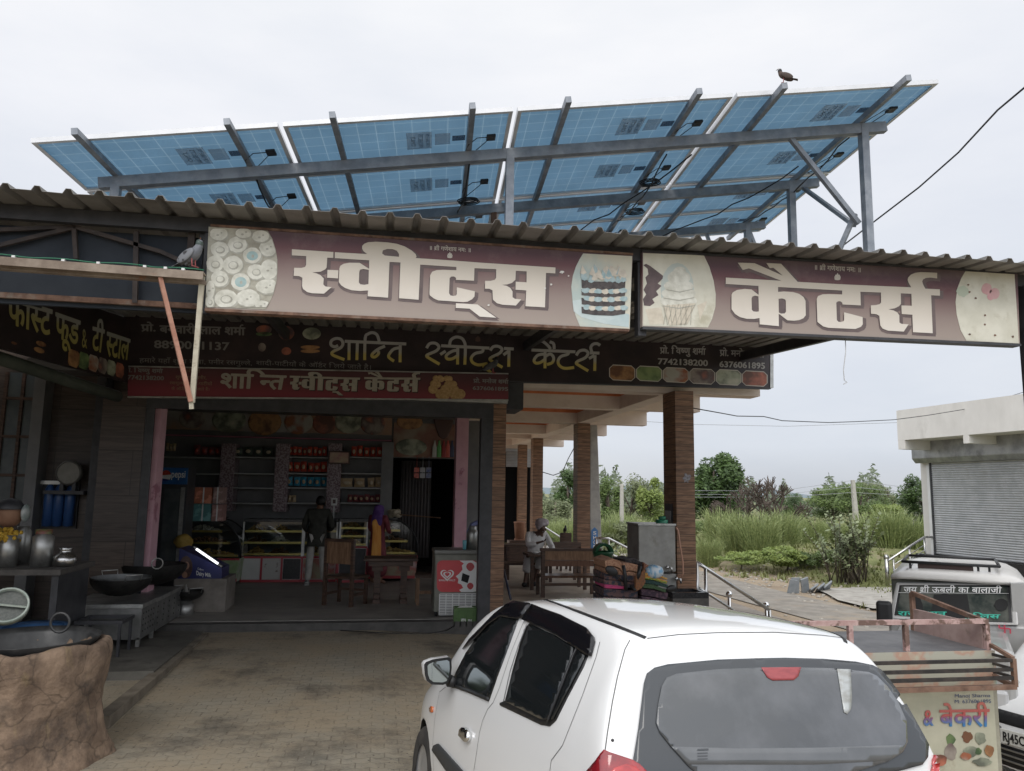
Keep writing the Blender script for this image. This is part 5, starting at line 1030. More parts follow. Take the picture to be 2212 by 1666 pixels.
class Drape:
    """lays trim, glass and lamps on a body panel: outlines are found on the body's own surface"""
    def __init__(s, me, mw):
        s.mw = mw; s.inv = mw.inverted(); s.vc = [v.co.copy() for v in me.vertices]; s.vn = [v.normal.copy() for v in me.vertices]; s.pv = [tuple(p.vertices) for p in me.polygons]; s.bvh = BVHTree.FromPolygons([v.co.copy() for v in me.vertices], [tuple(p.vertices) for p in me.polygons])
    def hit(s, u, v):
        o = s.inv @ CAM; d = (s.inv.to_3x3() @ ray(u, v)).normalized(); r = s.bvh.ray_cast(o, d)
        if r[0] is None:
            r = s.bvh.find_nearest(o + d * 4.0); return r[0], r[1]
        n = W((0, 0, 0))
        for i in s.pv[r[2]]: n += s.vn[i] / ((s.vc[i] - r[0]).length + .002)
        n.normalize(); return r[0], (n if n.dot(d) < 0 else -n)
    def patch(s, P, off, step=9):
        B_ = []
        for i in range(len(P)):
            a = W((*P[i], 0)); b = W((*P[(i + 1) % len(P)], 0)); k = max(1, int((b - a).length / step)); B_ += [a.lerp(b, j / k) for j in range(k)]
        n = len(B_); pts = [W((p.x, p.y)) for p in B_]; xs = [p.x for p in pts]; ys = [p.y for p in pts]
        x = min(xs) + step * .5
        while x < max(xs):
            y = min(ys) + step * .5
            while y < max(ys):
                if inside_poly(x, y, B_, step * .45): pts.append(W((x, y)))
                y += step
            x += step
        vs, es, fs = delaunay_2d_cdt(pts, [(i, (i + 1) % n) for i in range(n)], [list(range(n))], 1, 1e-4)[:3]
        V = []
        for q in vs: h, nn = s.hit(q.x, q.y); V.append(h + nn * off)
        F = [tuple(f) for f in fs]; m = MB()
        oc = s.inv @ CAM
        G = []
        for f in F:
            A, b, c = V[f[0]], V[f[1]], V[f[2]]; G.append(f if (b - A).cross(c - A).dot(oc - A) > 0 else f[::-1])
        m.add(V, G, True); return m
    def ribbon(s, P, w_, off):
        m = MB(); H = []
        for i in range(len(P) - 1):
            k = max(2, int(hypot(P[i + 1][0] - P[i][0], P[i + 1][1] - P[i][1]) / 8)); H += [(P[i][0] + (P[i + 1][0] - P[i][0]) * j / k, P[i][1] + (P[i + 1][1] - P[i][1]) * j / k) for j in range(k)]
        H.append(P[-1]); Q = [s.hit(*p) for p in H]; V = []
        for i, (p, n) in enumerate(Q):
            d = (Q[min(i + 1, len(Q) - 1)][0] - Q[max(i - 1, 0)][0]).normalized(); c = d.cross(n).normalized(); V += [p + c * w_ / 2 + n * off, p - c * w_ / 2 + n * off]
        oc = s.inv @ CAM; F = []
        for i in range(len(Q) - 1):
            f = (2 * i, 2 * i + 1, 2 * i + 3, 2 * i + 2); A, b, c = V[f[0]], V[f[1]], V[f[2]]; F.append(f if (b - A).cross(c - A).dot(oc - A) > 0 else f[::-1])
        m.add(V, F, True); return m
    def mirror(s, mb, off):
        m = MB()
        V = []
        for v in mb.V:
            r = s.bvh.ray_cast(W((1.6, v.y, v.z)), W((-1, 0, 0))); V.append(W((r[0].x + off, v.y, v.z)) if r[0] is not None else W((-v.x, v.y, v.z)))
        m.add(V, [f[::-1] for f in mb.F], True); return m
def lpart(mb, name, mat, root, th=.006, label=None):
    o = part(mb, name, mat, root, local=True, label=label)
    if th: q = o.modifiers.new('thick', 'SOLIDIFY'); q.thickness = th; q.offset = -1
    return o
cE_ = [(.52, 3.34, .22), (.58, 3.36, .45), (.62, 3.28, .68), (.655, 3.0, .80), (.672, 2.62, .895), (.645, 2.25, 1.20), (.59, 1.88, 1.395), (.568, 1.4, 1.43), (.553, .9, 1.425), (.548, .5, 1.405), (.548, .33, 1.375), (.605, .265, 1.28), (.685, .19, 1.12), (.735, .12, .965), (.74, .075, .75), (.725, .05, .5), (.64, .09, .2)]
cC_ = [(0, 3.43, .2), (0, 3.45, .45), (0, 3.40, .66), (0, 3.15, .79), (0, 2.78, .92), (0, 2.42, 1.19), (0, 2.04, 1.41), (0, 1.5, 1.475), (0, .9, 1.472), (0, .45, 1.452), (0, .26, 1.425), (0, .215, 1.335), (0, .115, 1.13), (0, .045, .95), (0, .005, .75), (0, -.02, .5), (0, .02, .2)]
cB_ = [(.58, 3.26, .19), (.66, 3.16, .18), (.69, 3.05, .18), (.70, 2.9, .18), (.705, 2.6, .18), (.705, 2.25, .18), (.705, 1.9, .18), (.705, 1.45, .18), (.705, 1.0, .18), (.70, .75, .18), (.70, .6, .18), (.70, .5, .18), (.69, .41, .18), (.69, .33, .18), (.68, .25, .18), (.67, .18, .18), (.63, .12, .18)]
def car_hw(y): return .755 - .11 * sstep(2.7, 3.4, y)
def car_belt(y): return 1.03 - .083 * y if y < 2.5 else .83
car = thing('hatchback_car', 'white hatchback parked in the foreground with black tinted windows and rain visors', 'car', (1.4546, 2.5497, .0812))
ch, cs_ = .15327, None
Rz = Matrix.Rotation(.15327, 4, 'Z'); Rx = Matrix.Rotation(-.06825, 4, 'X'); Ry = Matrix.Rotation(.06144, 4, 'Y')
car.matrix_world = Matrix.Translation((1.4546, 2.5497, .0812)) @ Rz @ Rx @ Ry
CW = Matrix.Translation((1.4546, 2.5497, .0812)) @ Rz @ Rx @ Ry
Vb, Fb = car_surface(cE_, cC_, cB_, car_hw, car_belt)
wheels = [((sx * .72, y, .28), .325, .2) for sx in (-1, 1) for y in (.45, 2.76)]
solid = evaluated(Vb, Fb, 3); dr = Drape(solid, CW)
bm_ = evaluated(Vb, Fb, 3, wheels); bm_.materials.append(PAINT); bm_.shade_smooth(); bm_.set_sharp_from_angle(angle=radians(38)); o = link('body', bm_, car)
m = MB(); m.bx(-.62, .62, .2, 3.2, .16, .60); part(m, 'underbody', BLKT, car, local=True)
c1 = crop(1600, 2300, 2700); c4 = crop(2400, 2300, 4080)
def T(c, P): return [c(*p) for p in P]
def both(P, off, name, mat, th=.006, step=9):
    a = dr.patch(P, off, step); lpart(a, name, mat, car, th); lpart(dr.mirror(a, off), name, mat, car, th)
both(T(c1, [(398, 868), (440, 760), (520, 605), (600, 490), (720, 365), (800, 305), (945, 325), (860, 560), (770, 800), (705, 988)]), .004, 'front_side_window', TINT)
both(T(c1, [(503, 583), (560, 500), (640, 420), (760, 300), (850, 232), (905, 209), (1038, 226), (1000, 300), (975, 332), (935, 340), (800, 318), (700, 390), (610, 490)]), .016, 'rain_visor', VISR, .012)
both(T(c1, [(1030, 368), (1410, 566), (1497, 632), (1462, 720), (1335, 960), (1240, 1150), (1190, 1197), (1120, 1185), (790, 1027), (792, 1008), (835, 990), (900, 720), (985, 420)]), .0035, 'window_rubber', BLKT)
both(T(c1, [(1040, 385), (1250, 475), (1395, 570), (1385, 620), (1190, 1150), (1130, 1140), (845, 1000), (905, 770), (975, 560)]), .012, 'rear_side_window', TINT)
both(T(c1, [(1430, 590), (1488, 636), (1450, 720), (1325, 960), (1232, 1140), (1205, 1150), (1310, 880)]), .012, 'quarter_window', TINT)
both(T(c1, [(1058, 234), (1300, 322), (1500, 422), (1553, 487), (1558, 522), (1528, 640), (1495, 632), (1410, 572), (1250, 472), (1030, 370), (982, 350)]), .018, 'rain_visor', VISR, .014)
lpart(dr.ribbon(T(c1, [(1420, 580), (1390, 640), (1300, 880), (1190, 1165)]), .012, .015), 'window_bar', M('window_bar_grey', (.03, .03, .032), r=.35), car, .004)
lpart(dr.ribbon(T(c1, [(1020, 390), (955, 560), (890, 760), (838, 1000)]), .006, .015), 'window_channel', M('channel_grey', (.16, .165, .17), r=.3), car, .003)
lpart(dr.ribbon(T(c1, [(395, 862), (550, 915), (705, 982)]), .018, .008), 'window_weatherstrip', BLKT, car, .006)
seams = [[(1590, 520), (1560, 640), (1450, 950), (1330, 1250), (1290, 1350), (1200, 1470), (1190, 1552)], [(1048, 232), (970, 380), (880, 600), (780, 900), (735, 1005), (690, 1060), (650, 1150), (625, 1250), (580, 1552)], [(1830, 505), (1790, 580), (1730, 800), (1690, 1000), (1650, 1250), (1632, 1385)], [(355, 880), (305, 920), (290, 1000), (265, 1150), (250, 1350), (258, 1552)]]
for P in seams: lpart(dr.ribbon(T(c1, P), .004, .0012), 'panel_gap', SEAM, car, 0)
lpart(dr.ribbon(T(c4, [(235, 322), (400, 302), (600, 292), (900, 290), (1150, 305), (1320, 326)]), .005, .0012), 'panel_gap', SEAM, car, 0)
a = dr.ribbon(T(c1, [(1060, 150), (1250, 215), (1400, 272), (1700, 385), (1850, 445), (1955, 488)]), .016, .003); lpart(a, 'roof_strip', BLKT, car, .004)
b = MB()
for v in a.V: pass
Vm = []
for v in a.V: r_ = dr.bvh.ray_cast(W((-v.x, v.y, 3)), W((0, 0, -1))); Vm.append(r_[0] + W((0, 0, .003)))
b.add(Vm, [f[::-1] for f in a.F], True); lpart(b, 'roof_strip', BLKT, car, .004)
lpart(dr.patch(T(c4, [(150, 1050), (157, 970), (185, 800), (215, 560), (230, 510), (270, 480), (340, 462), (600, 437), (800, 430), (950, 427), (1150, 433), (1320, 448), (1410, 467), (1455, 492), (1495, 540), (1568, 640), (1650, 785), (1702, 880), (1698, 945), (1668, 985), (1500, 1030), (1000, 1070), (500, 1070)]), .010, 12), 'rear_window', FRIT, car)
lpart(dr.patch(T(c4, [(275, 770), (285, 680), (305, 580), (330, 535), (380, 515), (600, 490), (900, 478), (1200, 485), (1380, 505), (1425, 525), (1480, 580), (1535, 660), (1580, 760), (1585, 870), (1560, 920), (1480, 970), (1350, 1010), (1150, 1060), (520, 1060), (440, 990), (350, 890), (295, 820)]), .016, 12), 'rear_glass', REARG, car, .002)
lpart(dr.patch(T(c4, [(352, 893), (700, 902), (1100, 898), (1560, 885), (1545, 925), (1480, 965), (1100, 985), (700, 985), (442, 985)]), .0174, 12), 'shelf_seen_through_glass', M('shelf_behind_glass', (.10, .106, .113), (.135, .14, .148), sc=3, r=.06, coat=.4), car, .001)
lpart(dr.patch(T(c4, [(820, 482), (1028, 480), (1013, 528), (990, 548), (880, 550), (852, 534)]), .019), 'brake_lamp', M('brake_lamp_behind_glass', (.27, .055, .062), (.34, .07, .075), sc=20, r=.12, st=(1, 1, 4)), car, .002)
lpart(dr.patch(T(c4, [(1215, 490), (1285, 492), (1291, 640), (1286, 700), (1267, 725), (1250, 715)]), .019), 'far_window_seen_through_glass', M('glass_gap_light', (.42, .44, .44), (.30, .30, .28), sc=14, r=.12, st=(1, 1, 3)), car, .002)
m = dr.patch(T(c4, [(487, 905), (545, 903), (545, 912), (487, 914)]), .019); 
for y in (925, 940, 955): q = dr.patch(T(c4, [(487, y), (540, y - 2), (540, y + 5), (487, y + 7)]), .019); m.add(q.V, q.F)
lpart(m, 'glass_etching', FRIT, car, 0)
TLt = T(c1, [(1630, 1388), (1680, 1412), (1840, 1465), (1900, 1500), (1960, 1560), (1960, 1640), (1500, 1640), (1500, 1560), (1570, 1480)])
lpart(dr.patch(TLt, .012), 'tail_lamp', M('dark_red_lamp', (.11, .006, .012), (.36, .02, .025), sc=7, r=.1, coat=1), car, .012); lpart(dr.patch(T(c1, [(1700, 1530), (1790, 1500), (1870, 1520), (1920, 1570), (1920, 1630), (1620, 1630)]), .0145), 'tail_lamp_reflector', LAMPR, car, .004)
lpart(dr.patch(T(c4, [(1775, 887), (1805, 920), (1850, 985), (1880, 1040), (1720, 1040), (1722, 960), (1745, 908)]), .012), 'tail_lamp', LAMPR, car, .012)
lpart(dr.patch(T(c1, [(258, 1385), (270, 1350), (300, 1335), (520, 1580), (400, 1590)]), .014), 'side_moulding', M('grey_moulding', (.035, .037, .038), r=.6), car, .014)
lpart(dr.patch(T(c1, [(484, 1270), (490, 1225), (512, 1205), (535, 1210), (560, 1245), (560, 1300), (548, 1322), (528, 1318)]), .022), 'door_handle', CHROME, car, .02)
lpart(dr.patch(T(c1, [(230, 1050), (245, 1035), (258, 1040), (255, 1080), (246, 1088), (232, 1075)]), .010), 'indicator', AMBER, car, .01)
m = MB(); m.ell(dr.hit(*c1(1690, 1307))[0], .006, 8, 6); m.ell(dr.hit(*c1(1380, 268))[0], .004, 8, 6); part(m, 'rivet', DSTEEL, car, local=True)
# door mirror
def mirror_at():
    o_ = dr.inv @ CAM; d = (dr.inv.to_3x3() @ ray(*c1(285, 755))).normalized(); t = (-.84 - o_.x) / d.x; return o_ + d * t
mc_ = mirror_at(); mroot = W(mc_)
def mp_(x, y, dy=0.0): # px of the crop -> car-local plane facing back through the mirror centre
    o_ = dr.inv @ CAM; d = (dr.inv.to_3x3() @ ray(*c1(x, y))).normalized(); t = (mroot.y + dy - o_.y) / d.y; return o_ + d * t
shell = [(180, 700), (195, 680), (250, 658), (375, 640), (398, 655), (402, 720), (395, 800), (370, 850), (330, 864), (240, 860), (200, 830), (185, 780)]
m = MB(); m.poly([mp_(*p) for p in shell], (0, -1, 0), 0); fr_ = [mp_(*p) for p in shell]; ctr = sum(fr_, W((0, 0, 0))) / len(fr_); k = len(fr_)
V = fr_ + [ctr + (p - ctr) * 1.04 + W((0, .05, 0)) for p in fr_] + [ctr + (p - ctr) * .8 + W((-.01, .12, 0)) for p in fr_]; m2 = MB(); F = []
for r_ in range(2):
    for i in range(k): F.append((r_ * k + i, r_ * k + (i + 1) % k, (r_ + 1) * k + (i + 1) % k, (r_ + 1) * k + i))
F.append(tuple(2 * k + i for i in range(k))); m2.add(V, F, True); part(m2, 'mirror_housing', PAINT, car, local=True)
m.add([p + W((0, -.001, 0)) for p in fr_], [tuple(range(k))]); part(m, 'mirror_rim', BLKT, car, local=True)
m = MB(); m.poly([ctr + (p - ctr) * .80 + W((.002, -.006, 0)) for p in fr_], (0, -1, 0), .002); part(m, 'mirror_glass', M('mirror_glass', (.55, .60, .60), r=.03, met=1), car, local=True)
e = dr.hit(*c1(430, 850))[0]; m = MB(); m.tube([mp_(380, 830, .03), mp_(405, 835, .03).lerp(e, .5), e], [.035, .03, .03], 8); part(m, 'mirror_arm', BLKT, car, local=True)
for sx in (-1, 1):
    for y in (.45, 2.76):
        t = MB(); t.lathe((sx * .66, y, .28), [(.17, -.075), (.255, -.08), (.278, -.06), (.28, 0), (.278, .06), (.255, .08), (.17, .075)], 32, Matrix.Rotation(pi / 2, 3, 'Y')); w_ = part(t, 'wheel', RUBR, car, local=True)
        t = MB(); t.lathe((sx * .66 + sx * .03, y, .28), [(0, .03 * sx), (.06, .035 * sx), (.10, .02 * sx), (.165, .03 * sx), (.175, .045 * sx), (.178, 0)], 32, Matrix.Rotation(pi / 2, 3, 'Y')); part(t, 'rim', M('wheel_cover_silver', (.48, .48, .48), r=.35, met=.7), w_, local=True)
# windscreen and headlamps on the side that faces the shop
def front_patch(P, off):
    pts = [W(p) for p in P]; n = len(pts); B_ = []
    for i in range(n): a, b = pts[i], pts[(i + 1) % n]; B_ += [a.lerp(b, j / 6) for j in range(6)]
    xs = [p.x for p in B_]; ys = [p.y for p in B_]; n = len(B_); g_ = [W((x, y)) for x in [min(xs) + (max(xs) - min(xs)) * i / 12 for i in range(1, 12)] for y in [min(ys) + (max(ys) - min(ys)) * i / 6 for i in range(1, 6)]]
    vs, es, fs = delaunay_2d_cdt(B_ + g_, [(i, (i + 1) % n) for i in range(n)], [list(range(n))], 1, 1e-4)[:3]; m = MB(); V = []
    for q in vs: r_ = dr.bvh.ray_cast(W((q.x, 5, q.y)), W((0, -1, 0))); V.append((r_[0] + r_[1] * off) if r_[0] is not None else W((q.x, 3, q.y)))
    m.add(V, [f if (V[f[1]] - V[f[0]]).cross(V[f[2]] - V[f[0]]).y > 0 else f[::-1] for f in map(tuple, fs)], True); return m
lpart(front_patch([(-.56, .95), (.56, .95), (.46, 1.36), (-.46, 1.36)], .004), 'windscreen', TINT, car)
for sg in (-1, 1): lpart(front_patch([(sg * .36, .6), (sg * .56, .6), (sg * .58, .72), (sg * .40, .70)][::sg], .006), 'headlamp', M('headlamp_glass', (.5, .5, .5), r=.05, coat=1), car)

# ================================================================ right side: shuttered shop, stairs, jeep, cart, second car, slabs, wall
cR = crop(3500, 1500, 4080, 1208.0); cJ = crop(3300, 2150, 4080, 1409.0); cV = crop(2600, 1550, 4080)
_a = radians(4.8); dN = W((sin(_a), -cos(_a), 0)); nO = W((-cos(_a), -sin(_a), 0)); wP = on(*cR(462, 1000), Y=21.2); wP = W((wP.x, wP.y, -.6))
def wq(x, y, o=0.0): u, v = cR(x, y); return onp(u, v, wP + nO * o, nO)
def wl(p): q = p - wP; return q.dot(dN), q.dot(nO), q.z
def wbox(s0, s1, o0, o1, z0, z1):
    m = MB(); g = lambda s, o, z: wP + dN * s + nO * o + W((0, 0, z)); m.hexa([g(s0, o0, z0), g(s1, o0, z0), g(s1, o1, z0), g(s0, o1, z0), g(s0, o0, z1), g(s1, o0, z1), g(s1, o1, z1), g(s0, o1, z1)]); return m
ws = thing('shuttered_shop', 'white single storey shop with a closed grey rolling shutter at the right edge', 'shop', wP)
zb = wl(wq(490, 1475))[2]; zt = wl(wq(460, 715))[2]; OUT = 1.25
part(wbox(-.5, 9, -4.5, -.02, -.3, zt + 1.6), 'wall', WALLW, ws)
part(wbox(-.6, 9.2, -.02, .25, -.5, zb - .02), 'plinth', GRAN, ws)
m = MB(); n_ = int((zt - zb) / .066); g = []
for i in range(n_ * 4 + 1):
    z = zb + (zt - zb) * i / (n_ * 4); o = .05 + .014 * (0, .8, 1, .8)[i % 4]; g.append([wP + dN * s + nO * o + W((0, 0, z)) for s in (.02, 3, 6, 8.5)])
m.grid(g, smooth=False); part(m, 'shutter', SHUT, ws)
part(wbox(-.18, -.04, -.01, .06, zb - .3, zt + .1), 'white_pilaster', WHITEP, ws); part(wbox(-.04, .02, -.01, .09, zb - .05, zt), 'shutter_guide', DSTEEL, ws)
z1 = wl(wq(365, 540, .3))[2]; g_ = [wP + dN * s + nO * o + W((0, 0, z)) for s, (o, z) in [(s, q) for s in (-.45, 9) for q in ((-.01, zt), (.22, zt - .02), (.34, zt + .12), (.34, z1 + .05), (-.01, z1 + .08))]]
m = MB(); m.add(g_, [(0, 1, 6, 5), (1, 2, 7, 6), (2, 3, 8, 7), (3, 4, 9, 8), (4, 3, 2, 1, 0), (5, 6, 7, 8, 9)]); part(m, 'shutter_housing', M('zinc_sheet', (.26, .265, .27), (.42, .425, .43), sc=2.4, r=.45, met=.5, c3=(.20, .20, .20), sc3=4, lo3=.58), ws, bevel=.02)
f0 = wq(148, 285, OUT); fb = wq(160, 607, OUT); fm = wq(192, 530, OUT); s0 = wl(f0)[0]
part(wbox(s0, 9, OUT - .14, OUT, wl(fm)[2], wl(f0)[2]), 'fascia', WALLW, ws); part(wbox(s0 + .01, 9, -1.0, OUT - .141, wl(fm)[2] + .004, wl(fm)[2] + .16), 'canopy_slab', WALLW, ws)
part(wbox(s0 + .002, s0 + .28, -.01, OUT - .002, wl(fb)[2], wl(fm)[2] + .003), 'beam', WALLW, ws)
a = wl(wq(703, 520, OUT))[0]; b = wl(wq(752, 520, OUT))[0]; part(wbox(a, b, -.01, OUT - .002, wl(wq(720, 556, OUT))[2], wl(fm)[2] + .003), 'beam', WALLW, ws)
# stairs with rail
st = thing('granite_stairs', 'black granite steps climbing to the shuttered shop', 'stairs', wP + nO * 2.4)
for i in range(7): part(wbox(-.6, 2.6, .25 + .18 * (6 - i), .25 + .18 * (7 - i), -.5, (zb - .02) * (i + .6) / 7.6), 'step', GRAN, st)
ra, rb = on(*cR(66, 1500), Y=20.6), on(*cR(380, 1335), Y=21.3)
t = thing('stair_railing', 'stainless railing with four thin bars beside the black granite stairs', 'railing', ra)
m = MB(); m.cyl(W((ra.x, ra.y, -.6)), ra, .055); m.ell(ra, .075, 12, 8); part(m, 'newel_post', STEEL, t)
m = MB(); a = on(*cR(80, 1530), Y=20.65); m.tube([a, rb, on(*cR(455, 1332), Y=21.3)], .035, 8); part(m, 'handrail', STEEL, t)
for k in range(4):
    q = W((0, 0, -.16 * (k + 1) - .06)); m = MB(); m.tube([a.lerp(rb, .12) + q, rb + q], .013, 6); part(m, 'bar', STEEL, t)
for k in (.14, .58, 1.0): q = a.lerp(rb, k); m = MB(); m.cyl(q - W((0, 0, .9)), q, .028); part(m, 'post', STEEL, t)
# pale slab forecourt, stone slabs, low wall
m = MB(); m.grid([[W((x + .4 * sin(y), y, gz(x, y) + .06)) for x in (11.6, 12.4, 13.4, 14.4)] for y in (16.6, 18, 19.2, 20.2)]); setting(m, 'pavement', conc)
rnd = random.Random(12); SL = M('grey_stone_slab', (.20, .225, .245), (.28, .30, .32), sc=5, r=.7)
for i, (u, v, w_, h, ry, tilt, lb) in enumerate([(820, 1140, .20, .42, .15, .22, 'upright grey stone slab, leftmost of the dumped slabs'), (845, 1142, .22, .46, -.02, .18, 'upright grey stone slab, second from the left of the dumped slabs'), (910, 1160, .22, .48, -.30, .35, 'leaning grey stone slab between the upright and the flat ones'), (940, 1172, .26, .5, -.55, 1.05, 'low lying grey stone slab left of the flat heap'), (985, 1176, .26, .5, -.6, 1.0, 'low lying grey stone slab in the middle of the flat heap'), (1030, 1178, .3, .55, -.65, .95, 'low lying grey stone slab, rightmost of the dumped slabs')]):
    p = on(*cV(u, v), Y=19.6 + .1 * i); p.z = gz(p.x, p.y); R = Matrix.Rotation(ry, 3, 'Y') @ Matrix.Rotation(tilt, 3, 'X'); m = MB(); m.ob(p + R @ W((0, 0, h * .42)), (w_, .045, h), R); solo(m, 'stone_slab', SL, lb, 'slab', 'stone slabs dumped by the road')
rm = MB(); PB = M('pebble_stone', (.33, .30, .26), (.46, .43, .38), sc=20, r=.9)
for i in range(420):
    Y = rnd.uniform(14, 26); X = 12.2 + rnd.gauss(0, 1.2); s = rnd.uniform(.02, .07); rm.ell((X, Y, gz(X, Y) + s * .2), (s, s * .8, s * .5), 6, 4, jit=.25)
o = solo(rm, 'rubble', PB, 'loose stones scattered along the road edge', 'stones', loc=W((0, 0, 0))); o['kind'] = 'stuff'
a = on(*cV(1248, 800), Y=47); b = on(*cV(1690, 735), Y=45); m = MB(); z1 = on(*cV(1248, 735), Y=47).z; m.hexa([W((a.x, 47, -.6)), W((b.x, 45, -.6)), W((b.x, 45.3, -.6)), W((a.x, 47.3, -.6)), W((a.x, 47, z1)), W((b.x, 45, z1)), W((b.x, 45.3, z1)), W((a.x, 47.3, z1))])
solo(m, 'low_wall', M('old_wall', (.26, .235, .21), (.38, .35, .31), sc=1.5, r=.9, c3=(.09, .08, .07), sc3=1.1, lo3=.5), 'old stained low wall behind the leaning pole', 'wall')
# foreground bank of earth by the road
# ---------------------------------------------------------------- jeep
JA = YAW + radians(30); r0 = W((cos(JA), -sin(JA), 0)); f0_ = W((sin(JA), cos(JA), 0)); _jc = onp(*cJ(900, 590), _f0 * 8.9, _f0)
def jq(x, y, D): u, v = cJ(x, y); return onp(u, v, _jc + f0_ * (D - 8.9), f0_)
SILV = M('silver_paint', (.40, .395, .385), (.45, .445, .43), sc=3, r=.38, met=.25, coat=.5); GLJ = M('windscreen_glass', (.035, .045, .042), (.12, .125, .11), sc=2.2, r=.05, lo=.45, hi=.6, coat=.6)
JD = 8.9; jc = jq(900, 590, JD); jg = gz(jc.x, jc.y)
jeep = thing('jeep', 'silver jeep facing the camera with white Hindi writing across its windscreen', 'jeep', W((jc.x, jc.y, jg)))
def jl(x, y, z): return W((jc.x, jc.y, jg)) + r0 * x + f0_ * y + W((0, 0, z))
sc_ = JD / FPX / 1.84448 * .55359
def jx(x): return (x - 900) * sc_
zr = jq(900, 305, JD).z - jg; zw0 = jq(900, 590, JD).z - jg; WJ = (jq(1350, 450, JD) - jq(455, 450, JD)).dot(r0) / 2; jc = (jq(1350, 590, JD) + jq(455, 590, JD)) / 2
def jbox(x0, x1, y0, y1, z0, z1, tx=0, ty0=0, ty1=0):
    m = MB(); m.hexa([jl(x0, y0, z0), jl(x1, y0, z0), jl(x1, y1, z0), jl(x0, y1, z0), jl(x0 + tx, y0 + ty0, z1), jl(x1 - tx, y0 + ty0, z1), jl(x1 - tx, y1 - ty1, z1), jl(x0 + tx, y1 - ty1, z1)]); return m
part(jbox(-WJ - .03, WJ + .16, .02, 2.7, .35, zw0 + .01), 'body', SILV, jeep, bevel=.03)
part(jbox(-WJ + .08, WJ - .08, -1.25, .03, .5, zw0 - .06), 'hood', SILV, jeep, bevel=.06)
for sg in (-1, 1):
    m = MB(); g = []
    for i in range(9):
        a = pi * i / 8; g.append([jl(sg * (WJ - .26) + sg * .32 * k, -.75 - .52 * cos(a), .55 + .42 * sin(a) * (1 - .25 * k * k)) for k in (0, .5, .8, 1)])
    g = [[*r, r[-1] - W((0, 0, .25))] for r in g]; m.grid(g); part(m, 'fender', SILV, jeep)
    m = MB(); m.lathe(jl(sg * (WJ - .1), -.72, .36), [(.16, -.1), (.34, -.1), (.36, 0), (.34, .1), (.16, .1)], 24, Matrix.Rotation(-JA, 3, 'Z') @ Matrix.Rotation(pi / 2, 3, 'Y')); part(m, 'wheel', RUBR, jeep)
    m = MB(); m.lathe(jl(sg * (WJ - .1), 2.1, .36), [(.16, -.1), (.34, -.1), (.36, 0), (.34, .1), (.16, .1)], 24, Matrix.Rotation(-JA, 3, 'Z') @ Matrix.Rotation(pi / 2, 3, 'Y')); part(m, 'wheel', RUBR, jeep)
    part(jbox(sg * (WJ - .28) - .12, sg * (WJ - .28) + .12, -1.3, -1.24, .62, .86), 'headlamp', M('headlamp_glass', (.5, .5, .5), r=.05, coat=1), jeep, bevel=.05)
part(jbox(-WJ - .02, WJ + .02, -1.45, -1.3, .4, .58), 'bumper', DSTEEL, jeep, bevel=.03); part(jbox(-.3, .3, -1.28, -1.25, .55, .9), 'grille', BLKT, jeep)
# windscreen frame, glass, roof
tl, tr, br, bl = [(p[0], p[1]) for p in ((500, 310), (1325, 310), (1352, 600), (452, 590))]
def jp(x, y, rake=0.0): k = (590 - y) / 285; return jq(x, y, JD + .25 * k + rake)
fo = [jp(488, 312), jp(1345, 312), jp(1372, 618), jp(428, 605)]; fi = [jp(515, 330), jp(1300, 330), jp(1318, 598), jp(472, 572)]
m = MB(); m.poly([fo, fi[::-1]], -f0_, 0); D = f0_ * .06; m2 = MB(); V = fo + fi + [p + D for p in fo] + [p + D for p in fi]; F = []
for i in range(4): j = (i + 1) % 4; F += [(i, j, 4 + j, 4 + i), (8 + i, 12 + i, 12 + j, 8 + j), (i, 8 + i, 8 + j, j), (4 + i, 4 + j, 12 + j, 12 + i)]
m2.add(V, F); part(m2, 'windscreen_frame', SILV, jeep, bevel=.015)
m = MB(); ce = sum(fi, W((0, 0, 0))) / 4; m.poly([ce + (p - ce) * 1.02 + f0_ * .012 for p in fi], -f0_, 0); fi2 = [ce + (p - ce) * 1.02 + f0_ * .012 for p in fi]; m.V = m.V[:]; part(m, 'windscreen', GLJ, jeep)
m = MB(); V = [ce + (p - ce) * 1.015 + f0_ * .004 for p in fi] + [ce + (p - ce) * .965 + f0_ * .004 for p in fi]; m.add(V, [(i, (i + 1) % 4, 4 + (i + 1) % 4, 4 + i) for i in range(4)]); part(m, 'windscreen_rubber', BLKT, jeep)
Hn = -f0_
def jt(txt, q, mat, bold, name='windscreen_writing'):
    m = MB(); write(m, txt, [jp(*p) for p in q], Hn, bold, off=.006); part(m, name, mat, jeep)
jt('जय श_ी ऊबली का बालाजी', ((545, 342), (1248, 345), (1244, 384), (543, 378)), WHITEP, .012); jt('राजस~थान', ((505, 518), (850, 520), (845, 553), (500, 545)), M('green_lettering', (.04, .42, .31), r=.5), .02); jt('पुिलस', ((980, 535), (1235, 540), (1230, 567), (975, 563)), M('green_lettering', (.04, .42, .31), r=.5), .02)
m = MB(); m.bar(jp(505, 382) + Hn * .004, jp(1300, 388) + Hn * .004, .006, .004); part(m, 'windscreen_line', WHITEP, jeep)
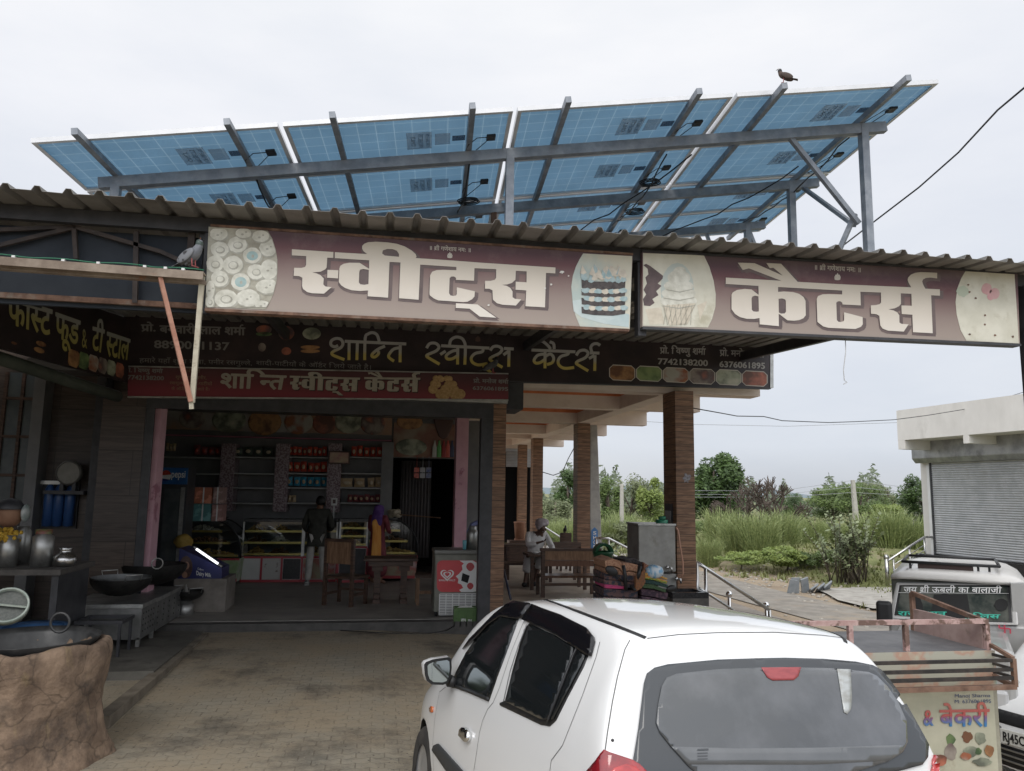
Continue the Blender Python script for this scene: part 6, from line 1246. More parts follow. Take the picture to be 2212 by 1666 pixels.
# things seen through the glass
SEAT = M('seat_dark', (.012, .012, .012), r=.8); m = MB()
for x, y, rx, ry in ((840, 430, 45, 45), (1245, 470, 52, 45)): m.poly([jp(x + rx * cos(2 * pi * k / 16) * (1 - .1 * (k % 2)), y + ry * sin(2 * pi * k / 16)) + Hn * -.002 for k in range(16)], Hn, .003)
m.poly([jp(610, 390) , jp(650, 390), jp(680, 470), jp(690, 575), jp(610, 575)], Hn, .002); m.poly([jp(760, 395), jp(1000, 395), jp(1030, 575), jp(740, 575)], Hn, .0015); part(m, 'seats_behind_glass', SEAT, jeep)
gR = []
for i in range(9):
    t = i / 8; x0 = -WJ + .02; row = []
    for j in range(13):
        k = -1 + 2 * j / 12; y = .22 + 2.1 * t; edge = abs(k) ** 4; row.append(jl(k * (WJ + .08) + .08, y - (.06 * (1 - edge) if i == 0 else 0), zr + .005 + (.10 * (1 - edge ** 1.5)) * min(1, (.2 + t * 5))))
    gR.append(row)
gR.insert(0, [p - W((0, 0, .04)) + f0_ * .02 for p in gR[0]]); m = MB(); m.grid(gR); o = part(m, 'roof', M('jeep_roof_white', (.60, .58, .55), (.66, .64, .61), sc=3, r=.4, coat=.3), jeep); sm = o.modifiers.new('t', 'SOLIDIFY'); sm.thickness = .03
part(jbox(-WJ, WJ, .3, 2.3, zw0, zr), 'cabin', GLJ, jeep)
part(jbox(WJ - .02, WJ + .15, .06, .22, zw0 - .02, zr + .02), 'door_pillar', SILV, jeep); m = MB()
for z in (.75, 1.05): m.cyl(jl(WJ + .10, .0, z), jl(WJ + .10, .0, z + .12), .022)
part(m, 'door_hinge', SILV, jeep)
m = MB(); mp__ = jq(404, 530, JD - .05); m.ob(mp__, (.17, .09, .28), Matrix.Rotation(-JA, 3, 'Z')); part(m, 'side_mirror', BLKT, jeep, bevel=.04, seg=3)
m = MB(); z = zr + .16
for y in (.5, 1.7): m.tube([jl(-WJ + .12, y, z), jl(WJ - .1, y, z)], .018, 6); m.tube([jl(-WJ + .16, y, z - .1), jl(WJ - .14, y, z - .1)], .015, 6)
for x in (-WJ + .12, WJ - .1): m.tube([jl(x, .5, z), jl(x, 1.7, z)], .018, 6)
for x in (-WJ + .2, -.3, .3, WJ - .2):
    m.tube([jl(x, .55, z - .14), jl(x, .55, z)], .014, 6); m.tube([jl(x, .6, z - .08), jl(x, 1.7, z - .08)], .014, 6)
part(m, 'roof_rack', BLKT, jeep); part(jbox(-.33, .25, .53, .56, z - .09, z), 'rack_plate', M('rack_plate_brown', (.06, .035, .03), r=.7), jeep)
m = MB(); q = jq(1270, 640, JD - .01); s = .05
for a, b, c, d in ((-1, 0, 1, 0), (0, -1, 0, 1), (-1, 0, -1, 1), (0, 1, 1, 1), (1, 0, 1, -1), (0, -1, -1, -1)): m.bar(q + r0 * a * s + W((0, 0, b * s)), q + r0 * c * s + W((0, 0, d * s)), .014, .004, f0_)
part(m, 'red_emblem', M('emblem_red', (.55, .06, .10), r=.5), jeep)
# ---------------------------------------------------------------- food cart
CY = 5.0; c_r = on(*cJ(1172, 795), Y=CY); CX1, CZ = c_r.x, c_r.z; CX0 = CX1 - 1.95; CYF = CY + .78; cg = gz(CX1 - .8, CY)
def kq(x, y, Y=CY): return on(*cJ(x, y), Y=Y)
cart = thing('food_cart', 'painted metal bakery cart with a slate top and rusty pipe railing beside the hatchback', 'cart', W(((CX0 + CX1) / 2, CY + .4, cg)))
PINKR = M('pink_rusty_pipe', (.40, .25, .23), (.52, .37, .34), sc=12, r=.8, c3=(.16, .10, .08), sc3=9, lo3=.5, hi3=.58)
part(box(CX0, CX1, CY + .004, CYF, CZ - .04, CZ), 'slate_top', M('slate_top', (.10, .10, .105), (.15, .15, .155), sc=4, r=.55, bump=.2, c3=(.21, .20, .18), sc3=14, lo3=.62, hi3=.7), cart)
zt_ = kq(1172, 590).z; m = MB()
m.bar((CX0, CY + .02, zt_), (CX1, CY + .02, zt_), .032); part(m, 'top_rail', PINKR, cart)
for x in (170, 572, 1157): p = kq(x, 700); m = MB(); m.bar((p.x, CY + .02, CZ), (p.x, CY + .02, zt_ - .016), .032); part(m, 'rail_post', PINKR, cart)
fp = on(*cJ(610, 470), X=CX1 - .02); fq = on(*cJ(612, 640), X=CX1 - .02); m = MB(); m.bar((CX1 - .02, CY + .04, zt_), (fp.x, CYF, zt_ + .10), .03); part(m, 'side_rail', RUST, cart)
m = MB(); m.bar((fp.x, CYF, CZ), (fp.x, CYF, zt_ + .10), .032); part(m, 'rail_post', RUST, cart)
part(box(CX1 - .03, CX1 - .006, CY + .04, CYF, CZ, CZ + .17), 'side_board', M('side_board_pink', (.30, .20, .18), (.40, .29, .26), sc=6, r=.8, c3=(.22, .16, .13), sc3=8), cart)
zb1 = kq(900, 1052).z
part(box(CX0, CX1 + .02, CY - .012, CY, zb1, CZ - .002), 'painted_front', soft('cart_painting', [(.46, .44, .37), (.30, .40, .38), (.45, .42, .32), (.44, .27, .20), (.40, .39, .32)], 4.2, r=.6, seedoff=2), cart)
for y in (868, 935, 995): p = kq(1340, y, CY - .2); m = MB(); m.bar((CX0, CY - .2, p.z), (p.x, CY - .2, p.z), .022, .022); m.bar((p.x, CY - .2, p.z), (CX1, CY - .0, p.z), .018, .018); part(m, 'tray_bar', M('tray_bar_brown', (.02, .018, .017), (.05, .04, .034), sc=14, r=.7), cart)
p = kq(1345, 1060, CY - .2); q = kq(1345, 855, CY - .2); m = MB(); m.bar((CX0, CY - .2, p.z), (p.x, CY - .2, p.z), .035, .03); m.bar((p.x, CY - .2, p.z), (p.x, CY - .2, q.z), .028); m.bar((p.x, CY - .2, p.z), (CX1, CY, p.z + .03), .03); m.bar((p.x, CY - .2, q.z), (CX1, CY, q.z + .05), .025); part(m, 'tray_frame', RUST, cart)
pr = kq(1195, 1200, CY + .02).x; part(box(CX0 + .05, pr, CY + .02, CYF - .06, cg + .12, zb1 - .01), 'cabinet', M('cart_cream', (.42, .41, .31), (.50, .48, .37), sc=4, r=.6, c3=(.30, .24, .16), sc3=3, lo3=.56), cart)
part(box(pr, pr + .03, CY + .02, CYF - .06, cg + .12, zb1 - .01), 'cabinet_edge', M('cart_edge', (.26, .25, .19), (.36, .34, .27), sc=8, r=.7), cart)
for x in (CX0 + .3, pr - .3):
    for y in (CY + .12, CYF - .14): m = MB(); m.lathe((x, y, cg + .1), [(.03, -.03), (.10, -.03), (.10, .03), (.03, .03)], 16, Matrix.Rotation(pi / 2, 3, 'Y')); part(m, 'wheel', RUBR, cart)
NAVYT = M('navy_lettering', (.03, .06, .17), r=.6)
def kt(txt, q, mat, bold, top): m = MB(); write(m, txt, [kq(x, y, CY + .02) for x, y in q], FRONT, bold, top=top); part(m, 'lettering', mat, cart)
kt('Manoj Sharma', ((905, 1112), (1165, 1108), (1165, 1133), (905, 1137)), NAVYT, .0, .7); kt('M: 6376061895', ((905, 1152), (1172, 1149), (1172, 1175), (905, 1178)), NAVYT, .0, .7)
RB = gradz('red_to_blue', [(kq(900, 1340).z, (.05, .20, .42)), (kq(900, 1290).z, (.22, .12, .25)), (kq(900, 1270).z, (.48, .10, .09)), (kq(900, 1210).z, (.52, .16, .13))])
kt('&', ((680, 1225), (752, 1223), (752, 1335), (680, 1335)), RB, .02, .7); kt('बेकरी', ((800, 1228), (1152, 1222), (1150, 1342), (800, 1340)), RB, .02, .62)
rnd = random.Random(77)
for i, (x, y, rx, ry, mi) in enumerate([(880, 1440, 38, 45, 1), (880, 1530, 50, 60, 3), (1000, 1420, 40, 42, 0), (1095, 1430, 45, 50, 4), (1030, 1530, 60, 40, 4), (1080, 1525, 26, 28, 1), (1160, 1520, 34, 50, 0), (990, 1560, 40, 30, 2), (800, 1590, 60, 50, 5), (1110, 1600, 70, 30, 4)]):
    m = MB(); m.poly([kq(x + rx * cos(2 * pi * k / 14) * rnd.uniform(.75, 1.1), y + ry * sin(2 * pi * k / 14) * rnd.uniform(.75, 1.1), CY + .02 - .001 * (i + 1)) for k in range(14)], FRONT, .001); part(m, 'food_picture', FOODS[mi], cart)
# ---------------------------------------------------------------- second white car, facing left
W2 = onp(*cJ(1470, 1455), _f0 * 7.2, _f0); Rz2 = Matrix.Rotation(radians(109.5), 4, 'Z'); g2 = gz(W2.x, W2.y); ofs = Rz2 @ W((0, 3.44, .50))
CW2 = Matrix.Translation((W2.x - ofs.x, W2.y - ofs.y, W2.z - .50)) @ Rz2
car2 = thing('white_car', 'white car cut by the right edge with a black grille and number plate', 'car', CW2.translation); car2.matrix_world = CW2
b2 = evaluated(Vb, Fb, 3, wheels); b2.materials.append(PAINT); b2.shade_smooth(); b2.set_sharp_from_angle(angle=radians(38)); link('body', b2, car2)
d2 = Drape(solid, CW2); m = MB(); m.bx(-.62, .62, .2, 3.2, .16, .60); part(m, 'underbody', BLKT, car2, local=True)
def c2front(P, off, name, mat, th=.01):
    pts = [W(p) for p in P]; B_ = []
    for i in range(len(pts)): a, b = pts[i], pts[(i + 1) % len(pts)]; k = max(2, int((b - a).length / .05)); B_ += [a.lerp(b, j / k) for j in range(k)]
    n = len(B_); xs = [p.x for p in B_]; ys = [p.y for p in B_]; g_ = [W((x, y)) for x in [min(xs) + (max(xs) - min(xs)) * i / 14 for i in range(1, 14)] for y in [min(ys) + (max(ys) - min(ys)) * i / 6 for i in range(1, 6)]]
    vs, es, fs = delaunay_2d_cdt(B_ + g_, [(i, (i + 1) % n) for i in range(n)], [list(range(n))], 1, 1e-4)[:3]; m = MB(); V = []
    for q in vs: r_ = d2.bvh.ray_cast(W((q.x, 5, q.y)), W((0, -1, 0))); V.append((r_[0] + W((0, off, 0))) if r_[0] is not None else W((q.x, 3.3, q.y)))
    m.add(V, [f if (V[f[1]] - V[f[0]]).cross(V[f[2]] - V[f[0]]).y > 0 else f[::-1] for f in map(tuple, fs)], True); lpart(m, name, mat, car2, th)
c2front([(-.46, .58), (.46, .58), (.50, .68), (-.50, .68)], .006, 'grille', BLKT); c2front([(-.56, .22), (.56, .22), (.56, .40), (-.56, .40)], .006, 'lower_grille', BLKT)
for z in (.26, .31, .36): c2front([(-.54, z), (.54, z), (.54, z + .015), (-.54, z + .015)], .014, 'grille_bar', STEELD, .006)
for sg in (-1, 1): c2front([(sg * .38, .60), (sg * .57, .60), (sg * .58, .74), (sg * .42, .72)][::sg], .008, 'headlamp', M('headlamp_glass', (.5, .5, .5), r=.05, coat=1))
m = MB(); m.bx(-.26, .26, 3.455, 3.47, .43, .55); part(m, 'number_plate', M('plate_white', (.62, .62, .58), r=.5), car2, local=True)
m = MB(); write(m, 'RJ45CT', [W((.24, 3.47, .53)), W((.0, 3.47, .53)), W((.0, 3.47, .45)), W((.24, 3.47, .45))], (0, 1, 0), .02, top=.7, off=.003); part(m, 'plate_text', BLKT, car2, local=True)
m = MB(); m.poly([W((x, 3.42, z)) for x, z in ((-.06, .665), (.03, .665), (.06, .64), (-.01, .63), (.06, .60), (.03, .575), (-.06, .575), (-.03, .60), (.01, .61), (-.06, .64))], (0, 1, 0), .012); part(m, 'chrome_emblem', CHROME, car2, local=True)
for sx in (-1, 1):
    for y in (.45, 2.76): t = MB(); t.lathe((sx * .66, y, .28), [(.17, -.075), (.255, -.08), (.28, 0), (.255, .08), (.17, .075), (0, .04)], 28, Matrix.Rotation(pi / 2, 3, 'Y')); part(t, 'wheel', RUBR, car2, local=True)
a = MB(); lpart(front_patch([(-.56, .95), (.56, .95), (.46, 1.36), (-.46, 1.36)], .004), 'windscreen', TINT, car2)

# ================================================================ inside the shop
def clear_glass():
    m = M('clear_glass'); n, l, p = nodes(m); o = n['Material Output']; t = n.new('ShaderNodeBsdfTransparent'); t.inputs[0].default_value = (.90, .93, .92, 1); g_ = n.new('ShaderNodeBsdfGlossy'); g_.inputs['Roughness'].default_value = .03
    f = n.new('ShaderNodeFresnel'); f.inputs[0].default_value = 1.5; x = n.new('ShaderNodeMixShader'); l.new(f.outputs[0], x.inputs[0]); l.new(t.outputs[0], x.inputs[1]); l.new(g_.outputs[0], x.inputs[2]); l.new(x.outputs[0], o.inputs['Surface']); return m
CG = clear_glass(); REDPN = M('red_panel', (.38, .035, .05), (.46, .06, .07), sc=4, r=.4); WHPN = M('white_panel', (.55, .55, .53), (.62, .62, .60), sc=3, r=.4); GOLD = M('gold_trim', (.55, .42, .14), r=.3, met=.6)
PATT = M('patterned_laminate', (.16, .10, .12), (.33, .27, .28), sc=26, r=.5, lo=.47, hi=.53); SHELF = M('shelf_board', (.34, .34, .34), (.40, .40, .40), sc=3, r=.5)
SW = [M('sweets_gold', (.34, .20, .06), (.48, .32, .11), sc=30, r=.6), M('sweets_brown', (.13, .065, .03), (.24, .13, .06), sc=30, r=.6), M('sweets_white', (.48, .45, .38), (.58, .55, .47), sc=30, r=.6)]
sh = thing('wall_shelving', 'tall wall shelving with patterned uprights along the back of the shop', 'shelves', (-1.5, 17.4, ZF))
YS = 17.05
for u0, u1 in ((479, 501), (597, 619), (710, 733)): x0, x1, z0, z1 = rc(u0, 958, u1, 1092, YS); part(box(x0, x1, YS, 17.58, 1.5, z1), 'upright', PATT, sh)
x0, x1, z0, z1 = rc(826, 955, 845, 1120, YS); part(box(x0, x1, YS, 17.58, ZF, z1), 'upright', WALLG, sh)
for bay, (u0, u1) in enumerate(((350, 479), (501, 597), (619, 710), (733, 826))):
    for v in (987, 1022, 1053, 1086): x0, x1, z0, z1 = rc(u0, v, u1, v + 2.5, YS + .02); part(box(x0, x1, YS + .02, 17.58, z0 - .012, z0 + .012), 'shelf', SHELF, sh)
def packet(w_, h, mt, top):
    m = MB(); g = []
    for k in (-1, 1):
        P = []
        for i in range(7):
            z = h * i / 6; b = sin(pi * min(1, max(0, (i - .3) / 5.4))) * .05; P.append([W((x * w_ / 2 * (1 - .06 * sin(pi * i / 6)), k * (b * (1 - abs(x) ** 3) + .002), z)) for x in (-1, -.5, 0, .5, 1)])
        m.grid(P, flip=(k > 0))
    return m
def packets(u0, u1, v0, v1, n, mt, mt2, label, group, Y=YS + .16):
    x0, x1, z0, z1 = rc(u0, v0, u1, v1, Y); h = z1 - z0; w_ = (x1 - x0) / n; pr = None
    for i in range(n):
        if pr is None:
            pr = thing('snack_packet', label, 'snack packet', (0, 0, 0), group); part(packet(w_ * .92, h * .96, mt, mt2), 'bag', mt, pr, local=True); q = MB(); q.ell((0, -.055, h * .45), (w_ * .26, .012, h * .22), 10, 6); part(q, 'bag_print', mt2, pr, local=True); o = pr
        else: o = clone(pr)
        o.location = (x0 + w_ * (i + .5), Y + random.uniform(-.02, .02), z0 + .012); o.rotation_euler = (random.uniform(-.06, .06), random.uniform(-.07, .07), random.uniform(-.2, .2)); k_ = random.uniform(.84, 1.04); o.scale = (random.uniform(.86, 1.08), 1, k_); o['label'] = label; o['group'] = group
RB_ = M('packet_red', (.40, .05, .035), (.52, .10, .06), sc=14, r=.25); BB_ = M('packet_blue', (.04, .22, .36), (.08, .34, .48), sc=12, r=.25); TB_ = M('packet_tan', (.42, .30, .17), (.52, .40, .26), sc=12, r=.3); PB_ = M('packet_print', (.50, .42, .30), r=.4); MBR = M('packet_maroon', (.17, .04, .05), (.24, .08, .08), sc=12, r=.35)
packets(621, 707, 964, 986, 8, RB_, PB_, 'red snack packet on the top shelf of the bay behind the standing man', 'red packets on the top shelf')
packets(620, 707, 996, 1021, 6, RB_, TB_, 'red snack packet on the second shelf, just above the blue packets', 'red packets on the second shelf')
packets(620, 707, 1029, 1052, 6, BB_, TB_, 'blue snack packet on the third shelf above the standing man', 'blue snack packets')
packets(758, 826, 963, 988, 5, RB_, PB_, 'red snack packet on the top shelf right of the framed picture', 'red packets right of the picture')
packets(735, 790, 1033, 1054, 2, TB_, PB_, 'tan bag of snacks lying on the third shelf of the right bay', 'tan bags in the right bay'); packets(795, 826, 1030, 1054, 2, TB_, PB_, 'upright tan bag at the right end of the third shelf', 'upright tan bags in the right bay')
packets(750, 822, 1068, 1086, 6, MBR, TB_, 'shiny maroon pouch heaped on the lowest shelf of the right bay', 'maroon pouches'); packets(420, 478, 962, 985, 4, MBR, RB_, 'dark red packet on the top shelf of the left bay', 'dark red packets'); packets(360, 380, 957, 976, 3, TB_, PB_, 'tan carton on the top shelf in the far left corner', 'tan cartons'); packets(505, 590, 966, 986, 4, M('jar_green', (.05, .07, .06), (.10, .12, .10), sc=10, r=.3), PB_, 'dark green packet on the top shelf of the second bay', 'dark green packets')
packets(622, 640, 1068, 1086, 2, TB_, PB_, 'tan packet on the lowest shelf left of the standing man', 'tan packets on the lowest shelf')
x0, x1, z0, z1 = rc(710, 974, 755, 1003, YS - .08); t = thing('framed_picture', 'framed reddish picture hanging between the red snack packets', 'picture', (x0, YS - .08, z0)); part(box(x0, x1, YS - .08, YS - .04, z0, z1), 'frame', DWOOD, t); part(box(x0 + .03, x1 - .03, YS - .086, YS - .08, z0 + .03, z1 - .03), 'print', M('print_red', (.36, .15, .12), (.45, .32, .18), sc=6, r=.3), t)
# display counters
def heap(m, x, y, z, w_, d, h, rnd, s=.035):
    for i in range(int(w_ * 130)):
        a = rnd.uniform(-1, 1); m.ell((x + a * w_ / 2, y + rnd.uniform(-d / 2, d / 2), z + h * (1 - abs(a)) * rnd.random()), (s, s, s * .8), 6, 4)
def counter(u0, u1, vt, vg, vb, Y, D, label, mats, seed):
    rnd = random.Random(seed); x0, x1, _, _ = rc(u0, vt, u1, vt, Y); zt = on(u0, vt, Y=Y).z; zg = on(u0, vg, Y=Y).z; zb = ZF
    t = thing('display_counter', label, 'display counter', ((x0 + x1) / 2, Y, zb), 'glass display counters'); part(box(x0, x1, Y + .02, Y + D, zb, zg), 'base', WHPN, t)
    part(box(x0, x1, Y, Y + D, zt - .03, zt + .02), 'top', GRAN, t); n = len(mats); w_ = (x1 - x0) / n
    m = MB(); m.bx(x0, x1, Y - .004, Y + .02, zg - .04, zg); m.bx(x0, x1, Y - .004, Y + .02, zb, zb + .05)
    for i in range(n + 1): m.bx(x0 + w_ * i - .02, x0 + w_ * i + .02, Y - .005, Y + .019, zb + .05, zg - .04)
    part(m, 'red_frame', REDPN, t)
    for i, mt in enumerate(mats): part(box(x0 + w_ * i + .03, x0 + w_ * (i + 1) - .03, Y + .004, Y + .018, zb + .06, zg - .05), 'front_print', mt, t)
    m = MB()
    for x in (x0, x1 - .03): m.bx(x, x + .03, Y, Y + .03, zg, zt - .03)
    part(m, 'corner_post', STEELD, t); part(box(x0 + .03, x1 - .03, Y + .005, Y + .012, zg, zt - .03), 'glass', CG, t)
    for k, f in enumerate((.04, .36, .68)):
        z = zg + (zt - zg) * f; part(box(x0 + .03, x1 - .03, Y + .06, Y + D - .05, z - .008, z), 'tray', STEELD, t); part(box(x0 + .03, x1 - .03, Y + .05, Y + .06, z - .012, z + .03), 'tray_edge', GOLD, t)
        for j in range(max(1, int((x1 - x0) / .45))): m = MB(); heap(m, x0 + .25 + j * .45, Y + .25, z + .02, .34, .25, .14, rnd, .03); part(m, 'sweets', SW[(j + k) % 3 if k < 2 else 0], t)
    return t, x0, x1, zt
FP = [soft('counter_print_green', [(.50, .50, .46), (.44, .46, .38), (.24, .34, .16)], 3, seedoff=4), soft('counter_print_red', [(.50, .49, .46), (.40, .12, .10), (.36, .33, .22)], 3, seedoff=9)]
counter(526, 657, 1124, 1202, 1255, 16.4, .7, 'middle glass display counter with trays of sweets left of the standing man', [WHPN, M('white_brown_print', (.50, .49, .46), (.12, .06, .04), sc=3, r=.4, lo=.55, hi=.6), GRAN], 1)
counter(657, 731, 1124, 1202, 1255, 16.42, .7, 'narrow display counter hidden behind the standing man', [FP[1]], 2)
counter(734, 796, 1124, 1180, 1255, 16.3, .7, 'glass display counter with a gold tray edge behind the wooden chair', [DSTEEL], 3)
def curved(u0, u1, vt, vg, Y, D, flip, label, seed):
    rnd = random.Random(seed); x0, x1, _, _ = rc(u0, vt, u1, vt, Y); zt = on(u0, vt, Y=Y).z; zg = on(u0, vg, Y=Y).z; t = thing('display_counter', label, 'display counter', ((x0 + x1) / 2, Y, ZF), 'glass display counters')
    R = min(x1 - x0, zt - zg) * .85; arc_ = [(x1 - R + R * sin(a), zt - R + R * cos(a)) for a in [pi / 2 * i / 8 for i in range(9)]]; pr = [(x0, zt)] + arc_ + [(x1, zg)]
    lo = [(x0, zg), (x1, zg), (x1 - .04, ZF + .06), (x0, ZF + .06)]
    m = MB(); m.poly([W((x, Y, z)) for x, z in lo], FRONT, 0); V = [W((x, Y, z)) for x, z in lo] + [W((x, Y + D, z)) for x, z in lo]; m2 = MB(); m2.add(V, [(i, (i + 1) % 4, 4 + (i + 1) % 4, 4 + i) for i in range(4)] + [(3, 2, 1, 0), (4, 5, 6, 7)]); part(m2, 'base', FP[seed % 2], t)
    m = MB(); m.bx(x0, x1 - .02, Y - .006, Y - .001, zg - .04, zg); m.bx(x0, x1 - .05, Y - .006, Y - .001, ZF + .06, ZF + .12); part(m, 'red_frame', REDPN, t)
    g = [[W((x, Y + d, z)) for x, z in pr] for d in (0, D)]; m = MB(); m.grid(g); part(m, 'curved_glass', CG, t)
    m = MB(); m.poly([W((x, Y, z)) for x, z in pr + [(x0, zg)]], FRONT, 0); part(m, 'side_glass', CG, t)
    m = MB(); m.tube([W((x, Y, z)) for x, z in pr], .014, 6); m.tube([W((x, Y + D, z)) for x, z in pr], .014, 6); part(m, 'frame', BLKT, t); part(box(x0, x1 - R * .7, Y, Y + D, zt, zt + .03), 'top', GRAN, t)
    for k, f in enumerate((.05, .38, .68)):
        z = zg + (zt - zg) * f; xe = x1 - .06 - .16 * k; part(box(x0 + .03, xe, Y + .04, Y + D - .04, z - .008, z), 'tray', STEELD, t); part(box(x0 + .03, xe, Y + .03, Y + .04, z - .012, z + .03), 'tray_edge', GOLD, t); m = MB(); heap(m, (x0 + xe) / 2, Y + .2, z + .02, (xe - x0) * .8, .2, .11, rnd, .03); part(m, 'sweets', SW[k], t)
curved(796, 905, 1122, 1200, 16.45, .8, 0, 'rounded glass display counter with a curved end by the dark doorway', 5)
curved(384, 525, 1122, 1206, 16.0, .9, 0, 'rounded glass display counter on the left behind the blue chocolate chest', 4)
m = MB(); c = on(853, 1110, Y=16.7); 
for i in range(14): m.ell(c + W((random.uniform(-.12, .12), random.uniform(-.1, .1), random.uniform(-.06, .05))), (.07, .06, .05), 7, 5)
solo(m, 'bread_bag', M('bread_bag', (.40, .34, .24), (.52, .46, .36), sc=12, r=.3), 'clear bag of bread on the rounded display counter', 'bread'); m = MB(); m.bar(on(864, 1112, Y=16.6), on(951, 1119, Y=16.0), .03, .02); solo(m, 'wooden_stick', BWOOD, 'long pale wooden stick lying across the rounded counter', 'stick')
x0, x1, z0, z1 = rc(716, 1076, 728, 1092, 16.5); t = thing('price_scale', 'small counter scale with a red display beside the standing man', 'scale', (x0, 16.5, z0)); part(box(x0, x1, 16.5, 16.53, z0, z1), 'display', WHPN, t); part(box(x0 + .03, x1 - .03, 16.49, 16.5, z0 + .04, z1 - .03), 'screen', M('screen_dark', (.05, .01, .01), r=.3), t); part(box((x0 + x1) / 2 - .01, (x0 + x1) / 2 + .01, 16.51, 16.53, z0 - .4, z0), 'stem', STEELD, t)
# pepsi fridge
FY = 14.6; x0, x1, z0, z1 = rc(347, 1010, 391, 1236, FY); t = thing('drinks_fridge', 'tall drinks fridge with a blue header and glass door inside the shop', 'fridge', (x0, FY, ZF)); part(box(x0, x1, FY, FY + .6, ZF, z1), 'cabinet', DSTEEL, t); zh = on(350, 1046, Y=FY).z
part(box(x0, x1, FY - .04, FY, zh, z1), 'header', M('header_blue', (.02, .09, .27), (.03, .13, .34), sc=4, r=.3), t); part(box(x0 + .1, x1 - .1, FY - .01, FY - .004, ZF + .25, zh - .08), 'door_glass', M('fridge_glass', (.07, .08, .085), (.12, .13, .13), sc=3, r=.08), t); part(box(x1 - .1, x1 - .03, FY - .02, FY - .001, ZF + .2, zh - .05), 'door_frame', STEELD, t)
w0 = x1 - x0; m = MB(); write(m, 'pepsi', [W((x0 + w0 * .42, FY - .04, z1 - .08)), W((x1 - .03, FY - .04, z1 - .08)), W((x1 - .03, FY - .04, zh + .12)), W((x0 + w0 * .42, FY - .04, zh + .12))], FRONT, .015, top=.52); part(m, 'lettering', WHITEP, t)
c = W((x0 + w0 * .24, FY - .043, (zh + z1) / 2)); R = .085; m = MB(); m.poly([c + W((R * cos(a), 0, R * 1.15 * sin(a))) for a in [2 * pi * i / 20 for i in range(20)]], FRONT, .002); part(m, 'logo_white', WHITEP, t)
m = MB(); m.poly([c + W((R * cos(a), -.003, R * 1.15 * sin(a))) for a in [pi * (.08 + .9 * i / 12) for i in range(13)]], FRONT, .002); part(m, 'logo_red', RB_, t); m = MB(); m.poly([c + W((R * cos(a), -.003, R * 1.15 * sin(a))) for a in [pi * (1.15 + .62 * i / 12) for i in range(13)]], FRONT, .002); part(m, 'logo_blue', M('header_navy', (.015, .04, .16), r=.3), t)
# cartons, yellow sack, chocolate chest on stone plinth
for i, (u0, v0, u1, v1, c_, lb) in enumerate(((420, 1053, 459, 1088, (.46, .16, .09), 'orange and white carton, upper left of the stacked cartons'), (459, 1053, 481, 1088, (.34, .22, .20), 'white striped carton, upper right of the stacked cartons'), (418, 1089, 456, 1126, (.09, .24, .24), 'teal green carton, lower left of the stacked cartons'), (457, 1090, 480, 1126, (.36, .20, .18), 'white and orange carton, lower right of the stacked cartons'))):
    x0, x1, z0, z1 = rc(u0, v0, u1, v1, 15.4); t = thing('carton', lb, 'carton', (x0, 15.4, z0), 'stacked cartons on the left counter'); part(box(x0, x1, 15.4, 15.75, z0, z1), 'box', M('carton_%d' % i, c_, tuple(min(1, q * 1.5 + .05) for q in c_), sc=6, r=.6, lo=.5, hi=.56), t); m = MB(); m.bx((x0 + x1) / 2 - .012, (x0 + x1) / 2 + .012, 15.396, 15.4, z0, z1); part(m, 'strap', WHITEP, t)
m = MB(); m.ell(on(396, 1170, Y=14.2), (.15, .12, .13), 14, 9, jit=.10); solo(m, 'yellow_sack', M('sack_yellow', (.35, .22, .04), (.46, .31, .08), sc=10, r=.7), 'yellow sack behind the blue chocolate chest', 'sack')
HY = 12.6; x0, x1, z0, z1 = rc(388, 1184, 478, 1252, HY); t = thing('chocolate_chest', 'dark blue chocolate display chest with a lit white tube on its slanted top', 'chest', (x0, HY, z0))
zr_ = on(476, 1228, Y=HY).z; V = [W((x0, HY, z0)), W((x1, HY, z0)), W((x1, HY, zr_)), W((x0, HY, z1))]; Dp = W((0, .6, 0)); m = MB(); m.add(V + [v + Dp for v in V], [(0, 1, 2, 3), (7, 6, 5, 4), (1, 5, 6, 2), (4, 0, 3, 7), (3, 2, 6, 7), (4, 5, 1, 0)]); part(m, 'body', M('chocolate_purple', (.018, .022, .10), (.03, .035, .14), sc=4, r=.35), t)
m = MB(); m.bar(on(424, 1186, Y=HY - .03), on(471, 1218, Y=HY - .03), .03, .03); part(m, 'lit_tube', M('tube_light', (.95, .97, 1.0), em=1.6), t)
m = MB(); m.bar(on(420, 1181, Y=HY + .05), on(480, 1224, Y=HY + .05), .10, .02); part(m, 'lamp_hood', STEELD, t)
m = MB(); write(m, 'Dairy Milk', [on(u, v, Y=HY) for u, v in ((424, 1233), (456, 1239), (456, 1247), (424, 1242))], FRONT, .02, top=.7); write(m, 'Cadbury', [on(u, v, Y=HY) for u, v in ((427, 1226), (440, 1229), (440, 1233), (427, 1231))], FRONT, .0, top=.7); part(m, 'lettering', WHITEP, t)
m = MB(); m.poly([on(u, v, Y=HY - .004) for u, v in disc((402, 1225), 14, 24, 18) if 1] , FRONT, .003); part(m, 'portrait_back', M('portrait_dark', (.06, .03, .025), (.10, .06, .05), sc=9, r=.4), t); m = MB(); m.poly([on(u, v, Y=HY - .008) for u, v in disc((403, 1222), 6, 8.5, 14)], FRONT, .002); m.poly([on(u, v, Y=HY - .008) for u, v in disc((399, 1242), 6, 7, 12)], FRONT, .002); part(m, 'portrait_face', M('portrait_skin', (.34, .19, .13), r=.5), t)
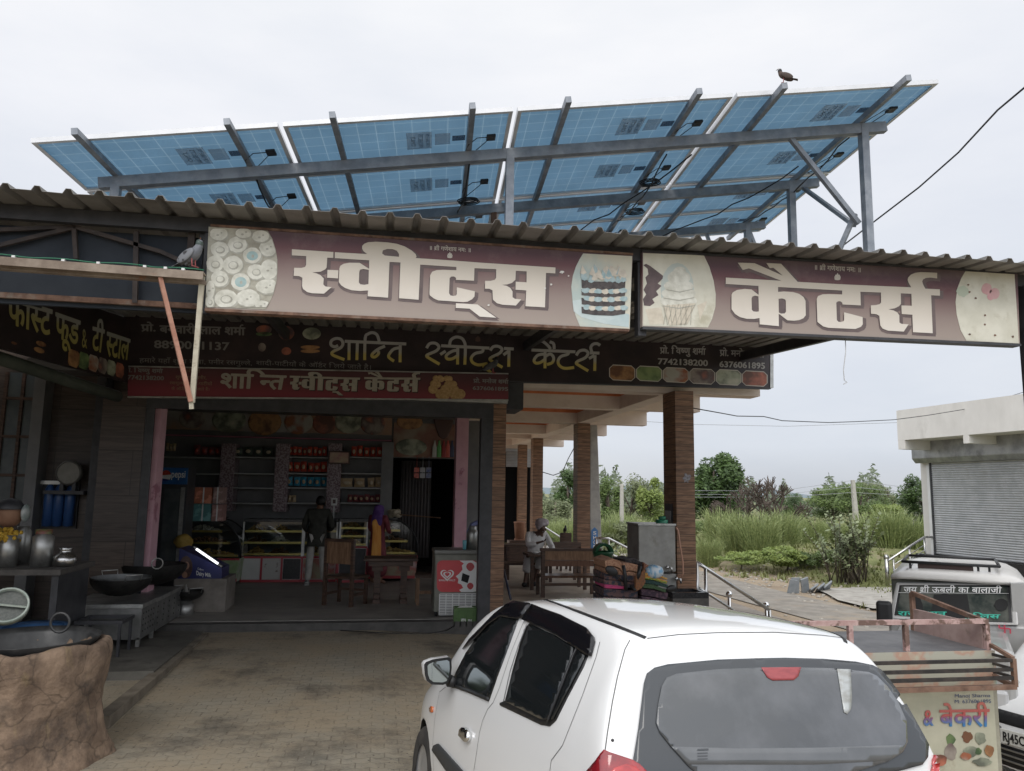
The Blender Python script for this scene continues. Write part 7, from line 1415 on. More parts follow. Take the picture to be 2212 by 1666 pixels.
x0, x1, z0, z1 = rc(376, 1250, 489, 1312, HY - .02); solo(box(x0, x1 - .02, HY - .02, HY + .75, ZF, on(400, 1250, Y=HY).z - .003), 'stone_plinth', M('plinth_stone', (.17, .15, .13), (.25, .225, .20), sc=4, r=.8), 'low brown stone plinth carrying the blue chocolate chest', 'plinth')
# curtain with sachet strips in the doorway
m = MB(); x0, x1, z0, z1 = rc(868, 995, 926, 1205, 17.7); g = [[W((x0 + (x1 - x0) * i / 40, 17.7 + .03 * sin(i * 1.5), z)) for i in range(41)] for z in (z0, (z0 + z1) / 2, z1)]; m.grid(g); o = solo(m, 'curtain', M('curtain_dark', (.055, .05, .05), (.10, .09, .09), sc=20, r=.8, st=(8, 1, .3)), 'dark striped strip curtain hanging in the inner doorway', 'curtain'); sm = o.modifiers.new('t', 'SOLIDIFY'); sm.thickness = .006
for u, c_, lb in ((900, RB_, 'orange sachet strip hanging at the left in the doorway'), (913, M('sachet_silver', (.40, .40, .42), r=.3), 'silver sachet strip hanging in the middle of the doorway'), (926, M('sachet_blue', (.06, .10, .28), (.3, .3, .34), sc=9, r=.3), 'blue sachet strip hanging at the right in the doorway')):
    x0, x1, z0, z1 = rc(u - 5, 1010, u + 5, 1033, 17.4); m = MB(); m.bx(x0, x1, 17.4, 17.425, z0, (z0 + z1) / 2 - .01); m.bx(x0, x1, 17.4, 17.425, (z0 + z1) / 2 + .01, z1); m.bx((x0 + x1) / 2 - .004, (x0 + x1) / 2 + .004, 17.41, 17.415, z0, z1 + .25); solo(m, 'sachet_strip', c_, lb, 'sachet strip', 'sachet strips in the doorway')
# table, chairs in front
def chair(loc, rz, label, w_=.62, h=1.05, name='wooden_chair', group='wooden chairs', arms=False):
    t = thing(name, label, 'chair', loc, group, rz=rz); s = .46
    for x in (-w_ / 2, w_ / 2 - .05): part(box(x, x + .05, 0, .05, 0, s - .03), 'leg', DWOOD, t, local=True); part(box(x, x + .05, .42, .48, 0, h), 'leg', DWOOD, t, local=True); part(box(x + .008, x + .042, .05, .42, .16, .20), 'stretcher', DWOOD, t, local=True)
    part(box(-w_ / 2 - .01, w_ / 2 + .01, -.03, .46, s - .03, s + .01), 'seat', DWOOD, t, local=True, bevel=.008); part(box(-w_ / 2 + .05, w_ / 2 - .05, .435, .47, h - .38, h - .03), 'backrest', BWOOD if not arms else DWOOD, t, local=True); part(box(-w_ / 2, w_ / 2, .425, .485, h - .03, h + .02), 'top_rail', DWOOD, t, local=True); part(box(-w_ / 2 + .05, w_ / 2 - .05, .01, .04, .2, .24), 'stretcher', DWOOD, t, local=True); return t
p = on(762, 1302, Z=ZF); chair((p.x, p.y, ZF), 2.6, 'dark wooden chair with a solid back left of the small table, seen from behind', w_=.56)
p = on(925, 1308, Z=ZF); t = thing('wooden_stool', 'brown wooden stool between the small table and the ice cream freezer', 'stool', (p.x, p.y, ZF)); part(box(p.x - .22, p.x + .16, p.y, p.y + .4, ZF + .44, ZF + .48), 'seat', DWOOD, t)
for x in (-.2, .1):
    for y in (.02, .34): part(box(p.x + x, p.x + x + .05, p.y + y, p.y + y + .05, ZF, ZF + .44), 'leg', BWOOD, t)
part(box(p.x - .15, p.x + .1, p.y + .03, p.y + .06, ZF + .18, ZF + .23), 'stretcher', BWOOD, t)
a = on(845, 1300, Z=ZF); zt = on(845, 1204, Y=a.y).z; t = thing('small_table', 'small dark wooden table with two carved pedestal legs in the shop front', 'table', (a.x, a.y, ZF)); part(box(a.x - .48, a.x + .42, a.y - .25, a.y + .35, zt - .05, zt), 'tabletop', DWOOD, t, bevel=.01); part(box(a.x - .40, a.x + .34, a.y - .2, a.y + .3, zt - .13, zt - .05), 'apron', DWOOD, t)
for x in (-.25, .2): m = MB(); m.bx(a.x + x - .055, a.x + x + .055, a.y - .02, a.y + .08, ZF + .06, zt - .13); m.bx(a.x + x - .09, a.x + x + .09, a.y - .1, a.y + .16, zt - .22, zt - .13); part(m, 'leg', DWOOD, t); part(box(a.x + x - .06, a.x + x + .06, a.y - .26, a.y + .34, ZF, ZF + .07), 'foot', DWOOD, t); part(box(a.x + x - .045, a.x + x + .045, a.y - .14, a.y + .2, ZF + .07, ZF + .14), 'foot', DWOOD, t)
# ice cream freezer and what stands on it
zy = 11.95; x0, x1, z0, z1 = rc(940, 1190, 1036, 1322, zy); zf = ZF; t = thing('ice_cream_freezer', 'grey ice cream chest freezer with a red and white front panel by the shop entrance', 'freezer', ((x0 + x1) / 2, zy, zf)); GRB = M('freezer_grey', (.15, .15, .125), (.20, .20, .17), sc=4, r=.45)
part(box(x0, x1, zy, zy + .62, zf + .06, z1 - .05), 'cabinet', GRB, t, bevel=.02); part(box(x0 - .01, x1 + .01, zy - .01, zy + .63, z1 - .05, z1 + .01), 'lid', M('freezer_lid', (.20, .20, .185), r=.35), t, bevel=.015)
cf_ = crop(1200, 1600, 2200, 1851.0); fz = lambda x, y, k=0: on(*cf_(x, y), Y=zy - .003 - .002 * k)
def rr(xa, ya, xb, yb, r): return [(xb - r + r * sin(a), ya + r - r * cos(a)) for a in (0, .4, .8, 1.2, 1.57)] + [(xb - r + r * cos(a), yb - r + r * sin(a)) for a in (0, .4, .8, 1.2, 1.57)] + [(xa + r - r * sin(a), yb - r + r * cos(a)) for a in (0, .4, .8, 1.2, 1.57)] + [(xa + r - r * cos(a), ya + r - r * sin(a)) for a in (0, .4, .8, 1.2, 1.57)]
m = MB(); m.poly([fz(*p) for p in rr(1001, 1172, 1305, 1405, 40)], FRONT, .001); part(m, 'front_panel', M('panel_red', (.52, .05, .06), (.58, .07, .08), sc=3, r=.35), t)
m = MB(); m.poly([fz(*p, 1) for p in ((1168, 1174), (1265, 1173), (1295, 1190), (1305, 1215), (1305, 1370), (1290, 1400), (1265, 1405), (1180, 1405), (1165, 1390), (1195, 1375), (1180, 1350), (1155, 1340), (1160, 1310), (1140, 1290), (1165, 1270), (1190, 1240), (1185, 1210), (1200, 1195))], FRONT, .001); part(m, 'white_splash', WHITEP, t)
for cx, cy, rx in ((1247, 1220, 30), (1247, 1362, 24)): m = MB(); m.poly([fz(cx + rx * cos(a) * (1 - .25 * max(0, sin(a))), cy + rx * 1.05 * sin(a), 2) for a in [2 * pi * i / 16 for i in range(16)]], FRONT, .001); part(m, 'strawberry', M('strawberry', (.50, .05, .06), (.42, .10, .10), sc=60, r=.4), t)
m = MB(); m.poly([fz(*p, 2) for p in ((1190, 1265), (1243, 1285), (1228, 1340), (1180, 1322))], FRONT, .001); part(m, 'chocolate_piece', SEAT, t)
def heart(cx, cy, s): return [(cx + s * 1.05 * sin(a) ** 3, cy - s * (.8125 * cos(a) - .3125 * cos(2 * a) - .125 * cos(3 * a) - .0625 * cos(4 * a))) for a in [2 * pi * i / 28 for i in range(28)]]
m = MB(); m.poly([[fz(*p, 1) for p in heart(1077, 1278, 48)], [fz(*p, 1) for p in heart(1077, 1276, 37)][::-1]], FRONT, .001); m.poly([[fz(*p, 1) for p in heart(1077, 1278, 28)], [fz(*p, 1) for p in heart(1077, 1276, 17)][::-1]], FRONT, .001); part(m, 'heart_logo', WHITEP, t)
m = MB(); write(m, "KWALITY WALL'S", [fz(*p, .5) for p in ((1015, 1311), (1136, 1311), (1136, 1325), (1015, 1325))], FRONT, .015, top=.7, off=.002); part(m, 'lettering', WHITEP, t)
m = MB(); g0, g1 = fz(1020, 1420), fz(1303, 1570); m.bx(g0.x, g1.x, zy - .02, zy - .002, g1.z, g0.z); part(m, 'grille_back', M('grille_dark', (.16, .16, .155), r=.6), t)
m = MB()
for i in range(14): z = g1.z + (g0.z - g1.z) * i / 13; m.bx(g0.x, g1.x, zy - .03, zy - .02, z - .004, z + .008)
for i in range(7): x = g0.x + (g1.x - g0.x) * i / 6; m.bx(x - .006, x + .006, zy - .032, zy - .021, g1.z, g0.z)
part(m, 'grille', WHITEP, t)
for x in (x0 + .04, x1 - .04): m = MB(); m.cyl((x, zy + .05, zf), (x, zy + .05, zf + .06), .02); part(m, 'foot', BLKT, t)
c = on(1020, 1197, Y=zy + .2); m = MB(); k = .095; m.lathe((c.x, c.y, z1 + .01), [(0, 0), (k, 0), (k, .24), (k * .75, .29), (k * .6, .30), (k * .6, .34), (k * .45, .36), (0, .36)], 20); solo(m, 'steel_jug', STEELD, 'round steel milk jug standing on the ice cream freezer', 'jug')
c = on(1030, 1197, Y=zy + .75); m = MB(); m.tube([W((c.x - .13, c.y, z1 - .3)), W((c.x - .13, c.y, z1 + .25)), W((c.x - .08, c.y, z1 + .36)), W((c.x, c.y, z1 + .40)), W((c.x + .08, c.y, z1 + .36)), W((c.x + .13, c.y, z1 + .25)), W((c.x + .13, c.y, z1 - .3))], .045, 10); m.lathe((c.x, c.y, ZF), [(0, 0), (.17, 0), (.19, z1 - .32), (.17, z1 - .25), (0, z1 - .24)], 20); solo(m, 'dust_bin', M('bin_lavender', (.16, .18, .36), (.20, .22, .42), sc=3, r=.4), 'lavender blue bin with an arched handle behind the freezer', 'bin')
c = on(1003, 1196, Y=zy + .1); m = MB(); m.lathe((c.x, c.y, z1 + .01), [(0, 0), (.028, 0), (.032, .14), (.028, .145), (0, .145)], 14); solo(m, 'blue_cup', M('cup_cyan', (.16, .42, .50), r=.4), 'light blue cup standing on the ice cream freezer', 'cup')
# green crate
x0, x1, _, _ = rc(981, 1330, 1034, 1330, 11.55); t = thing('green_crate', 'green plastic crate with white writing in front of the freezer', 'crate', ((x0 + x1) / 2, 11.55, .036)); CR = M('crate_green', (.06, .12, .035), (.085, .16, .05), sc=5, r=.5); h = .27; m = MB(); y0, y1 = 11.53, 11.71
m.bx(x0, x1, y0, y0 + .015, .036, .036 + h); m.bx(x0, x1, y1 - .015, y1, .036, .036 + h); m.bx(x0, x0 + .015, y0 + .015, y1 - .015, .036, .036 + h); m.bx(x1 - .015, x1, y0 + .015, y1 - .015, .036, .036 + h); m.bx(x0 + .015, x1 - .015, y0 + .015, y1 - .015, .036, .05); part(m, 'body', CR, t)
m = MB(); m.bx(x0 - .012, x1 + .012, y0 - .012, y0, .036 + h - .05, .036 + h - .03); m.bx(x0 - .012, x1 + .012, y0 - .012, y0, .036 + .12, .036 + .135)
for k in range(5): x = x0 + (x1 - x0) * k / 4; m.bx(x - .008, x + .008, y0 - .010, y0, .04, .036 + h - .05)
part(m, 'rib', CR, t); m = MB(); write(m, '2015', [W((x0 + .20, y0, .036 + .105)), W((x1 - .10, y0, .036 + .105)), W((x1 - .10, y0, .036 + .06)), W((x0 + .20, y0, .036 + .06))], FRONT, .02, top=.7, off=.004); write(m, 'लोटस', [W((x0 + .1, y0, .036 + .11)), W((x0 + .18, y0, .036 + .11)), W((x0 + .18, y0, .036 + .055)), W((x0 + .1, y0, .036 + .055))], FRONT, .01, off=.004); part(m, 'lettering', WHITEP, t)
m = MB()
for i in range(9): m.ell((x0 + .08 + random.random() * (x1 - x0 - .16), 11.62, .036 + h - .03 + random.uniform(-.01, .02)), (.05, .05, .03), 7, 5, jit=.2)
solo(m, 'milk_pouches', WHITEP, 'crumpled white pouches filling the green crate', 'pouches')
cable([on(735, 1362, Z=.03), on(840, 1368, Z=.03), on(930, 1368, Z=.03), on(965, 1362, Z=.03), on(985, 1350, Z=.05)], .007, 'floor_cable', 'thin black cable lying on the paving before the shop step')

# ================================================================ veranda furniture
c3 = crop(1900, 1900, 2900)
def vp(x, y, Y): return on(*c3(x, y), Y=Y)
BYv = 13.9; p = vp(570, 640, BYv); q = vp(1090, 655, BYv); t = thing('wooden_bench', 'brown wooden bench with a broad backrest, seen from behind beside the seated man', 'bench', (p.x, BYv, ZF)); zt = p.z
part(box(p.x, q.x, BYv, BYv + .05, vp(800, 735, BYv).z, zt - .03), 'backrest', BWOOD, t); part(box(p.x, q.x, BYv, BYv + .05, vp(800, 790, BYv).z, vp(800, 740, BYv).z), 'backrest', M('red_brown_wood', (.11, .05, .03), (.17, .085, .05), sc=5, r=.5, st=(7, 1, 1)), t); part(box(p.x - .02, q.x + .02, BYv - .01, BYv + .06, zt - .03, zt + .02), 'top_rail', DWOOD, t)
zs = vp(800, 865, BYv + .2).z; part(box(p.x + .02, q.x - .02, BYv + .06, BYv + .48, zs - .04, zs), 'seat', M('seat_wood', (.07, .035, .022), (.13, .07, .045), sc=5, r=.3, st=(7, 1, 1)), t)
for x in (p.x, q.x - .07): part(box(x, x + .07, BYv - .005, BYv + .055, ZF, zt - .03), 'leg', DWOOD, t); part(box(x, x + .06, BYv + .42, BYv + .48, ZF, zs - .04), 'leg', DWOOD, t)
part(box(p.x + .07, q.x - .07, BYv + .01, BYv + .04, ZF + .2, ZF + .25), 'stretcher', DWOOD, t)
TY = 14.9; a = vp(455, 685, TY); b = vp(1000, 700, TY); t = thing('dining_table', 'dark wooden table in front of the seated man', 'table', (a.x, TY, ZF)); part(box(a.x, b.x, TY, TY + .6, a.z - .04, a.z), 'tabletop', DWOOD, t)
for x in (a.x + .06, b.x - .12):
    for y in (TY + .05, TY + .5): part(box(x, x + .06, y, y + .06, ZF, a.z - .04), 'leg', DWOOD, t)
TABZ = a.z; TABX = a.x
a = vp(245, 600, 16.6); b = vp(560, 615, 16.6); t = thing('dining_table', 'dark wooden table behind the seated man by the pier', 'table', (a.x, 16.6, ZF)); part(box(a.x, b.x, 16.6, 17.2, a.z - .05, a.z), 'tabletop', DWOOD, t)
for x in (a.x + .05, b.x - .12): part(box(x, x + .07, 16.65, 16.72, ZF, a.z - .05), 'leg', DWOOD, t); part(box(x, x + .07, 17.08, 17.15, ZF, a.z - .05), 'leg', DWOOD, t)
a = vp(640, 575, 16.2); b = vp(918, 610, 16.2); t = thing('wooden_bench', 'dark wooden bench further back, right of the seated man', 'bench', (a.x, 16.2, ZF)); part(box(a.x, b.x, 16.2, 16.25, vp(700, 650, 16.2).z, a.z), 'backrest', DWOOD, t); zs = ZF + .45; part(box(a.x, b.x, 16.25, 16.65, zs - .04, zs), 'seat', DWOOD, t)
for x in (a.x, b.x - .06): part(box(x, x + .06, 16.2, 16.25, ZF, a.z - .1), 'leg', DWOOD, t); part(box(x, x + .06, 16.59, 16.64, ZF, zs - .04), 'leg', DWOOD, t)
a = vp(735, 495, 18.5); b = vp(835, 500, 18.5); t = thing('wooden_chair', 'dark wooden chair by the far veranda edge with a small bird on it', 'chair', (a.x, 18.5, ZF), 'wooden chairs'); part(box(a.x, b.x, 18.5, 18.55, a.z - .45, a.z), 'backrest', DWOOD, t); part(box(a.x, b.x, 18.55, 18.95, ZF + .42, ZF + .46), 'seat', DWOOD, t)
for x in (a.x, b.x - .05): part(box(x, x + .05, 18.5, 18.55, ZF, a.z - .45), 'leg', DWOOD, t); part(box(x, x + .05, 18.9, 18.95, ZF, ZF + .42), 'leg', DWOOD, t)
BIRDP = (a.x + (b.x - a.x) * .45, 18.52, a.z)
c = vp(375, 545, 20.5); m = MB(); zq = vp(375, 545, 20.5).z; m.lathe((c.x, 20.5, zq), [(0, 0), (.12, 0), (.15, .40), (.16, .41), (.16, .44), (0, .43)], 18); m.bx(c.x - .12, c.x + .12, 20.4, 20.6, zq - .04, zq); solo(m, 'water_pot', M('terracotta', (.32, .15, .09), (.42, .22, .14), sc=6, r=.8), 'reddish terracotta bucket pot behind the seated man', 'pot'); solo(box(c.x - .3, c.x + .4, 20.3, 20.7, ZF, zq - .045), 'side_table', DWOOD, 'dark plain side table carrying the terracotta pot', 'table')
# green swing-top bin
c = vp(1135, 720, 12.6); s = 12.6 / FPX; R = 92 * .4521 / 1.8445 * s; zb = ZF; zr1 = vp(1135, 690, 12.6).z; m = MB(); m.lathe((c.x, 12.75, zb), [(0, 0), (R * .75, 0), (R * .95, zr1 - zb), (R * 1.02, zr1 - zb), (R * 1.02, zr1 - zb + .04), (R * .9, zr1 - zb + .05)], 20); t = thing('green_bin', 'dark green plastic bin with an arched lid behind the loaded motorcycle', 'bin', (c.x, 12.75, zb)); GB = M('bin_green', (.012, .085, .035), (.02, .12, .05), sc=4, r=.4); part(m, 'body', GB, t)
m = MB(); zt = vp(1135, 588, 12.6).z; H_ = zt - zr1 - .04; g = [[W((c.x - R * .93 * cos(a) * 1.0, 12.75 + y, zr1 + .04 + H_ * sin(a))) for a in [pi * i / 14 for i in range(15)]] for y in (-R * .5, R * .5)]; gi = [[W((c.x - R * .62 * cos(a), 12.75 + y, zr1 + .04 + H_ * .70 * sin(a))) for a in [pi * i / 14 for i in range(15)]] for y in (-R * .5, R * .5)]; m.grid(g, flip=True); m.grid(gi); m.grid([g[0], gi[0]]); m.grid([g[1], gi[1]], flip=True); part(m, 'arched_lid', GB, t)
# water cooler, sink
WY = 11.05; a = vp(1425, 430, WY); b = vp(1755, 840, WY); al = vp(1342, 415, WY + .55).x; t = thing('water_cooler', 'dented stainless steel water cooler cabinet on a stand beside the brick pillar', 'water cooler', ((a.x + b.x) / 2, WY, ZF)); part(box(a.x, b.x, WY, WY + .55, b.z, a.z), 'cabinet', M('cooler_steel', (.26, .255, .24), (.34, .335, .315), sc=5, r=.5, met=.5, c3=(.20, .18, .15), sc3=3), t, bevel=.012)
part(box(a.x - .01, b.x + .01, WY - .01, WY + .56, a.z + .002, a.z + .03), 'top', STEELD, t); z2 = vp(1600, 1000, WY).z; part(box(vp(1600, 900, WY).x, b.x + .01, WY + .02, WY + .5, z2, b.z - .03), 'lower_cabinet', M('cooler_steel', ), t)
part(box(a.x + .04, vp(1600, 900, WY).x - .01, WY + .1, WY + .5, .0, b.z - .01), 'stand', DSTEEL, t)
for x, y in ((1690, 800), (1770, 900)): p = vp(x, y, WY - .05); m = MB(); m.tube([p + W((0, .08, .02)), p, p + W((.03, -.03, 0)), p + W((.04, -.03, -.06))], .016, 8); m.ell(p + W((-.02, 0, .0)), .028, 8, 6); part(m, 'tap', STEEL, t)
m = MB(); m.tube([vp(1755, 445, WY - .02), vp(1775, 480, WY - .03), vp(1790, 600, WY - .03), vp(1815, 750, WY - .03), vp(1818, 850, WY - .03), vp(1800, 890, WY - .03)], .013, 8); part(m, 'hose', M('hose_pink', (.48, .26, .18), r=.5), t)
p = vp(1630, 425, WY + .25); m = MB(); m.lathe((p.x, p.y, a.z + .03), [(.09, 0), (.095, .05), (.05, .05), (.045, 0)], 16); m.ell((p.x + .01, p.y, a.z + .10), (.06, .05, .035), 8, 6, jit=.2); solo(m, 'plastic_ring', M('tape_green', (.02, .16, .09), (.03, .22, .13), sc=8, r=.4), 'small green plastic ring lying on top of the water cooler', 'plastic ring')
t = thing('sink', 'black granite drain sink below the water cooler taps', 'sink', (b.x, WY, 0)); zz = vp(1830, 1005, WY - .3).z; m = MB(); x1 = vp(1920, 1010, WY).x; m.bx(b.x - .25, x1, WY - .5, WY, -.3, zz - .08); part(m, 'base', M('sink_stone', (.08, .075, .07), (.13, .12, .11), sc=6, r=.8), t); m = MB(); m.bx(b.x - .25, x1, WY - .5, WY - .44, zz - .08, zz); m.bx(b.x - .25, x1, WY - .06, WY, zz - .08, zz); m.bx(b.x - .25, b.x - .19, WY - .44, WY - .06, zz - .08, zz); m.bx(x1 - .06, x1, WY - .44, WY - .06, zz - .08, zz); part(m, 'rim', GRAN, t)
# motorcycle loaded with mats
MY = 9.4; g0 = gz(3.3, MY); a = vp(1290, 1000, MY); t = thing('motorcycle', 'black motorcycle loaded with woven mats, mostly hidden behind the white hatchback', 'motorcycle', (a.x, MY, g0)); mx0 = vp(1150, 1000, MY).x; mx1 = vp(1740, 1000, MY).x
for x in (mx0, mx1): m = MB(); m.lathe((x, MY, g0 + .31), [(.20, -.04), (.29, -.045), (.31, 0), (.29, .045), (.20, .04)], 26, Matrix.Rotation(pi / 2, 3, 'X')); w_ = part(m, 'wheel', RUBR, t); m = MB(); m.lathe((x, MY, g0 + .31), [(.05, -.05), (.05, .05)], 12, Matrix.Rotation(pi / 2, 3, 'X')); [m.bar((x, MY, g0 + .31), (x + .2 * cos(k), MY, g0 + .31 + .2 * sin(k)), .01) for k in [pi * i / 5 for i in range(10)]]; part(m, 'rim', STEELD, w_)
m = MB(); m.tube([(mx0, MY, g0 + .31), (mx0 + .3, MY, g0 + .9), (mx0 + .65, MY, g0 + .75), (mx1, MY, g0 + .31)], .03, 8); m.tube([(mx0 + .3, MY, g0 + .5), (mx1, MY, g0 + .35)], .03, 8); part(m, 'frame', BLKT, t); m = MB(); m.ell((mx0 + .45, MY, g0 + .8), (.28, .14, .13), 14, 8); part(m, 'tank', BLKT, t); m = MB(); m.ell((mx0 + .95, MY, g0 + .76), (.38, .14, .06), 14, 8); part(m, 'seat', SEAT, t); m = MB(); m.bx(mx0 + .5, mx0 + .85, MY - .1, MY + .1, g0 + .25, g0 + .55); part(m, 'engine', DSTEEL, t)
m = MB(); hb = vp(1310, 965, MY); m.tube([hb + W((-.2, .3, 0)), hb + W((-.1, .1, .06)), hb + W((-.02, -.15, .06)), hb + W((.0, -.38, 0))], .014, 8); part(m, 'handlebar', BLKT, t)
for (cx, cy), (sx, sy), rx in (((1188, 830), (1310, 945), 62), ((1715, 985), (1640, 1005), 48)):
    c = vp(cx, cy, MY - .3); k_ = .4521 / 1.8445 * MY / FPX; m = MB(); m.ell(c, (rx * k_, .025, rx * .62 * k_), 18, 8, Matrix.Rotation(.5 if cx < 1400 else -.2, 3, 'Y')); part(m, 'mirror', BLKT, t); m = MB(); m.tube([c, vp(sx, sy, MY - .28)], .009, 6); part(m, 'mirror_stem', BLKT, t)
rnd = random.Random(4)
def mat_roll(pts, h, Y, D, mt, label, name='folded_mat', layers=3):
    m = MB(); P = [vp(x, y, Y) for x, y in pts]; n = len(P)
    for L in range(layers):
        f = 1 - .03 * L; z = W((0, 0, -h * L)); V = []
        for d in (0, D): V += [p + z + W((rnd.uniform(-.01, .01), d, rnd.uniform(-.008, .008))) for p in P] + [p + z + W((rnd.uniform(-.01, .01), d, -h * .9)) for p in P]
        F = []
        for i in range(n - 1): F += [(i, i + 1, n + i + 1, n + i), (2 * n + i + 1, 2 * n + i, 3 * n + i, 3 * n + i + 1), (i + 1, i, 2 * n + i, 2 * n + i + 1), (n + i, n + i + 1, 3 * n + i + 1, 3 * n + i)]
        F += [(0, n, 3 * n, 2 * n), (n - 1, 3 * n - 1, 4 * n - 1, 2 * n - 1)]; m.add(V, F, False)
    return solo(m, name, mt, label, 'mat', 'woven mats on the motorcycle', bevel=.008)
def weave(nm, a, b, sc=45): return M(nm, a, b, sc=sc, r=.9, bump=.6, bsc=90, lo=.46, hi=.54)
mat_roll([(1130, 735), (1200, 720), (1260, 740), (1290, 790)], .10, MY - .2, .5, weave('mat_tan', (.30, .15, .09), (.42, .24, .15)), 'tan brown folded mat on the left of the motorcycle load', layers=2); mat_roll([(1290, 765), (1350, 762), (1420, 775)], .10, MY - .22, .5, M('mat_tan'), 'tan brown folded mat in the middle of the motorcycle load', layers=2)
mat_roll([(1310, 735), (1380, 720), (1450, 745), (1490, 760)], .06, MY - .05, .5, weave('mat_black', (.015, .015, .017), (.06, .05, .05)), 'black shaggy mat on top of the motorcycle load', layers=2); mat_roll([(1470, 755), (1540, 790)], .09, MY - .1, .4, weave('mat_redbrown', (.20, .09, .055), (.30, .15, .10)), 'reddish brown mat at the top right of the motorcycle load', layers=2)
mat_roll([(1465, 850), (1560, 850), (1675, 890)], .032, MY - .3, .5, weave('mat_orange', (.50, .20, .04), (.42, .30, .08), 60), 'orange and yellow striped mat at the right of the motorcycle load', layers=2); mat_roll([(1458, 880), (1560, 890), (1678, 925)], .032, MY - .3, .5, weave('mat_yellow', (.34, .28, .05), (.10, .20, .05), 60), 'yellow green mat under the orange striped mat', layers=1); mat_roll([(1452, 905), (1560, 915), (1680, 950)], .05, MY - .3, .5, weave('mat_teal', (.01, .035, .035), (.03, .06, .05), 60), 'dark teal mat under the yellow green mat', layers=1); mat_roll([(1450, 945), (1560, 955), (1670, 990)], .05, MY - .3, .5, weave('mat_green', (.03, .06, .025), (.06, .10, .05), 60), 'dark green patterned mat near the bottom of the motorcycle load', layers=1); mat_roll([(1450, 985), (1560, 1000), (1680, 1025)], .09, MY - .25, .5, weave('mat_purple', (.04, .025, .04), (.12, .07, .09), 30), 'purple patterned mat at the very bottom right of the load', layers=2)
mat_roll([(1120, 850), (1200, 860), (1310, 870), (1400, 880)], .075, MY - .24, .5, weave('mat_multi', (.15, .08, .07), (.03, .035, .05), 26), 'dark multicoloured woven mat at the left of the motorcycle load', layers=2); mat_roll([(1130, 955), (1220, 962), (1310, 965)], .04, MY - .26, .5, weave('mat_pink', (.48, .05, .16), (.30, .05, .12), 60), 'bright pink mat at the lower left of the motorcycle load', layers=1); mat_roll([(1120, 985), (1250, 995), (1420, 1000)], .10, MY - .24, .5, weave('mat_blue', (.02, .025, .04), (.10, .06, .06), 26), 'dark blue mat at the bottom left of the motorcycle load', layers=3)
mat_roll([(1400, 880), (1450, 850), (1480, 800)], .2, MY - .34, .05, weave('mat_rust', (.22, .09, .035), (.14, .07, .04)), 'rust brown rolled mat leaning across the middle of the load', layers=1)
c = vp(1560, 838, MY - .25); m = MB(); m.ell(c, (.12, .1, .085), 16, 10, jit=.05); solo(m, 'blue_bundle', M('ball_blue_white', (.16, .34, .50), (.50, .55, .58), sc=16, r=.4, lo=.46, hi=.54), 'round blue and white bundle between the mats on the motorcycle', 'bundle')
m = MB(); m.tube([vp(1290, 780, MY - .3), vp(1305, 860, MY - .32), vp(1315, 1000, MY - .3)], .022, 6); m.tube([vp(1435, 790, MY - .3), vp(1430, 850, MY - .34), vp(1415, 900, MY - .32)], .025, 6); solo(m, 'luggage_strap', BLKT, 'black straps tied round the mats on the motorcycle', 'strap')
m = MB(); m.cyl(on(1008, 1269, Y=13) , on(1034, 1387, Y=10.5), .012); m2 = MB(); m2.cyl(vp(236, 822, 12.2), vp(298, 1080, 11.6), .018); solo(m2, 'metal_pipe', M('pipe_blue_grey', (.03, .035, .06), r=.5), 'dark slanting metal pipe between the pier and the seated man', 'pipe')

# ================================================================ outdoor kitchen on the left
cK5 = crop(0, 2000, 1000, 1554.0)
def kp(x, y, **k): return on(*cK5(x, y), **k)
solo(box(-12, -2.3, 9.0, 11.39, -.2, .055), 'kitchen_plinth', M('kitchen_floor', (.085, .08, .068), (.13, .122, .105), sc=3, r=.75, c3=(.05, .045, .04), sc3=2), 'low stained concrete plinth under the steel stove bench', 'plinth'); solo(box(-2.34, -2.22, 7.4, 11.3, -.2, .035), 'kerb', M('kerb_dirty', (.12, .10, .075), (.20, .17, .13), sc=4, r=.9), 'low concrete kerb running from the clay oven to the shop step', 'kerb')
solo(box(-9.3, -9.0, 3, 12.2, -.2, 4.3), 'added_shade_wall', KIT, 'unseen dark wall added at the far left to shade the kitchen', 'wall')  # out-of-view wall, added to keep light off the kitchen from the left
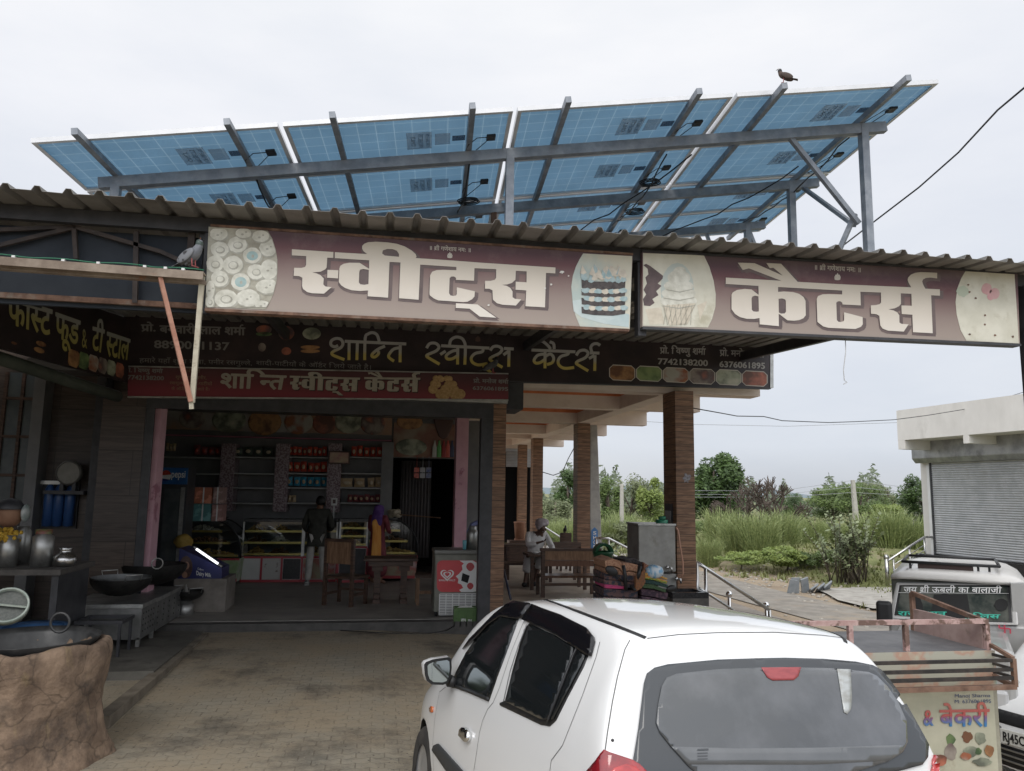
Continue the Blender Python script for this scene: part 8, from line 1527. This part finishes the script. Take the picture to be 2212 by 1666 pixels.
# clay oven
ov = on(48, 1480, Y=6.75); OX, OY, OR = ov.x, 6.75, 0.0; e = on(228, 1420, Y=6.75); OR = e.x - OX; g0 = gz(OX, OY); zt = on(180, 1372, Y=6.75 + OR * .3).z
CLAY = M('burnt_clay', (.135, .092, .064), (.25, .175, .12), sc=5.5, r=.95, bump=1.0, bsc=14, c3=(.05, .04, .034), sc3=1.6, lo3=.55, hi3=.68)
def _cracks():
    n, l, p = nodes(CLAY); tc = n.new('ShaderNodeTexCoord'); q = n.new('ShaderNodeTexNoise'); q.inputs['Scale'].default_value = 5; l.new(tc.outputs['Object'], q.inputs['Vector']); ad = n.new('ShaderNodeMix'); ad.data_type = 'VECTOR'; ad.inputs[0].default_value = .22; l.new(tc.outputs['Object'], ad.inputs[4]); l.new(q.outputs['Color'], ad.inputs[5])
    v = n.new('ShaderNodeTexVoronoi'); v.feature = 'DISTANCE_TO_EDGE'; v.inputs['Scale'].default_value = 4.2; l.new(ad.outputs[1], v.inputs['Vector']); mr = n.new('ShaderNodeMapRange'); mr.inputs[1].default_value = .0; mr.inputs[2].default_value = .035; mr.inputs[3].default_value = .5; mr.inputs[4].default_value = 0; l.new(v.outputs['Distance'], mr.inputs[0])
    old = p.inputs['Base Color'].links[0].from_socket; x = n.new('ShaderNodeMix'); x.data_type = 'RGBA'; l.new(mr.outputs[0], x.inputs[0]); l.new(old, x.inputs[6]); x.inputs[7].default_value = (.035, .026, .02, 1)
    st = n.new('ShaderNodeTexNoise'); st.inputs['Scale'].default_value = 7.0; st.inputs['Detail'].default_value = 9; mp = n.new('ShaderNodeMapping'); mp.inputs['Scale'].default_value = (1, 1, .35); l.new(tc.outputs['Object'], mp.inputs[0]); l.new(mp.outputs[0], st.inputs['Vector']); m2 = n.new('ShaderNodeMapRange'); m2.inputs[1].default_value = .60; m2.inputs[2].default_value = .72; m2.inputs[4].default_value = .55; l.new(st.outputs['Fac'], m2.inputs[0])
    y = n.new('ShaderNodeMix'); y.data_type = 'RGBA'; l.new(m2.outputs[0], y.inputs[0]); l.new(x.outputs[2], y.inputs[6]); y.inputs[7].default_value = (.33, .245, .12, 1); l.new(y.outputs[2], p.inputs['Base Color'])
_cracks()
t = thing('clay_oven', 'big round cracked clay oven in the lower left corner', 'oven', (OX, OY, g0)); rnd = random.Random(15); n = 56; prof = [(OR * 1.22, -.1), (OR * 1.12, .02), (OR * 1.03, .12), (OR * .99, .3), (OR * .97, .45), (OR * 1.0, .62), (OR * 1.02, zt - g0 - .1), (OR * .99, zt - g0 - .02), (OR * .92, zt - g0), (OR * .80, zt - g0 - .02), (OR * .76, zt - g0 - .12), (OR * .74, zt - g0 - .5), (0, zt - g0 - .5)]
rows = []
for r_, z in prof:
    row = []
    for j in range(n + 1):
        a = 2 * pi * (j % n) / n; k = 1 + .022 * sin(a * 5 + z * 9) + .018 * sin(a * 11 + z * 4 + 1) + .012 * sin(a * 23 - z * 13) + (.03 * max(0, sin(a * 3 + 2)) if z < .15 else 0); row.append(W((OX + r_ * k * cos(a), OY + r_ * k * sin(a), g0 + z + .012 * sin(a * 7))))
    rows.append(row)
m = MB(); m.grid(rows); o = part(m, 'clay_wall', CLAY, t); s_ = o.modifiers.new('s', 'SUBSURF'); s_.levels = 2; s_.render_levels = 2
tx = bpy.data.textures.new('clay_lumps', 'CLOUDS'); tx.noise_scale = .22; tx.noise_depth = 4; dm = o.modifiers.new('lumps', 'DISPLACE'); dm.texture = tx; dm.strength = .055; dm.mid_level = .5
m = MB(); m.lathe((OX + .02, OY, zt - .05), [(OR * .80, .02), (OR * .86, .07), (OR * .86, .075), (OR * .78, .03), (OR * .72, -.16), (OR * .5, -.2), (0, -.2)], 36); part(m, 'iron_pan', M('blackened_pan', (.035, .036, .037), (.075, .075, .075), sc=6, r=.5, met=.4), t)
c = kp(372, 748, Y=OY + .1); m = MB(); m.tube([c + W((.07 * cos(a), .0, .075 * sin(a))) for a in [2 * pi * i / 16 for i in range(16)]], .011, 6, closed=True); part(m, 'ring_handle', M('iron_ring', (.07, .07, .07), r=.5, met=.5), t)
c = kp(48, 648, Y=6.2); R_ = Matrix.Rotation(.95, 3, 'X') @ Matrix.Rotation(.25, 3, 'Y'); m = MB(); r_ = .135; m.lathe(c, [(r_ * .9, -.02), (r_, -.02), (r_, .03), (r_ * .9, .03), (r_ * .9, -.02)], 30, R_); t = thing('round_sieve', 'round metal sieve with a cross bar resting on the clay oven at the left edge', 'sieve', c); part(m, 'rim', M('sieve_rim', (.20, .24, .21), (.32, .35, .31), sc=9, r=.5, met=.2), t); m = MB(); m.lathe(c, [(0, 0), (r_ * .9, 0)], 30, R_); part(m, 'mesh', M('sieve_mesh', (.05, .055, .05), (.085, .09, .08), sc=60, r=.6), t); m = MB(); m.bar(c + R_ @ W((-r_ * .9, 0, .02)), c + R_ @ W((r_ * .9, 0, .02)), .02, .012); part(m, 'cross_bar', M('sieve_rim'), t)
# steel stove benches
bx = kp(865, 900, Z=.055).x; t = thing('stove_bench', 'perforated stainless stove bench carrying the two woks', 'stove', (bx - .45, 9.3, .055)); sa = kp(885, 635, X=bx); sb = kp(1080, 545, X=bx); Y0, Y1, Y2 = sa.y, kp(975, 600, X=bx).y, kp(1130, 520, X=bx).y; Z1, Z2 = sa.z, sb.z
for a, b, z in ((Y0, Y1, Z1), (Y1 + .01, Y2, Z2)):
    part(box(bx - .95, bx, a, b, z - .05, z), 'top', STEELD, t, bevel=.005); part(box(bx - .93, bx - .012, a + .02, b - .01, z - .42, z - .052), 'body', M('bench_steel', (.17, .17, .165), (.26, .26, .25), sc=5, r=.45, met=.6), t)
    m = MB()
    for i in range(5):
        for j in range(4): y = a + .1 + (b - a - .2) * i / 4; zz = z - .12 - .07 * j; m.cyl((bx - .011, y, zz), (bx - .007, y, zz), .012, n=8)
    part(m, 'vent_holes', BLKT, t)
for x in (bx - .93, bx - .06):
    for y in (Y0 + .02, Y1 - .05, Y2 - .06): part(box(x, x + .045, y, y + .045, .055, Z1 - .4), 'leg', STEELD, t)
t2 = thing('burner_stand', 'dark iron burner stand beside the steel stove bench', 'stand', (bx - .5, Y0 - .5, 0))
for x in (-.55, -.1):
    for y in (-.55, -.15): part(box(bx + x, bx + x + .03, Y0 + y, Y0 + y + .03, gz(bx, Y0), Z1 - .1), 'leg', DSTEEL, t2)
m = MB(); m.bx(bx - .57, bx - .05, Y0 - .57, Y0 - .53, Z1 - .14, Z1 - .1); m.bx(bx - .57, bx - .05, Y0 - .16, Y0 - .12, Z1 - .14, Z1 - .1); m.bx(bx - .57, bx - .53, Y0 - .53, Y0 - .16, Z1 - .14, Z1 - .1); m.bx(bx - .09, bx - .05, Y0 - .53, Y0 - .16, Z1 - .14, Z1 - .1); part(m, 'frame', DSTEEL, t2)
WOK = M('wok_black', (.012, .012, .012), (.03, .028, .026), sc=8, r=.55, met=.3); WOKI = M('wok_inside', (.10, .105, .105), (.19, .195, .195), sc=5, r=.5, met=.5)
def wok(x, y, R, Yd, mi, label, rings=False):
    c = kp(x, y, Y=Yd); t = thing('wok', label, 'wok', c - W((0, 0, R * .5)), 'iron woks'); P = [(R * sin(a), -R * .62 * cos(a) + R * .12) for a in [pi / 2 * i / 8 for i in range(9)]]; m = MB(); m.lathe(c, P, 28); part(m, 'bowl', WOK, t); m = MB(); m.lathe(c + W((0, 0, .004)), [(r_ * .965, z + .01) for r_, z in P], 28); part(m, 'inside', mi, t)
    for sg in (-1, 1):
        m = MB(); d = W((cos(.9), -sin(.9) * 1, 0)) if not rings else W((.35, -.94, 0)); q = c + d * R * sg * .98 + W((0, 0, R * .1)); s = d.orthogonal().normalized(); s = W((-d.y, d.x, 0))
        if rings: m.tube([q + s * .07 * cos(a) + W((0, 0, .06 + .07 * sin(a))) for a in [2 * pi * i / 14 for i in range(14)]], .009, 6, closed=True)
        else: m.tube([q - s * .09, q - s * .10 + W((0, 0, .07)) + d * .03 * sg, q + s * .10 + W((0, 0, .07)) + d * .03 * sg, q + s * .09], .007, 6)
        part(m, 'handle', STEELD, t)
    return c
wok(750, 492, .36, Y0 + .35, WOKI, 'open iron wok with a pale inside on the nearer stove bench'); wok(950, 412, .44, Y1 + .75, WOK, 'large black iron wok with ring handles on the farther stove bench', True); wok(1165, 565, .22, Y2 + .15, WOK, 'small black wok on the steel drum behind the stove bench')
c = kp(1140, 700, Y=Y2 + .2); m = MB(); m.lathe((c.x, Y2 + .2, .055), [(0, 0), (.13, 0), (.13, kp(1140, 630, Y=Y2 + .2).z - .06), (.11, kp(1140, 630, Y=Y2 + .2).z - .05), (0, .5)], 18); solo(m, 'steel_drum', STEELD, 'upright steel drum under the small black wok', 'drum')
# counter with drums and pots
KY = 9.6; kz = on(80, 1224, Y=KY).z; x1 = on(158, 1224, Y=KY).x; t = thing('kitchen_counter', 'dark kitchen counter carrying steel drums at the left', 'counter', (x1 - 1.2, KY, 0)); part(box(-8.9, x1, KY - .35, KY + .7, kz - .06, kz), 'top', M('counter_top', (.06, .055, .05), (.11, .10, .09), sc=4, r=.7), t)
for x in (x1 - .1, x1 - 1.4): part(box(x, x + .07, KY - .3, KY + .6, 0, kz - .06), 'leg', DSTEEL, t)
def drum(u, v0, v1, ru, Yd, label, lid=None, name='steel_drum', group='steel drums on the kitchen counter'):
    c = on(u, v1, Y=Yd); s = Yd / FPX; R = ru * s; h = (v1 - v0) * s; t = thing(name, label, 'drum', (c.x, Yd, kz), group); m = MB(); m.lathe((c.x, Yd, kz + .002), [(0, 0), (R, 0), (R, h * .86), (R * .72, h * .92), (R * .72, h), (0, h)], 22); part(m, 'body', STEELD, t)
    if lid: m = MB(); m.lathe((c.x, Yd, kz + h), [(R * .78, -.02), (R * .78, .03), (0, .035)], 18); part(m, 'lid', lid, t)
drum(43, 1150, 1222, 15, KY + .3, 'tall steel drum second from the left on the kitchen counter'); drum(14, 1166, 1226, 17, KY - .05, 'steel drum at the left edge under a bunch of yellow flowers'); drum(88, 1160, 1226, 19, KY, 'steel drum with a red and green lid in the middle of the kitchen counter', M('lid_red', (.22, .03, .05), (.10, .20, .06), sc=8, r=.4))
c = on(139, 1220, Y=KY); s = KY / FPX; R = 21 * s; m = MB(); m.lathe((c.x, KY, kz + .002), [(0, 0), (R * .8, 0), (R, R * .45), (R * .96, R * .9), (R * .5, R * 1.25), (R * .45, R * 1.5), (R * .6, R * 1.7), (0, R * 1.72)], 22); solo(m, 'steel_pot', STEEL, 'small shiny round steel pot at the right of the kitchen drums', 'pot')
m = MB(); c = on(14, 1160, Y=KY - .05)
for i in range(60): m.ell(c + W((random.gauss(0, .07), random.gauss(0, .05), random.uniform(-.05, .09))), random.uniform(.02, .032), 6, 4, jit=.2)
solo(m, 'marigolds', M('marigold', (.42, .24, .02), (.55, .36, .05), sc=30, r=.8), 'bunch of yellow marigold flowers on the leftmost steel drum', 'flowers')
c = on(20, 1112, Y=KY + .1); m = MB(); m.ell(c, (.14, .12, .15), 16, 10); t = thing('clay_pot', 'brown clay pot with a dark lid above the yellow flowers', 'pot', c); part(m, 'pot', M('clay_pot_brown', (.20, .10, .06), (.28, .15, .09), sc=5, r=.7), t); m = MB(); m.lathe(c + W((0, 0, .06)), [(.145, 0), (.15, .03), (.1, .1), (0, .13)], 18); part(m, 'lid', DSTEEL, t); m = MB(); m.ell(c + W((.17, 0, .02)), (.04, .09, .10), 12, 8); part(m, 'bowl', M('bowl_green', (.05, .12, .11), (.45, .47, .46), sc=4, r=.4), t)
# blue cylinders, round scale, tub
t = thing('water_filter', 'row of three blue filter cylinders on the kitchen wall', 'water filter', on(122, 1140, Y=12.05)); FB = M('filter_blue', (.025, .07, .20), (.04, .10, .26), sc=3, r=.35)
for u in (101, 122, 146): a = on(u, 1138, Y=12.08); b = on(u, 1052, Y=12.08); m = MB(); R = 9.5 * 12.08 / FPX; m.lathe(a, [(0, 0), (R, .01), (R, b.z - a.z - .05), (R * .7, b.z - a.z), (R * .4, b.z - a.z + .04), (0, b.z - a.z + .05)], 18); part(m, 'cylinder', FB, t)
x0, x1_, z0, z1 = rc(84, 1046, 164, 1142, 12.16); part(box(x0, x1_, 12.15, 12.19, z0, z1), 'back_plate', DSTEEL, t); part(box(x0, x1_, 12.05, 12.15, z1, z1 + .05), 'bracket', STEELD, t)
c = on(150, 1022, Y=11.9); t = thing('dial_scale', 'round dial weighing scale above the blue filter cylinders', 'scale', c); m = MB(); m.lathe(c, [(0, -.05), (.165, -.05), (.18, 0), (.165, .05), (.15, .055), (.15, .03)], 26, Matrix.Rotation(pi / 2, 3, 'X')); part(m, 'case', M('scale_case', (.10, .095, .085), r=.5), t); m = MB(); m.lathe(c, [(0, .034), (.15, .034)], 26, Matrix.Rotation(pi / 2, 3, 'X')); part(m, 'dial', M('scale_dial', (.19, .18, .155), (.24, .23, .20), sc=9, r=.5), t); part(box(c.x - .28, c.x + .24, 11.8, 12.15, c.z - .30, c.z - .25), 'shelf', DSTEEL, t); m = MB(); m.bar(c + W((-.08, 0, -.25)), c + W((-.08, 0, -.14)), .05); m.bar(c + W((.08, 0, -.25)), c + W((.08, 0, -.14)), .05); part(m, 'stand', DSTEEL, t)
c = kp(225, 590, Y=8.9); m = MB(); m.lathe((c.x, 8.9, gz(-4, 8.9) + .06), [(0, 0), (.24, 0), (.30, .5), (.32, .5), (.32, .54), (.28, .53)], 22); solo(m, 'plastic_tub', M('tub_blue', (.02, .06, .14), (.03, .085, .19), sc=4, r=.5), 'dark blue plastic tub on the floor behind the clay oven', 'tub')

# ================================================================ people
def skin(name, P, E_, mat, root, sub=2):
    names = list(P); idx = {k: i for i, k in enumerate(names)}; me = bpy.data.meshes.new('sk'); me.from_pydata([P[k][0] for k in names], [(idx[a], idx[b]) for a, b in E_], []); o = bpy.data.objects.new('sk', me); COL.objects.link(o); o.modifiers.new('k', 'SKIN')
    for i, k in enumerate(names):
        r = P[k][1]; s = me.skin_vertices[0].data[i]; s.radius = r if isinstance(r, tuple) else (r, r); s.use_root = i == 0
    q = o.modifiers.new('s', 'SUBSURF'); q.levels = sub; q.render_levels = sub; bpy.context.view_layer.update(); out = bpy.data.meshes.new_from_object(o.evaluated_get(bpy.context.evaluated_depsgraph_get())); bpy.data.objects.remove(o); bpy.data.meshes.remove(me)
    out.materials.clear(); out.materials.append(mat); out.shade_smooth(); out.name = name; return link(name, out, root)
SKB = M('skin_brown', (.17, .085, .052), (.22, .115, .072), sc=8, r=.55)
def fingers(P, E_, w, d, s, side):
    """palm and five separate bent fingers from wrist w, pointing along d; s is the direction across the palm"""
    P[w + 'p'] = (P[w][0] + d * .05, (.030, .016)); E_.append((w, w + 'p')); n = d.cross(s).normalized()
    for k, (o_, L) in enumerate(((-.027, .060), (-.009, .072), (.010, .070), (.028, .055))):
        a = P[w + 'p'][0] + s * o_ + d * .035; P[f'{w}f{k}'] = (a, .0085); P[f'{w}g{k}'] = (a + d * L * .5 + n * .012, .008); P[f'{w}h{k}'] = (a + d * L * .85 + n * .034, .007); E_ += [(w + 'p', f'{w}f{k}'), (f'{w}f{k}', f'{w}g{k}'), (f'{w}g{k}', f'{w}h{k}')]
    a = P[w][0] + d * .03 - s * .035; P[w + 't0'] = (a, .010); P[w + 't1'] = (a + d * .04 - s * .014 + n * .02, .0085); E_ += [(w, w + 't0'), (w + 't0', w + 't1')]
BONES = [('pel', 'spi'), ('spi', 'che'), ('che', 'nec'), ('nec', 'hea'), ('hea', 'top')] + [(a + s, b + s) for s in 'LR' for a, b in (('hip', 'kne'), ('kne', 'ank'), ('ank', 'toe'), ('sho', 'elb'), ('elb', 'wri'))] + [('pel', 'hipL'), ('pel', 'hipR'), ('che', 'shoL'), ('che', 'shoR')]
def body(J, root, headr=(.078, .092)):
    P = {k: (W(v), dict(pel=(.13, .10), spi=(.115, .085), che=(.14, .095), nec=.048, hea=headr, top=(.065, .075), hip=.078, kne=.052, ank=.036, toe=.034, sho=.052, elb=.040, wri=.027)[k.rstrip('LR') if k not in ('hipL',) else 'hip']) for k, v in J.items() if k in ('pel', 'spi', 'che', 'nec', 'hea', 'top') or k[-1] in 'LR'}; E_ = list(BONES)
    for s in 'LR':
        d = (W(J['wri' + s]) - W(J['elb' + s])).normalized(); fingers(P, E_, 'wri' + s, d, W((0, 0, 1)).cross(d).normalized() if abs(d.z) < .9 else W((1, 0, 0)), s)
    return skin('body', P, E_, SKB, root)
def cloth(name, J, chain, mat, root, sub=2):
    P = {}; E_ = []
    for c_ in chain:
        for i, (k, r) in enumerate(c_):
            v = J[k] if isinstance(k, str) else k; key = k if isinstance(k, str) else str(k)
            if key not in P: P[key] = (W(v), r)
            if i: kk = c_[i - 1][0]; E_.append((kk if isinstance(kk, str) else str(kk), key))
    return skin(name, P, E_, mat, root, sub)
# standing customer, back to us
pm = on(682, 1262, Z=ZF); man = thing('person', 'man in a dark jacket and pale trousers standing with his back to us', 'person', (pm.x, pm.y - .15, ZF))
J = dict(pel=(0, 0, .93), spi=(0, 0, 1.12), che=(0, .0, 1.34), nec=(.02, .02, 1.50), hea=(.03, .04, 1.60), top=(.035, .04, 1.68), hipL=(-.10, 0, .90), hipR=(.10, 0, .90), kneL=(-.13, .03, .50), kneR=(.12, .03, .50), ankL=(-.15, 0, .09), ankR=(.17, 0, .09), toeL=(-.18, .15, .04), toeR=(.23, .14, .04), shoL=(-.19, 0, 1.42), shoR=(.19, 0, 1.42), elbL=(-.27, .02, 1.14), elbR=(.28, .03, 1.14), wriL=(-.22, .2, 1.03), wriR=(.22, .22, 1.05))
J = {k: W(v) for k, v in J.items()}; body(J, man); JK = M('jacket_dark', (.022, .022, .017), (.04, .04, .032), sc=9, r=.8)
cloth('jacket', J, [[('pel', (.205, .15)), ('spi', (.165, .12)), ('che', (.175, .12)), ((0.015, .01, 1.47), (.075, .07))], [('che', (.175, .12)), ('shoL', .075), ('elbL', .062), ('wriL', .045)], [('che', (.175, .12)), ('shoR', .075), ('elbR', .062), ('wriR', .045)], [('pel', (.205, .15)), ((0, 0, .77), (.225, .17))]], JK, man)
cloth('trousers', J, [[('pel', (.14, .11)), ('hipL', .078), ('kneL', .078), ((-.15, 0, .07), .07)], [('pel', (.14, .11)), ('hipR', .078), ('kneR', .078), ((.17, 0, .07), .07)]], M('trousers_pale', (.36, .345, .32), (.46, .45, .42), sc=7, r=.85, bump=.4, bsc=12), man)
m = MB(); m.ell(W((.033, .02, 1.635)), (.095, .105, .105), 18, 12); 
o = part(m, 'hair', M('hair_black', (.008, .007, .007), (.018, .016, .015), sc=40, r=.5), man, local=True)
for s in (-1, 1): m = MB(); m.ell(W((.033 + s * .088, .05, 1.60)), (.014, .025, .03), 8, 6); part(m, 'ear', SKB, man, local=True)
for k in 'LR': m = MB(); a = J['ank' + k]; b = J['toe' + k]; m.ell(W(((a.x + b.x) / 2, .05, .05)), (.05, .13, .05), 12, 8); m.ob(W(((a.x + b.x) / 2, .05, .012)), (.10, .27, .022)); part(m, 'shoe', M('shoe_white_black', (.40, .40, .39), (.03, .03, .03), sc=9, r=.6, lo=.48, hi=.54), man, local=True)
# woman in maroon and orange with a purple head scarf
pw = on(812, 1262, Z=ZF); wo = thing('person', 'woman in a maroon and orange dress with a purple head scarf beside the counter', 'person', (pw.x, pw.y - .1, ZF), rz=-.5)
J = dict(pel=(0, 0, .86), spi=(0, 0, 1.05), che=(0, .0, 1.24), nec=(0, .02, 1.39), hea=(0, .05, 1.48), top=(0, .05, 1.55), hipL=(-.09, 0, .84), hipR=(.09, 0, .84), kneL=(-.10, .02, .46), kneR=(.10, .02, .46), ankL=(-.10, 0, .08), ankR=(.10, 0, .08), toeL=(-.11, .14, .035), toeR=(.12, .14, .035), shoL=(-.16, 0, 1.32), shoR=(.16, 0, 1.32), elbL=(-.21, .05, 1.08), elbR=(.21, .05, 1.08), wriL=(-.13, .24, 1.02), wriR=(.13, .24, 1.02)); J = {k: W(v) for k, v in J.items()}; body(J, wo)
MRN = M('dress_maroon', (.13, .018, .03), (.20, .04, .05), sc=8, r=.75); cloth('dress', J, [[((0, 0, .10), (.27, .24)), ((0, 0, .45), (.22, .19)), ('pel', (.17, .14)), ('spi', (.145, .115)), ('che', (.16, .115)), ((0, .01, 1.36), (.07, .065))], [('che', (.16, .115)), ('shoL', .068), ('elbL', .055), ('wriL', .04)], [('che', (.16, .115)), ('shoR', .068), ('elbR', .055), ('wriR', .04)]], MRN, wo)
cloth('orange_drape', J, [[((.02, -.12, 1.30), (.11, .03)), ((.06, -.15, 1.05), (.10, .028)), ((.08, -.18, .75), (.11, .028)), ((.10, -.22, .42), (.12, .03))]], M('drape_orange', (.55, .20, .02), (.62, .30, .05), sc=6, r=.6, bump=.5, bsc=14, st=(3, 3, .4)), wo); cloth('head_scarf', J, [[((0, .03, 1.58), (.085, .09)), ((0, .02, 1.50), (.115, .125)), ((0, -.02, 1.38), (.12, .12)), ((.01, -.06, 1.24), (.15, .10)), ((.02, -.10, 1.12), (.10, .05))]], M('scarf_purple', (.075, .03, .16), (.13, .06, .24), sc=8, r=.8), wo)
# old man eating at the table
ps = vp(500, 820, TY + .95); om = thing('person', 'old man in white with a turban, seated and eating at the dark table', 'person', (ps.x, TY + .95, ZF), rz=.25)
J = dict(pel=(0, 0, .53), spi=(.0, -.04, .72), che=(.03, -.12, .93), nec=(.05, -.19, 1.06), hea=(.06, -.25, 1.14), top=(.06, -.25, 1.22), hipL=(-.10, 0, .50), hipR=(.10, -.02, .50), kneL=(-.30, -.38, .53), kneR=(-.05, -.44, .55), ankL=(-.36, -.36, .10), ankR=(-.20, -.48, .12), toeL=(-.44, -.48, .035), toeR=(-.28, -.62, .06), shoL=(-.17, -.08, 1.01), shoR=(.22, -.10, 1.0), elbL=(-.25, -.26, .80), elbR=(.27, -.30, .76), wriL=(-.06, -.42, .88), wriR=(.18, -.50, .72)); J = {k: W(v) for k, v in J.items()}; DKS = M('skin_dark', (.075, .038, .026), (.11, .06, .04), sc=8, r=.55); SKB_, SKB = SKB, DKS; body(J, om); SKB = SKB_
WC = M('white_cotton', (.50, .49, .48), (.62, .61, .60), sc=6, r=.9, bump=.5, bsc=14)
cloth('shirt', J, [[('pel', (.17, .13)), ('spi', (.155, .12)), ('che', (.175, .12)), ((.045, -.165, 1.02), (.08, .07))], [('che', (.175, .12)), ('shoL', .075), ('elbL', .065), (tuple(J['elbL'].lerp(J['wriL'], .75)), .05)], [('che', (.175, .12)), ('shoR', .075), ('elbR', .065), (tuple(J['elbR'].lerp(J['wriR'], .75)), .05)]], WC, om)
cloth('dhoti', J, [[('pel', (.16, .13)), ('hipL', .115), ('kneL', .105), (tuple(J['kneL'].lerp(J['ankL'], .62)), .10)], [('pel', (.16, .13)), ('hipR', .115), ('kneR', .105), (tuple(J['kneR'].lerp(J['ankR'], .5)), .09)]], M('dhoti_white', (.40, .39, .385), (.52, .51, .50), sc=5, r=.9, bump=.7, bsc=9), om)
m = MB(); c = W((.06, -.235, 1.225))
for k in range(5): m.tube([c + Matrix.Rotation(.25 * (k - 2), 3, 'Y') @ Matrix.Rotation(-.35, 3, 'X') @ W((.105 * cos(a), .115 * sin(a), -.035 + .022 * k + .012 * sin(a * 2 + k))) for a in [2 * pi * i / 18 for i in range(18)]], .032, 8, closed=True)
m.ell(c + W((0, .01, .02)), (.10, .11, .07), 14, 8); part(m, 'turban', M('turban_lilac', (.36, .32, .34), (.48, .44, .46), sc=12, r=.9), om, local=True)
hd = J['hea']; m = MB(); m.ell(hd + W((.0, -.088, -.035)), (.017, .022, .024), 10, 6); part(m, 'nose', DKS, om, local=True); m = MB()
for s in (-1, 1): m.ell(hd + W((s * .032, -.080, -.005)), (.013, .008, .008), 8, 6)
part(m, 'eyes', M('eye_dark', (.02, .015, .012), r=.2), om, local=True); m = MB(); m.ell(hd + W((0, -.080, -.068)), (.024, .008, .007), 8, 5); part(m, 'mouth', M('lip_dark', (.10, .04, .035), r=.5), om, local=True); m = MB(); m.ell(hd + W((0, -.080, -.056)), (.034, .012, .010), 8, 5); part(m, 'moustache', M('grey_hair', (.30, .29, .28), r=.9), om, local=True)
for s in (-1, 1): m = MB(); m.ell(hd + W((s * .080, .0, -.02)), (.012, .022, .03), 8, 6); part(m, 'ear', DKS, om, local=True)
for k in 'LR': m = MB(); a = J['ank' + k]; b = J['toe' + k]; c = a.lerp(b, .5); m.ell(W((c.x, c.y, c.z - .01)), (.055, .12, .045), 12, 8, Matrix.Rotation(-.5, 3, 'Z')); part(m, 'shoe', SEAT, om, local=True)
c = vp(515, 668, TY + .3); m = MB(); m.lathe((c.x, TY + .3, TABZ), [(0, 0), (.05, 0), (.09, .035), (.085, .035), (.05, .01), (0, .01)], 18); solo(m, 'bowl', WHITEP, 'small white bowl on the table under the hands of the seated man', 'bowl')
solo(box(ps.x - .65, ps.x + .7, TY + .78, TY + 1.2, ZF + .40, ZF + .45), 'seat_bench', DWOOD, 'dark plain bench the old man sits on', 'bench')

# ================================================================ birds
def bird(name, label, loc, s, rz, body_m, head_m, wing_m, tilt=.55, legs=True, neck=True):
    t = thing(name, label, 'bird', loc, rz=rz); R = Matrix.Rotation(tilt, 3, 'Y'); bz = .115 * s
    P = dict(a=(W((-.10, 0, .06)) * s, (.028 * s, .022 * s)), b=(W((-.035, 0, .095)) * s, (.052 * s, .05 * s)), c=(W((.03, 0, .14)) * s, (.055 * s, .056 * s)), d=(W((.055, 0, .19)) * s, (.034 * s, .034 * s)), e=(W((.062, 0, .235)) * s, (.026 * s, .027 * s)), f=(W((.075, 0, .25)) * s, (.02 * s, .02 * s)))
    skin('body', P, [('a', 'b'), ('b', 'c'), ('c', 'd'), ('d', 'e'), ('e', 'f')], body_m, t); m = MB(); m.ell(W((.055, 0, .215)) * s, (.034 * s, .034 * s, .042 * s), 12, 8); part(m, 'neck_feathers', head_m, t, local=True)
    for k in (-1, 1): m = MB(); m.ell(W((-.05, k * .048, .10)) * s, (.105 * s, .014 * s, .045 * s), 14, 8, Matrix.Rotation(-tilt, 3, 'Y')); part(m, 'wing', wing_m, t, local=True)
    m = MB(); m.poly([W(p) * s for p in ((-.09, -.025, .062), (-.09, .025, .062), (-.21, .032, .012), (-.21, -.032, .012))], (0, 0, 1), .006 * s); part(m, 'tail', wing_m, t, local=True); m = MB(); m.tube([W((.085, 0, .25)) * s, W((.115, 0, .238)) * s], [.009 * s, .002 * s], 6); part(m, 'beak', BLKT, t, local=True); m = MB(); [m.ell(W((.078, k * .019, .256)) * s, .0045 * s, 6, 4) for k in (-1, 1)]; part(m, 'eyes', M('eye_orange', (.45, .12, .02), r=.2), t, local=True)
    for k in (-1, 1):
        m = MB(); a = W((0, k * .022, .09)) * s; b = W((.01, k * .022, .004)) * s; m.tube([a, b], .005 * s, 6)
        for q in (-.5, 0, .5): m.tube([b, b + W((.03 * cos(q), .03 * sin(q), -.002)) * s], .0035 * s, 5)
        part(m, 'leg', M('bird_leg', (.42, .12, .12), r=.6), t, local=True)
    return t
PG = M('pigeon_grey', (.15, .16, .18), (.24, .25, .28), sc=14, r=.7); pz = on(424, 578, Y=5.86); bird('pigeon', 'grey pigeon standing on the rusty rail beside the first big sign', (pz.x - .02, 5.84, pz.z - .005), .82, -.5, PG, M('pigeon_neck', (.06, .09, .09), (.10, .13, .11), sc=9, r=.4), M('pigeon_wing', (.22, .23, .25), (.05, .05, .055), sc=18, r=.7, lo=.52, hi=.58))
BB2 = M('myna_brown', (.05, .032, .026), (.10, .065, .05), sc=12, r=.7); q = sp(6.35, -.19, -.043); bird('myna', 'small brown bird perched on the top end of a solar rail', q, .55, 2.6, BB2, BLKT, M('myna_wing', (.06, .04, .03), (.30, .27, .24), sc=9, r=.7, lo=.55, hi=.6)); bird('small_bird', 'small black bird perched on the far wooden chair', BIRDP, .7, 1.2, BLKT, BLKT, BLKT)
c = on(1030, 862, Y=11.2); bird('pigeon', 'dark pigeon sitting on top of the red shop sign under the yellow letters', (on(1100, 800, Y=11.2).x - .25, 11.2, on(1060, 806, Y=11.2).z), 1.0, .2, M('pigeon_dark', (.05, .05, .055), (.09, .09, .10), sc=14, r=.7), BLKT, M('pigeon_dark', ))
